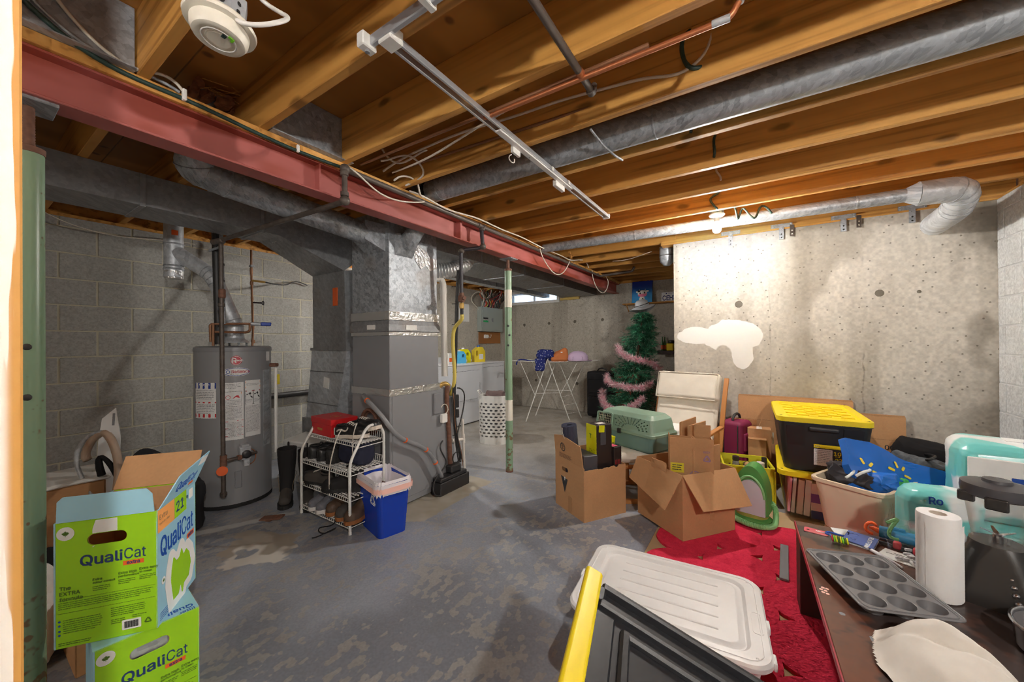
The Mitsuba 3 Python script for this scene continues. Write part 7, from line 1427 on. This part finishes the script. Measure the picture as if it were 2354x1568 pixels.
t = thing('stool', 'low wooden stool carrying the smaller tissue pack', 'stool'); part(t, 'seat', chamf(.56, .84, 2.40, 2.66, .235, .258, .004), 'm_birch'); [part(t, 'leg', chamf(x-.018, x+.018, y-.018, y+.018, 0, .236, .003), 'm_birch') for x in (.59, .81) for y in (2.43, 2.63)]
scene['m_film'] = {'type': 'thindielectric', 'int_ior': 1.2}
whole('plastic_film', mv(rough_up(sub(rbox((.22, .10, .16), .03), 2), .03, 14, 5), TR(.60, 2.385, .36, -20)), 'm_film', 'clear crumpled plastic film beside the slotted basket', 'plastic film', 40)

# ---------- table and what lies on it ----------
def table_fn(p, n, uv):
    a = fbm(p.x*5, p.y*12, 1.0, octaves=3); b = fbm(p.x*26, p.y*34, 4.0, octaves=3)
    w = smoothstep(.46, .62, fbm(p.x*9+2, p.y*6, 7.0, octaves=3)*.7+b*.35)*smoothstep(.75, .3, p.x)
    c = mix(srgb((40, 34, 33)), srgb((62, 52, 50)), a); return mix(c, mix(srgb((120, 66, 40)), srgb((92, 60, 46)), b), w*.75)
mat('table_top', mikit.proc(table_fn), .28, spec=.5); mat('table_red', (150, 22, 40), .45); mat('table_dark', (46, 30, 24), .5)
TM = TR(.149, 2.275, 0, 1.8); TZ = .385
t = thing('coffee_table', 'low dark table with a worn top and a red edge cluttered with kitchen things', 'table')
part(t, 'table_top', mv(chamf(0, 1.20, -1.35, 0, TZ-.022, TZ, .002), TM), 'm_table_top'); part(t, 'red_edge', mv([bx(-.004, .0, -1.35, 0, TZ-.022, TZ-.001)], TM), 'm_table_red', label='red painted table edge')
for x, y in ((.0, -.14), (1.06, -.14), (.0, -1.34), (1.06, -1.34)): part(t, 'leg', mv(chamf(x+.002, x+.13, y, y+.035 if False else y+.13, 0.0, TZ-.022, .003), TM), 'm_table_dark')
part(t, 'apron', mv([chamf(.01, 1.19, -.05, -.03, TZ-.10, TZ-.022, .002)], TM), 'm_table_dark')
part(t, 'flower_stain', mv([prism(Point(.026+.012*math.cos(a)*(i > 0), -.585+.018*math.sin(a)*(i > 0)).buffer(.0055), .0006) for i, a in enumerate(np.linspace(0, 5, 6))], TM @ TR(0, 0, TZ)), 'm_liner_pink')
part(t, 'paint_drip', mv([prism(Polygon([(.10, -.78), (.125, -.785), (.118, -.80), (.10, -.795)]).buffer(.003), .0006), prism(Point(.05, -.70).buffer(.008), .0006)], TM @ TR(0, 0, TZ)), 'm_ink_grey')
mat('tin_grey', (124, 124, 126), .38, metal=.45)
MU = frame((.151, 1.908, TZ+.034), (.232, .088, 0), (.120, -.338, 0), (0, 0, -1)); mw, ml = .262, .352
MU = frame((.143+.0, 1.905, TZ), (.9345, .356, 0), (-.356, .9345, 0)) @ TR(0, -ml, 0)
MU = frame((.155, 1.912, TZ), (.94, .34, 0), (-.34, .94, 0)); MU = MU @ TR(0, -ml, 0)
t = thing('muffin_tin', 'grey twelve cup muffin tin lying on the dark table', 'muffin tin')
plate = Polygon(rrect(mw, ml, .022)); holes = [Point((i-1)*.079, (j-1.5)*.081).buffer(.0345, 10) for i in range(3) for j in range(4)]
for hq in holes: plate = plate.difference(hq)
MC = MU @ TR(mw/2, ml/2, 0)
part(t, 'plate', mv(prism(plate, .0015, .0325), MC), 'm_tin_grey'); part(t, 'rolled_rim', mv(tube(np.c_[np.vstack([rrect(mw, ml, .022), rrect(mw, ml, .022)[:1]]), np.full(29, .0335)], .0035, 8), MC), 'm_tin_grey', True)
part(t, 'lip', mv(tube(np.c_[np.vstack([rrect(mw-.02, ml-.02, .016), rrect(mw-.02, ml-.02, .016)[:1]]), np.full(29, .0345)], .0016, 6), MC), 'm_tin_grey', True)
cup = lathe([(.036, .0345), (.0345, .034), (.033, .026), (.026, .0015), (.024, .0008), (0, .0008)], 28); first = None
for i in range(3):
    for j in range(4): part(t, 'cup', mv(cup, MC @ TR((i-1)*.079, (j-1.5)*.081)), 'm_tin_grey', 50)
mat('towel', (236, 235, 233), .9, spec=.1, bump=lambda p, n, uv: fbm(p.x*300+p.y*200, p.z*300, 1.0, octaves=2), bscale=.0015); mat('card_tube', (196, 184, 170), .9)
t = thing('paper_towel', 'white paper towel roll standing between the muffin tin and blender', 'paper towel'); px_, py_ = .513, 1.868
part(t, 'roll', lathe([(.022, .0), (.052, .002), (.0535, .008), (.0535, .272), (.052, .279), (.022, .28)], 48, (px_, py_, TZ)), 'm_towel', 40); part(t, 'core', lathe([(.022, .0), (.022, .28), (.020, .28), (.020, 0)], 30, (px_, py_, TZ)), 'm_card_tube', 40)
part(t, 'loose_sheet', mv(loft([np.array([(.0548*math.cos(a), .0548*math.sin(a), z) for a in np.linspace(-2.4, -.55, 10)]+[(.052, -.020, z), (.058, -.008, z)]) for z in (.004, .255)], False, False, False), TR(px_, py_, TZ)), 'm_towel', 40)
mat('blender_black', (34, 33, 33), .3); mat('blender_lid', (58, 58, 62), .3); mat('chrome', (200, 200, 204), .12, metal=1.0); scene['m_jar'] = {'type': 'thindielectric', 'int_ior': 1.45}; scene['m_jar_base'] = {'type': 'dielectric', 'int_ior': 1.45}
t = thing('blender', 'kitchen blender with a clear jug and black base at the right of the table', 'blender'); BL = TR(.672, 1.945, TZ, -20)
part(t, 'base', mv(loft([ring2(rrect(.20, .20, .035), .0), ring2(rrect(.20, .20, .035), .035), ring2(rrect(.185, .185, .04), .06), ring2(rrect(.15, .15, .05), .15), ring2(rrect(.125, .125, .055), .192)]), BL), 'm_blender_black', 40); part(t, 'foot', mv([lathe([(.012, 0), (.012, .004), (0, .004)], 10, (sx*.07, sy*.07, -.003)) for sx in (-1, 1) for sy in (-1, 1)], BL), 'm_rubber')
for k in range(4): part(t, 'button', mv(trimesh.creation.icosphere(2, .0085), BL @ TR(.028+.004*k, -.098+.010*(3-k)*.75, .045+.021*(3-k))), 'm_chrome', True)
part(t, 'jug', mv(lathe([(.056, .192), (.058, .215), (.066, .27), (.078, .365)], 40), BL), 'm_jar', True); part(t, 'jug', mv(lathe([(.051, .196), (.054, .217), (.062, .27), (.074, .365)], 40), BL), 'm_jar', True)
part(t, 'jug_rib', mv([tube([(.058*math.cos(a), .058*math.sin(a), .21), (.077*math.cos(a), .077*math.sin(a), .36)], .003, 6) for a in (.4, 2.0, 3.5, 5.1)], BL), 'm_jar'); part(t, 'jug_collar', mv(lathe([(.058, .186), (.064, .19), (.064, .205), (.058, .21)], 36), BL), 'm_jar', 40)
part(t, 'blade', mv([prism(Polygon([(0, -.008), (.042, -.003), (.042, .003), (0, .008)]), .0015).apply_transform(TR(0, 0, .215, a) @ rotm((0, 1, 0), -22)) for a in (20, 110, 200, 290)]+[lathe([(.012, .192), (.012, .215), (0, .222)], 14)], BL), 'm_chrome')
part(t, 'lid', mv(lathe([(.074, .345), (.082, .35), (.084, .365), (.082, .385), (.05, .392), (.034, .393), (.032, .402), (0, .404)], 44), BL), 'm_blender_lid', 40); part(t, 'lid_tab', mv([rbox((.05, .02, .04), .006, (.0, -.079, .338)), rbox((.04, .02, .035), .006, (-.065, -.045, .34))], BL), 'm_blender_black', 40)
part(t, 'jug_handle', mv(tube([(.075, .02, .35), (.125, .035, .345), (.13, .035, .25), (.066, .02, .215)], .010, 10, 6), BL), 'm_jar', True)
part(t, 'dial', mv(lathe([(.020, 0), (.021, .004), (.018, .010), (0, .011)], 24), BL @ frame((-.075, -.060, .20), (.62, -.78, 0), (0, 0, 1))), 'm_alu', 40)
mat('cloth_white', mikit.proc(lambda p, n, uv: mi.Color3f(srgb((226, 220, 210)))*(.9+.14*fbm(p.x*30, p.y*30, p.z*30))), .95, spec=.1)
xs, ys = np.meshgrid(np.linspace(-.16, .17, 60), np.linspace(-.20, .155, 60), indexing='ij'); rr2 = np.hypot(xs*1.0, ys*.9)
zz = .095*np.exp(-(rr2/.115)**4)+.02*np.sin(xs*30+ys*14)*np.exp(-(rr2/.14)**2)+.026*(meshkit.fbm(np.stack([xs*14, ys*14, xs*0], -1), 3)-.5)-.02*np.exp(-((xs*.7+ys*.7-.01)/.012)**2)*np.exp(-(rr2/.12)**2); zz = np.maximum(zz, .002)
wob = 1+.10*np.sin(3*np.arctan2(ys, xs)+.6); mk = (rr2*wob < .158)
idx = np.arange(3600).reshape(60, 60); fc = [(idx[i, j], idx[i+1, j], idx[i+1, j+1], idx[i, j+1]) for i in range(59) for j in range(59) if mk[i, j] and mk[i+1, j+1] and mk[i+1, j] and mk[i, j+1]]
v_ = np.c_[xs.ravel(), ys.ravel(), zz.ravel()]; fq = np.array(fc); clothm = trimesh.Trimesh(v_, np.vstack([fq[:, [0, 1, 2]], fq[:, [0, 2, 3]]]), process=False); clothm.remove_unreferenced_vertices()
whole('cloth', mv(clothm, TR(.412, 1.425, TZ, 25)), 'm_cloth_white', 'crumpled off-white cloth heaped at the front of the table', 'cloth', True)
t = thing('cooking_pot', 'shiny metal pot with a glass lid at the right front of the table', 'pot'); PT = TR(.725, 1.66, TZ)
part(t, 'body', mv(lathe([(0, 0), (.10, 0), (.115, .01), (.122, .07), (.126, .075), (.120, .075), (.112, .014), (0, .012)], 48), PT), 'm_chrome', 40); part(t, 'rim', mv(trimesh.creation.torus(.123, .005, 48, 10), PT @ TR(0, 0, .076)), 'm_chrome', True); part(t, 'inside', mv(lathe([(.111, .0145), (.119, .07)], 48), PT), 'm_tin_grey', 40)
# small packets and tools along the back of the table
mat('pack_red', (206, 84, 96), .4); mat('pack_blue', (60, 84, 148), .35); mat('plastic_clear_white', (214, 214, 218), .25)
t = thing('hardware_packet', 'red hang-tag packet with key rings lying on the table', 'packet'); HM_ = TR(.215, 2.165, TZ, -8); part(t, 'tag', mv(prism(Polygon(rrect(.085, .05, .006)).difference(Point(-.028, 0).buffer(.006)), .002), HM_ @ TR(0, .02, .002)), 'm_pack_red'); part(t, 'print', mv([text('M', .012, .0006, True, TR(.0, .02, .0045)), text('key', .010, .0006, True, TR(.014, .02, .0045))], HM_), 'm_white_print')
part(t, 'sleeve', mv(rough_up(sub(rbox((.14, .055, .012), .005), 2), .004, 40), HM_ @ TR(.035, -.035, .009)), 'm_film', 40)
for k, c in enumerate(('m_ink_red', 'm_lime', 'm_jug_yellow', 'm_dark_green', 'm_jug_yellow', 'm_lime', 'm_dark_green', 'm_jug_yellow')): part(t, 'coil_turn', mv(trimesh.creation.torus(.011, .0025, 18, 8), HM_ @ TR(.058+.007*k, -.040+.001*k, .016) @ rotm((0, 1, 0), 80)), c, True)
part(t, 'carabiner', mv(tube([(.05, .012, .008), (.035, .02, .008), (.04, .034, .008), (.08, .036, .008), (.11, .03, .008), (.105, .015, .008), (.05, .012, .008)], .004, 8, 5), HM_), 'm_print_blue', True)
t = thing('paper_scrap', 'white folded paper card behind the red packet', 'paper'); part(t, 'card', mv(prism(Polygon([(-.03, -.02), (.035, -.025), (.03, .02), (-.035, .022)]), .001), TR(.315, 2.235, TZ+.004, 12) @ rotm((1, 0, 0), 18)), 'm_white_print')
t = thing('card_packet', 'blue card packet printed with PLATFORM', 'packet'); PM2 = TR(.365, 2.165, TZ+.016, -22) @ rotm((1, 0, 0), 8); part(t, 'card', mv(chamf(-.05, .05, -.045, .045, 0, .003, .001), PM2), 'm_pack_blue'); part(t, 'lettering', mv(text('PLATFORM', .014, .0006, True), PM2 @ frame((.022, .038, .0033), (.0, -1, 0), (1, 0, 0)) @ TR(.0, .0, 0) @ np.diag([.9, 1, 1, 1])), 'm_white_print'); part(t, 'blister', mv(rough_up(sub(rbox((.05, .07, .02), .008), 2), .004, 50), PM2 @ TR(-.03, .0, .012)), 'm_film', 40); part(t, 'tray', mv(cb((.10, .09, .002), (0, 0, -.008)), PM2), 'm_plastic_clear_white')
whole('marker_pen', tube([(.388, 2.10, TZ+.008), (.43, 2.045, TZ+.007), (.458, 2.005, TZ+.005)], [.007, .007, .004], 12), 'm_plastic_clear_white', 'white marker pen lying beside the muffin tin', 'pen', 40)
t = thing('paper_sheet', 'white notepad sheet lying behind the muffin tin', 'paper'); part(t, 'sheet', mv(prism(Polygon([(-.065, -.04), (.065, -.05), (.055, .045), (-.055, .05)]), .0015), TR(.475, 2.10, TZ+.001, -22)), 'm_white_print'); part(t, 'pencil_stripe', mv([cb((.09, .002, .0006), (0, .01, .002)), cb((.07, .003, .0006), (.01, .022, .002))], TR(.475, 2.10, TZ+.001, -22)), 'm_ink_black')
t = thing('clamp_tool', 'dark blue and red bar clamp lying under the zip bag', 'tool'); CT = TR(.52, 2.17, TZ, -18); part(t, 'bar', mv(chamf(-.12, .14, -.006, .006, .004, .016, .001), CT), 'm_black_plastic'); part(t, 'handle', mv(rbox((.09, .035, .03), .01, (.09, .0, .022)), CT), 'm_navy', 40); part(t, 'jaw', mv([rbox((.025, .03, .03), .008, (-.04, 0, .018)), rbox((.03, .03, .028), .008, (.02, -.005, .016))], CT), 'm_ink_red', 40)
mat('tool_blue', (36, 112, 150), .45); mat('tool_orange', (232, 96, 40), .45)
t = thing('glue_gun', 'blue and orange toy-like power tool lying in front of the basket', 'tool'); GG = TR(.50, 2.262, TZ, -14); part(t, 'barrel', mv([cyl((-.055, 0, .028), (.075, 0, .028), .024, 20), rbox((.05, .012, .014), .004, (.0, .0, .055))], GG), 'm_tool_blue', 40); part(t, 'grip', mv(rbox((.035, .03, .10), .01, (.06, -.03, .022)), GG @ rotm((1, 0, 0), 70)), 'm_tool_blue', 40)
part(t, 'nozzle', mv([tube([(-.055, 0, .028), (-.075, .0, .035), (-.085, .01, .03)], [.012, .009, .005], 10)], GG), 'm_tool_orange', 40); part(t, 'clip', mv(tube([(-.075, -.01, .012), (-.10, .0, .03), (-.085, .02, .05), (-.065, .01, .045)], .006, 8, 4), GG), 'm_tool_orange', True); part(t, 'tail_cap', mv(rbox((.04, .04, .035), .012, (.115, -.01, .045)), GG), 'm_tool_orange', 40)
whole('wooden_stick', mv(cb((.17, .008, .006), (0, 0, .003)), TR(.465, 2.215, TZ, -16)), 'm_raw_wood', 'thin pale wooden stick in front of the blue tool', 'stick')
t = thing('zip_bag', 'clear zip bag with a green seal and white screws beside the paper towel', 'plastic bag'); ZB = TR(.515, 2.015, TZ, 15)
part(t, 'film', mv(rough_up(sub(loft([ring2(rrect(.10, .06, .02), .002), ring2(rrect(.12, .07, .03), .03), ring2(rrect(.10, .03, .01), .09), ring2(rrect(.11, .006, .003), .15)]), 2), .008, 26), ZB @ TR(-.01, .05, 0) @ rotm((0, 1, 0), -12)), 'm_film', 40)
part(t, 'green_seal', mv(tube([(-.085, .045, .155), (-.05, .05, .17), (-.075, .05, .12), (-.045, .055, .09)], .006, 8, 5), ZB), 'm_jugcap_teal' if False else 'm_mint', True)
rq = np.random.default_rng(5); part(t, 'screws', mv([rbox((.022, .010, .010), .003, (rq.uniform(-.035, .04), rq.uniform(.0, .08), rq.uniform(.006, .05)), 8) for _ in range(26)], ZB), 'm_plastic_clear_white', kind='stuff', label='white plastic screws and anchors')

# ---------- white box and black tote in the foreground ----------
mat('lid_white', (224, 222, 219), .35, spec=.5)
WL = frame((-.342, 1.748, 0), (.9962, .087, 0), (-.087, .9962, 0)); lw, ld, lz = .735, .555, .145
t = thing('underbed_box', 'low white storage box with a ribbed lid on the rug', 'storage box')
part(t, 'body', mv(tub(lw-.05, ld-.05, lw-.09, ld-.09, .14, .06, .004, 0, .024), WL), 'm_lid_white', 40)
def lr(w, d, z, r=.075): return ring2(rrect(w, d, r, 8), z)
part(t, 'lid', mv(loft([lr(lw-.008, ld-.008, lz-.012), lr(lw, ld, lz-.006), lr(lw, ld, lz+.008), lr(lw-.014, ld-.014, lz+.016), lr(lw-.13, ld-.10, lz+.017, .06), lr(lw-.155, ld-.125, lz+.006, .05), lr(lw-.17, ld-.14, lz+.006, .045), lr(lw-.20, ld-.17, lz+.014, .04), lr(lw-.21, ld-.18, lz+.0145, .04)]), WL), 'm_lid_white', 30)
for k in range(5): part(t, 'lid_rib', mv(rbox((.40, .010, .008), .004, (0, .14-.07*k, lz+.0145), 8), WL), 'm_lid_white', 50)
part(t, 'handle_recess', mv(prism(Polygon(rrect(.035, .13, .012)).difference(Polygon(rrect(.027, .122, .009))), .003), WL @ TR(lw/2-.036, -.04, lz+.016)), 'm_lid_white')
part(t, 'latch', mv([rbox((.012, .05, .03), .005, (lw/2+.002, y, lz-.002)) for y in (-.02, -.20)]+[rbox((.012, .05, .03), .005, (-lw/2-.002, -.02, lz-.002))], WL), 'm_white_print', 40)
part(t, 'rivet', mv([trimesh.creation.icosphere(1, .007).apply_translation((sx*(lw/2-.05), sy*(ld/2-.045), lz+.014)) for sx in (-1, 1) for sy in (-1, 1)], WL), 'm_lid_white', True)
u_ = np.array((.85, .22, -.385)); v_2 = np.array((-.148, .989, 0)); BT = frame((-.40, 1.03, .60), u_, v_2)     # x to the right and down, y away along the yellow bar
t = thing('storage_tote', 'black tote lid with a yellow latch bar leaning in the foreground', 'storage tote')
part(t, 'lid_plate', mv(loft([ring2(np.array([(.03, -.52), (.80, -.52), (.80, -.03), (.03, -.03)]), z) for z in (-.045, -.03)]), BT), 'm_tote_black')
for y0, y1, z in ((-.030, -.012, -.002), (-.085, -.060, -.012), (-.52, -.50, -.006)): part(t, 'rim_rail', mv(chamf(.035, .80, y0, y1, -.045, z, .005), BT), 'm_tote_black')
part(t, 'rim_channel', mv(chamf(.035, .80, -.062, -.028, -.045, -.024, .003), BT), 'm_tote_black')
part(t, 'panel_rail', mv([chamf(.10, .80, -.135, -.115, -.035, -.014, .006), chamf(.10, .125, -.52, -.115, -.035, -.014, .006)], BT), 'm_tote_black')
part(t, 'end_bracket', mv([chamf(.012, .05, -.07, -.022, -.05, -.006, .008), chamf(.02, .085, -.50, -.10, -.05, -.018, .006)], BT), 'm_tote_black')
part(t, 'latch_bar', mv(fix(m3.Manifold.batch_hull([m3.Manifold.sphere(.010, 16).translate((x, y, z)) for x in (-.012, .018) for y in (-.50, -.012) for z in (.0, .004)])), BT), 'm_tote_yellow', 40, label='yellow latch bar')
part(t, 'latch_end', mv(chamf(.006, .026, -.016, -.004, -.045, .0, .004), BT), 'm_tote_yellow')
part(t, 'side_latch', mv([chamf(.335, .385, -.30, -.185, -.018, -.004, .004), chamf(.395, .402, -.28, -.20, -.02, -.006, .002), chamf(.408, .43, -.30, -.215, -.02, -.006, .002)], BT), 'm_tote_yellow', label='small yellow latch')
t = thing('carton', 'cardboard carton under the leaning black tote lid', 'box'); part(t, 'box', chamf(-.30, .0, .62, .93, 0, .36, .003), 'm_card')
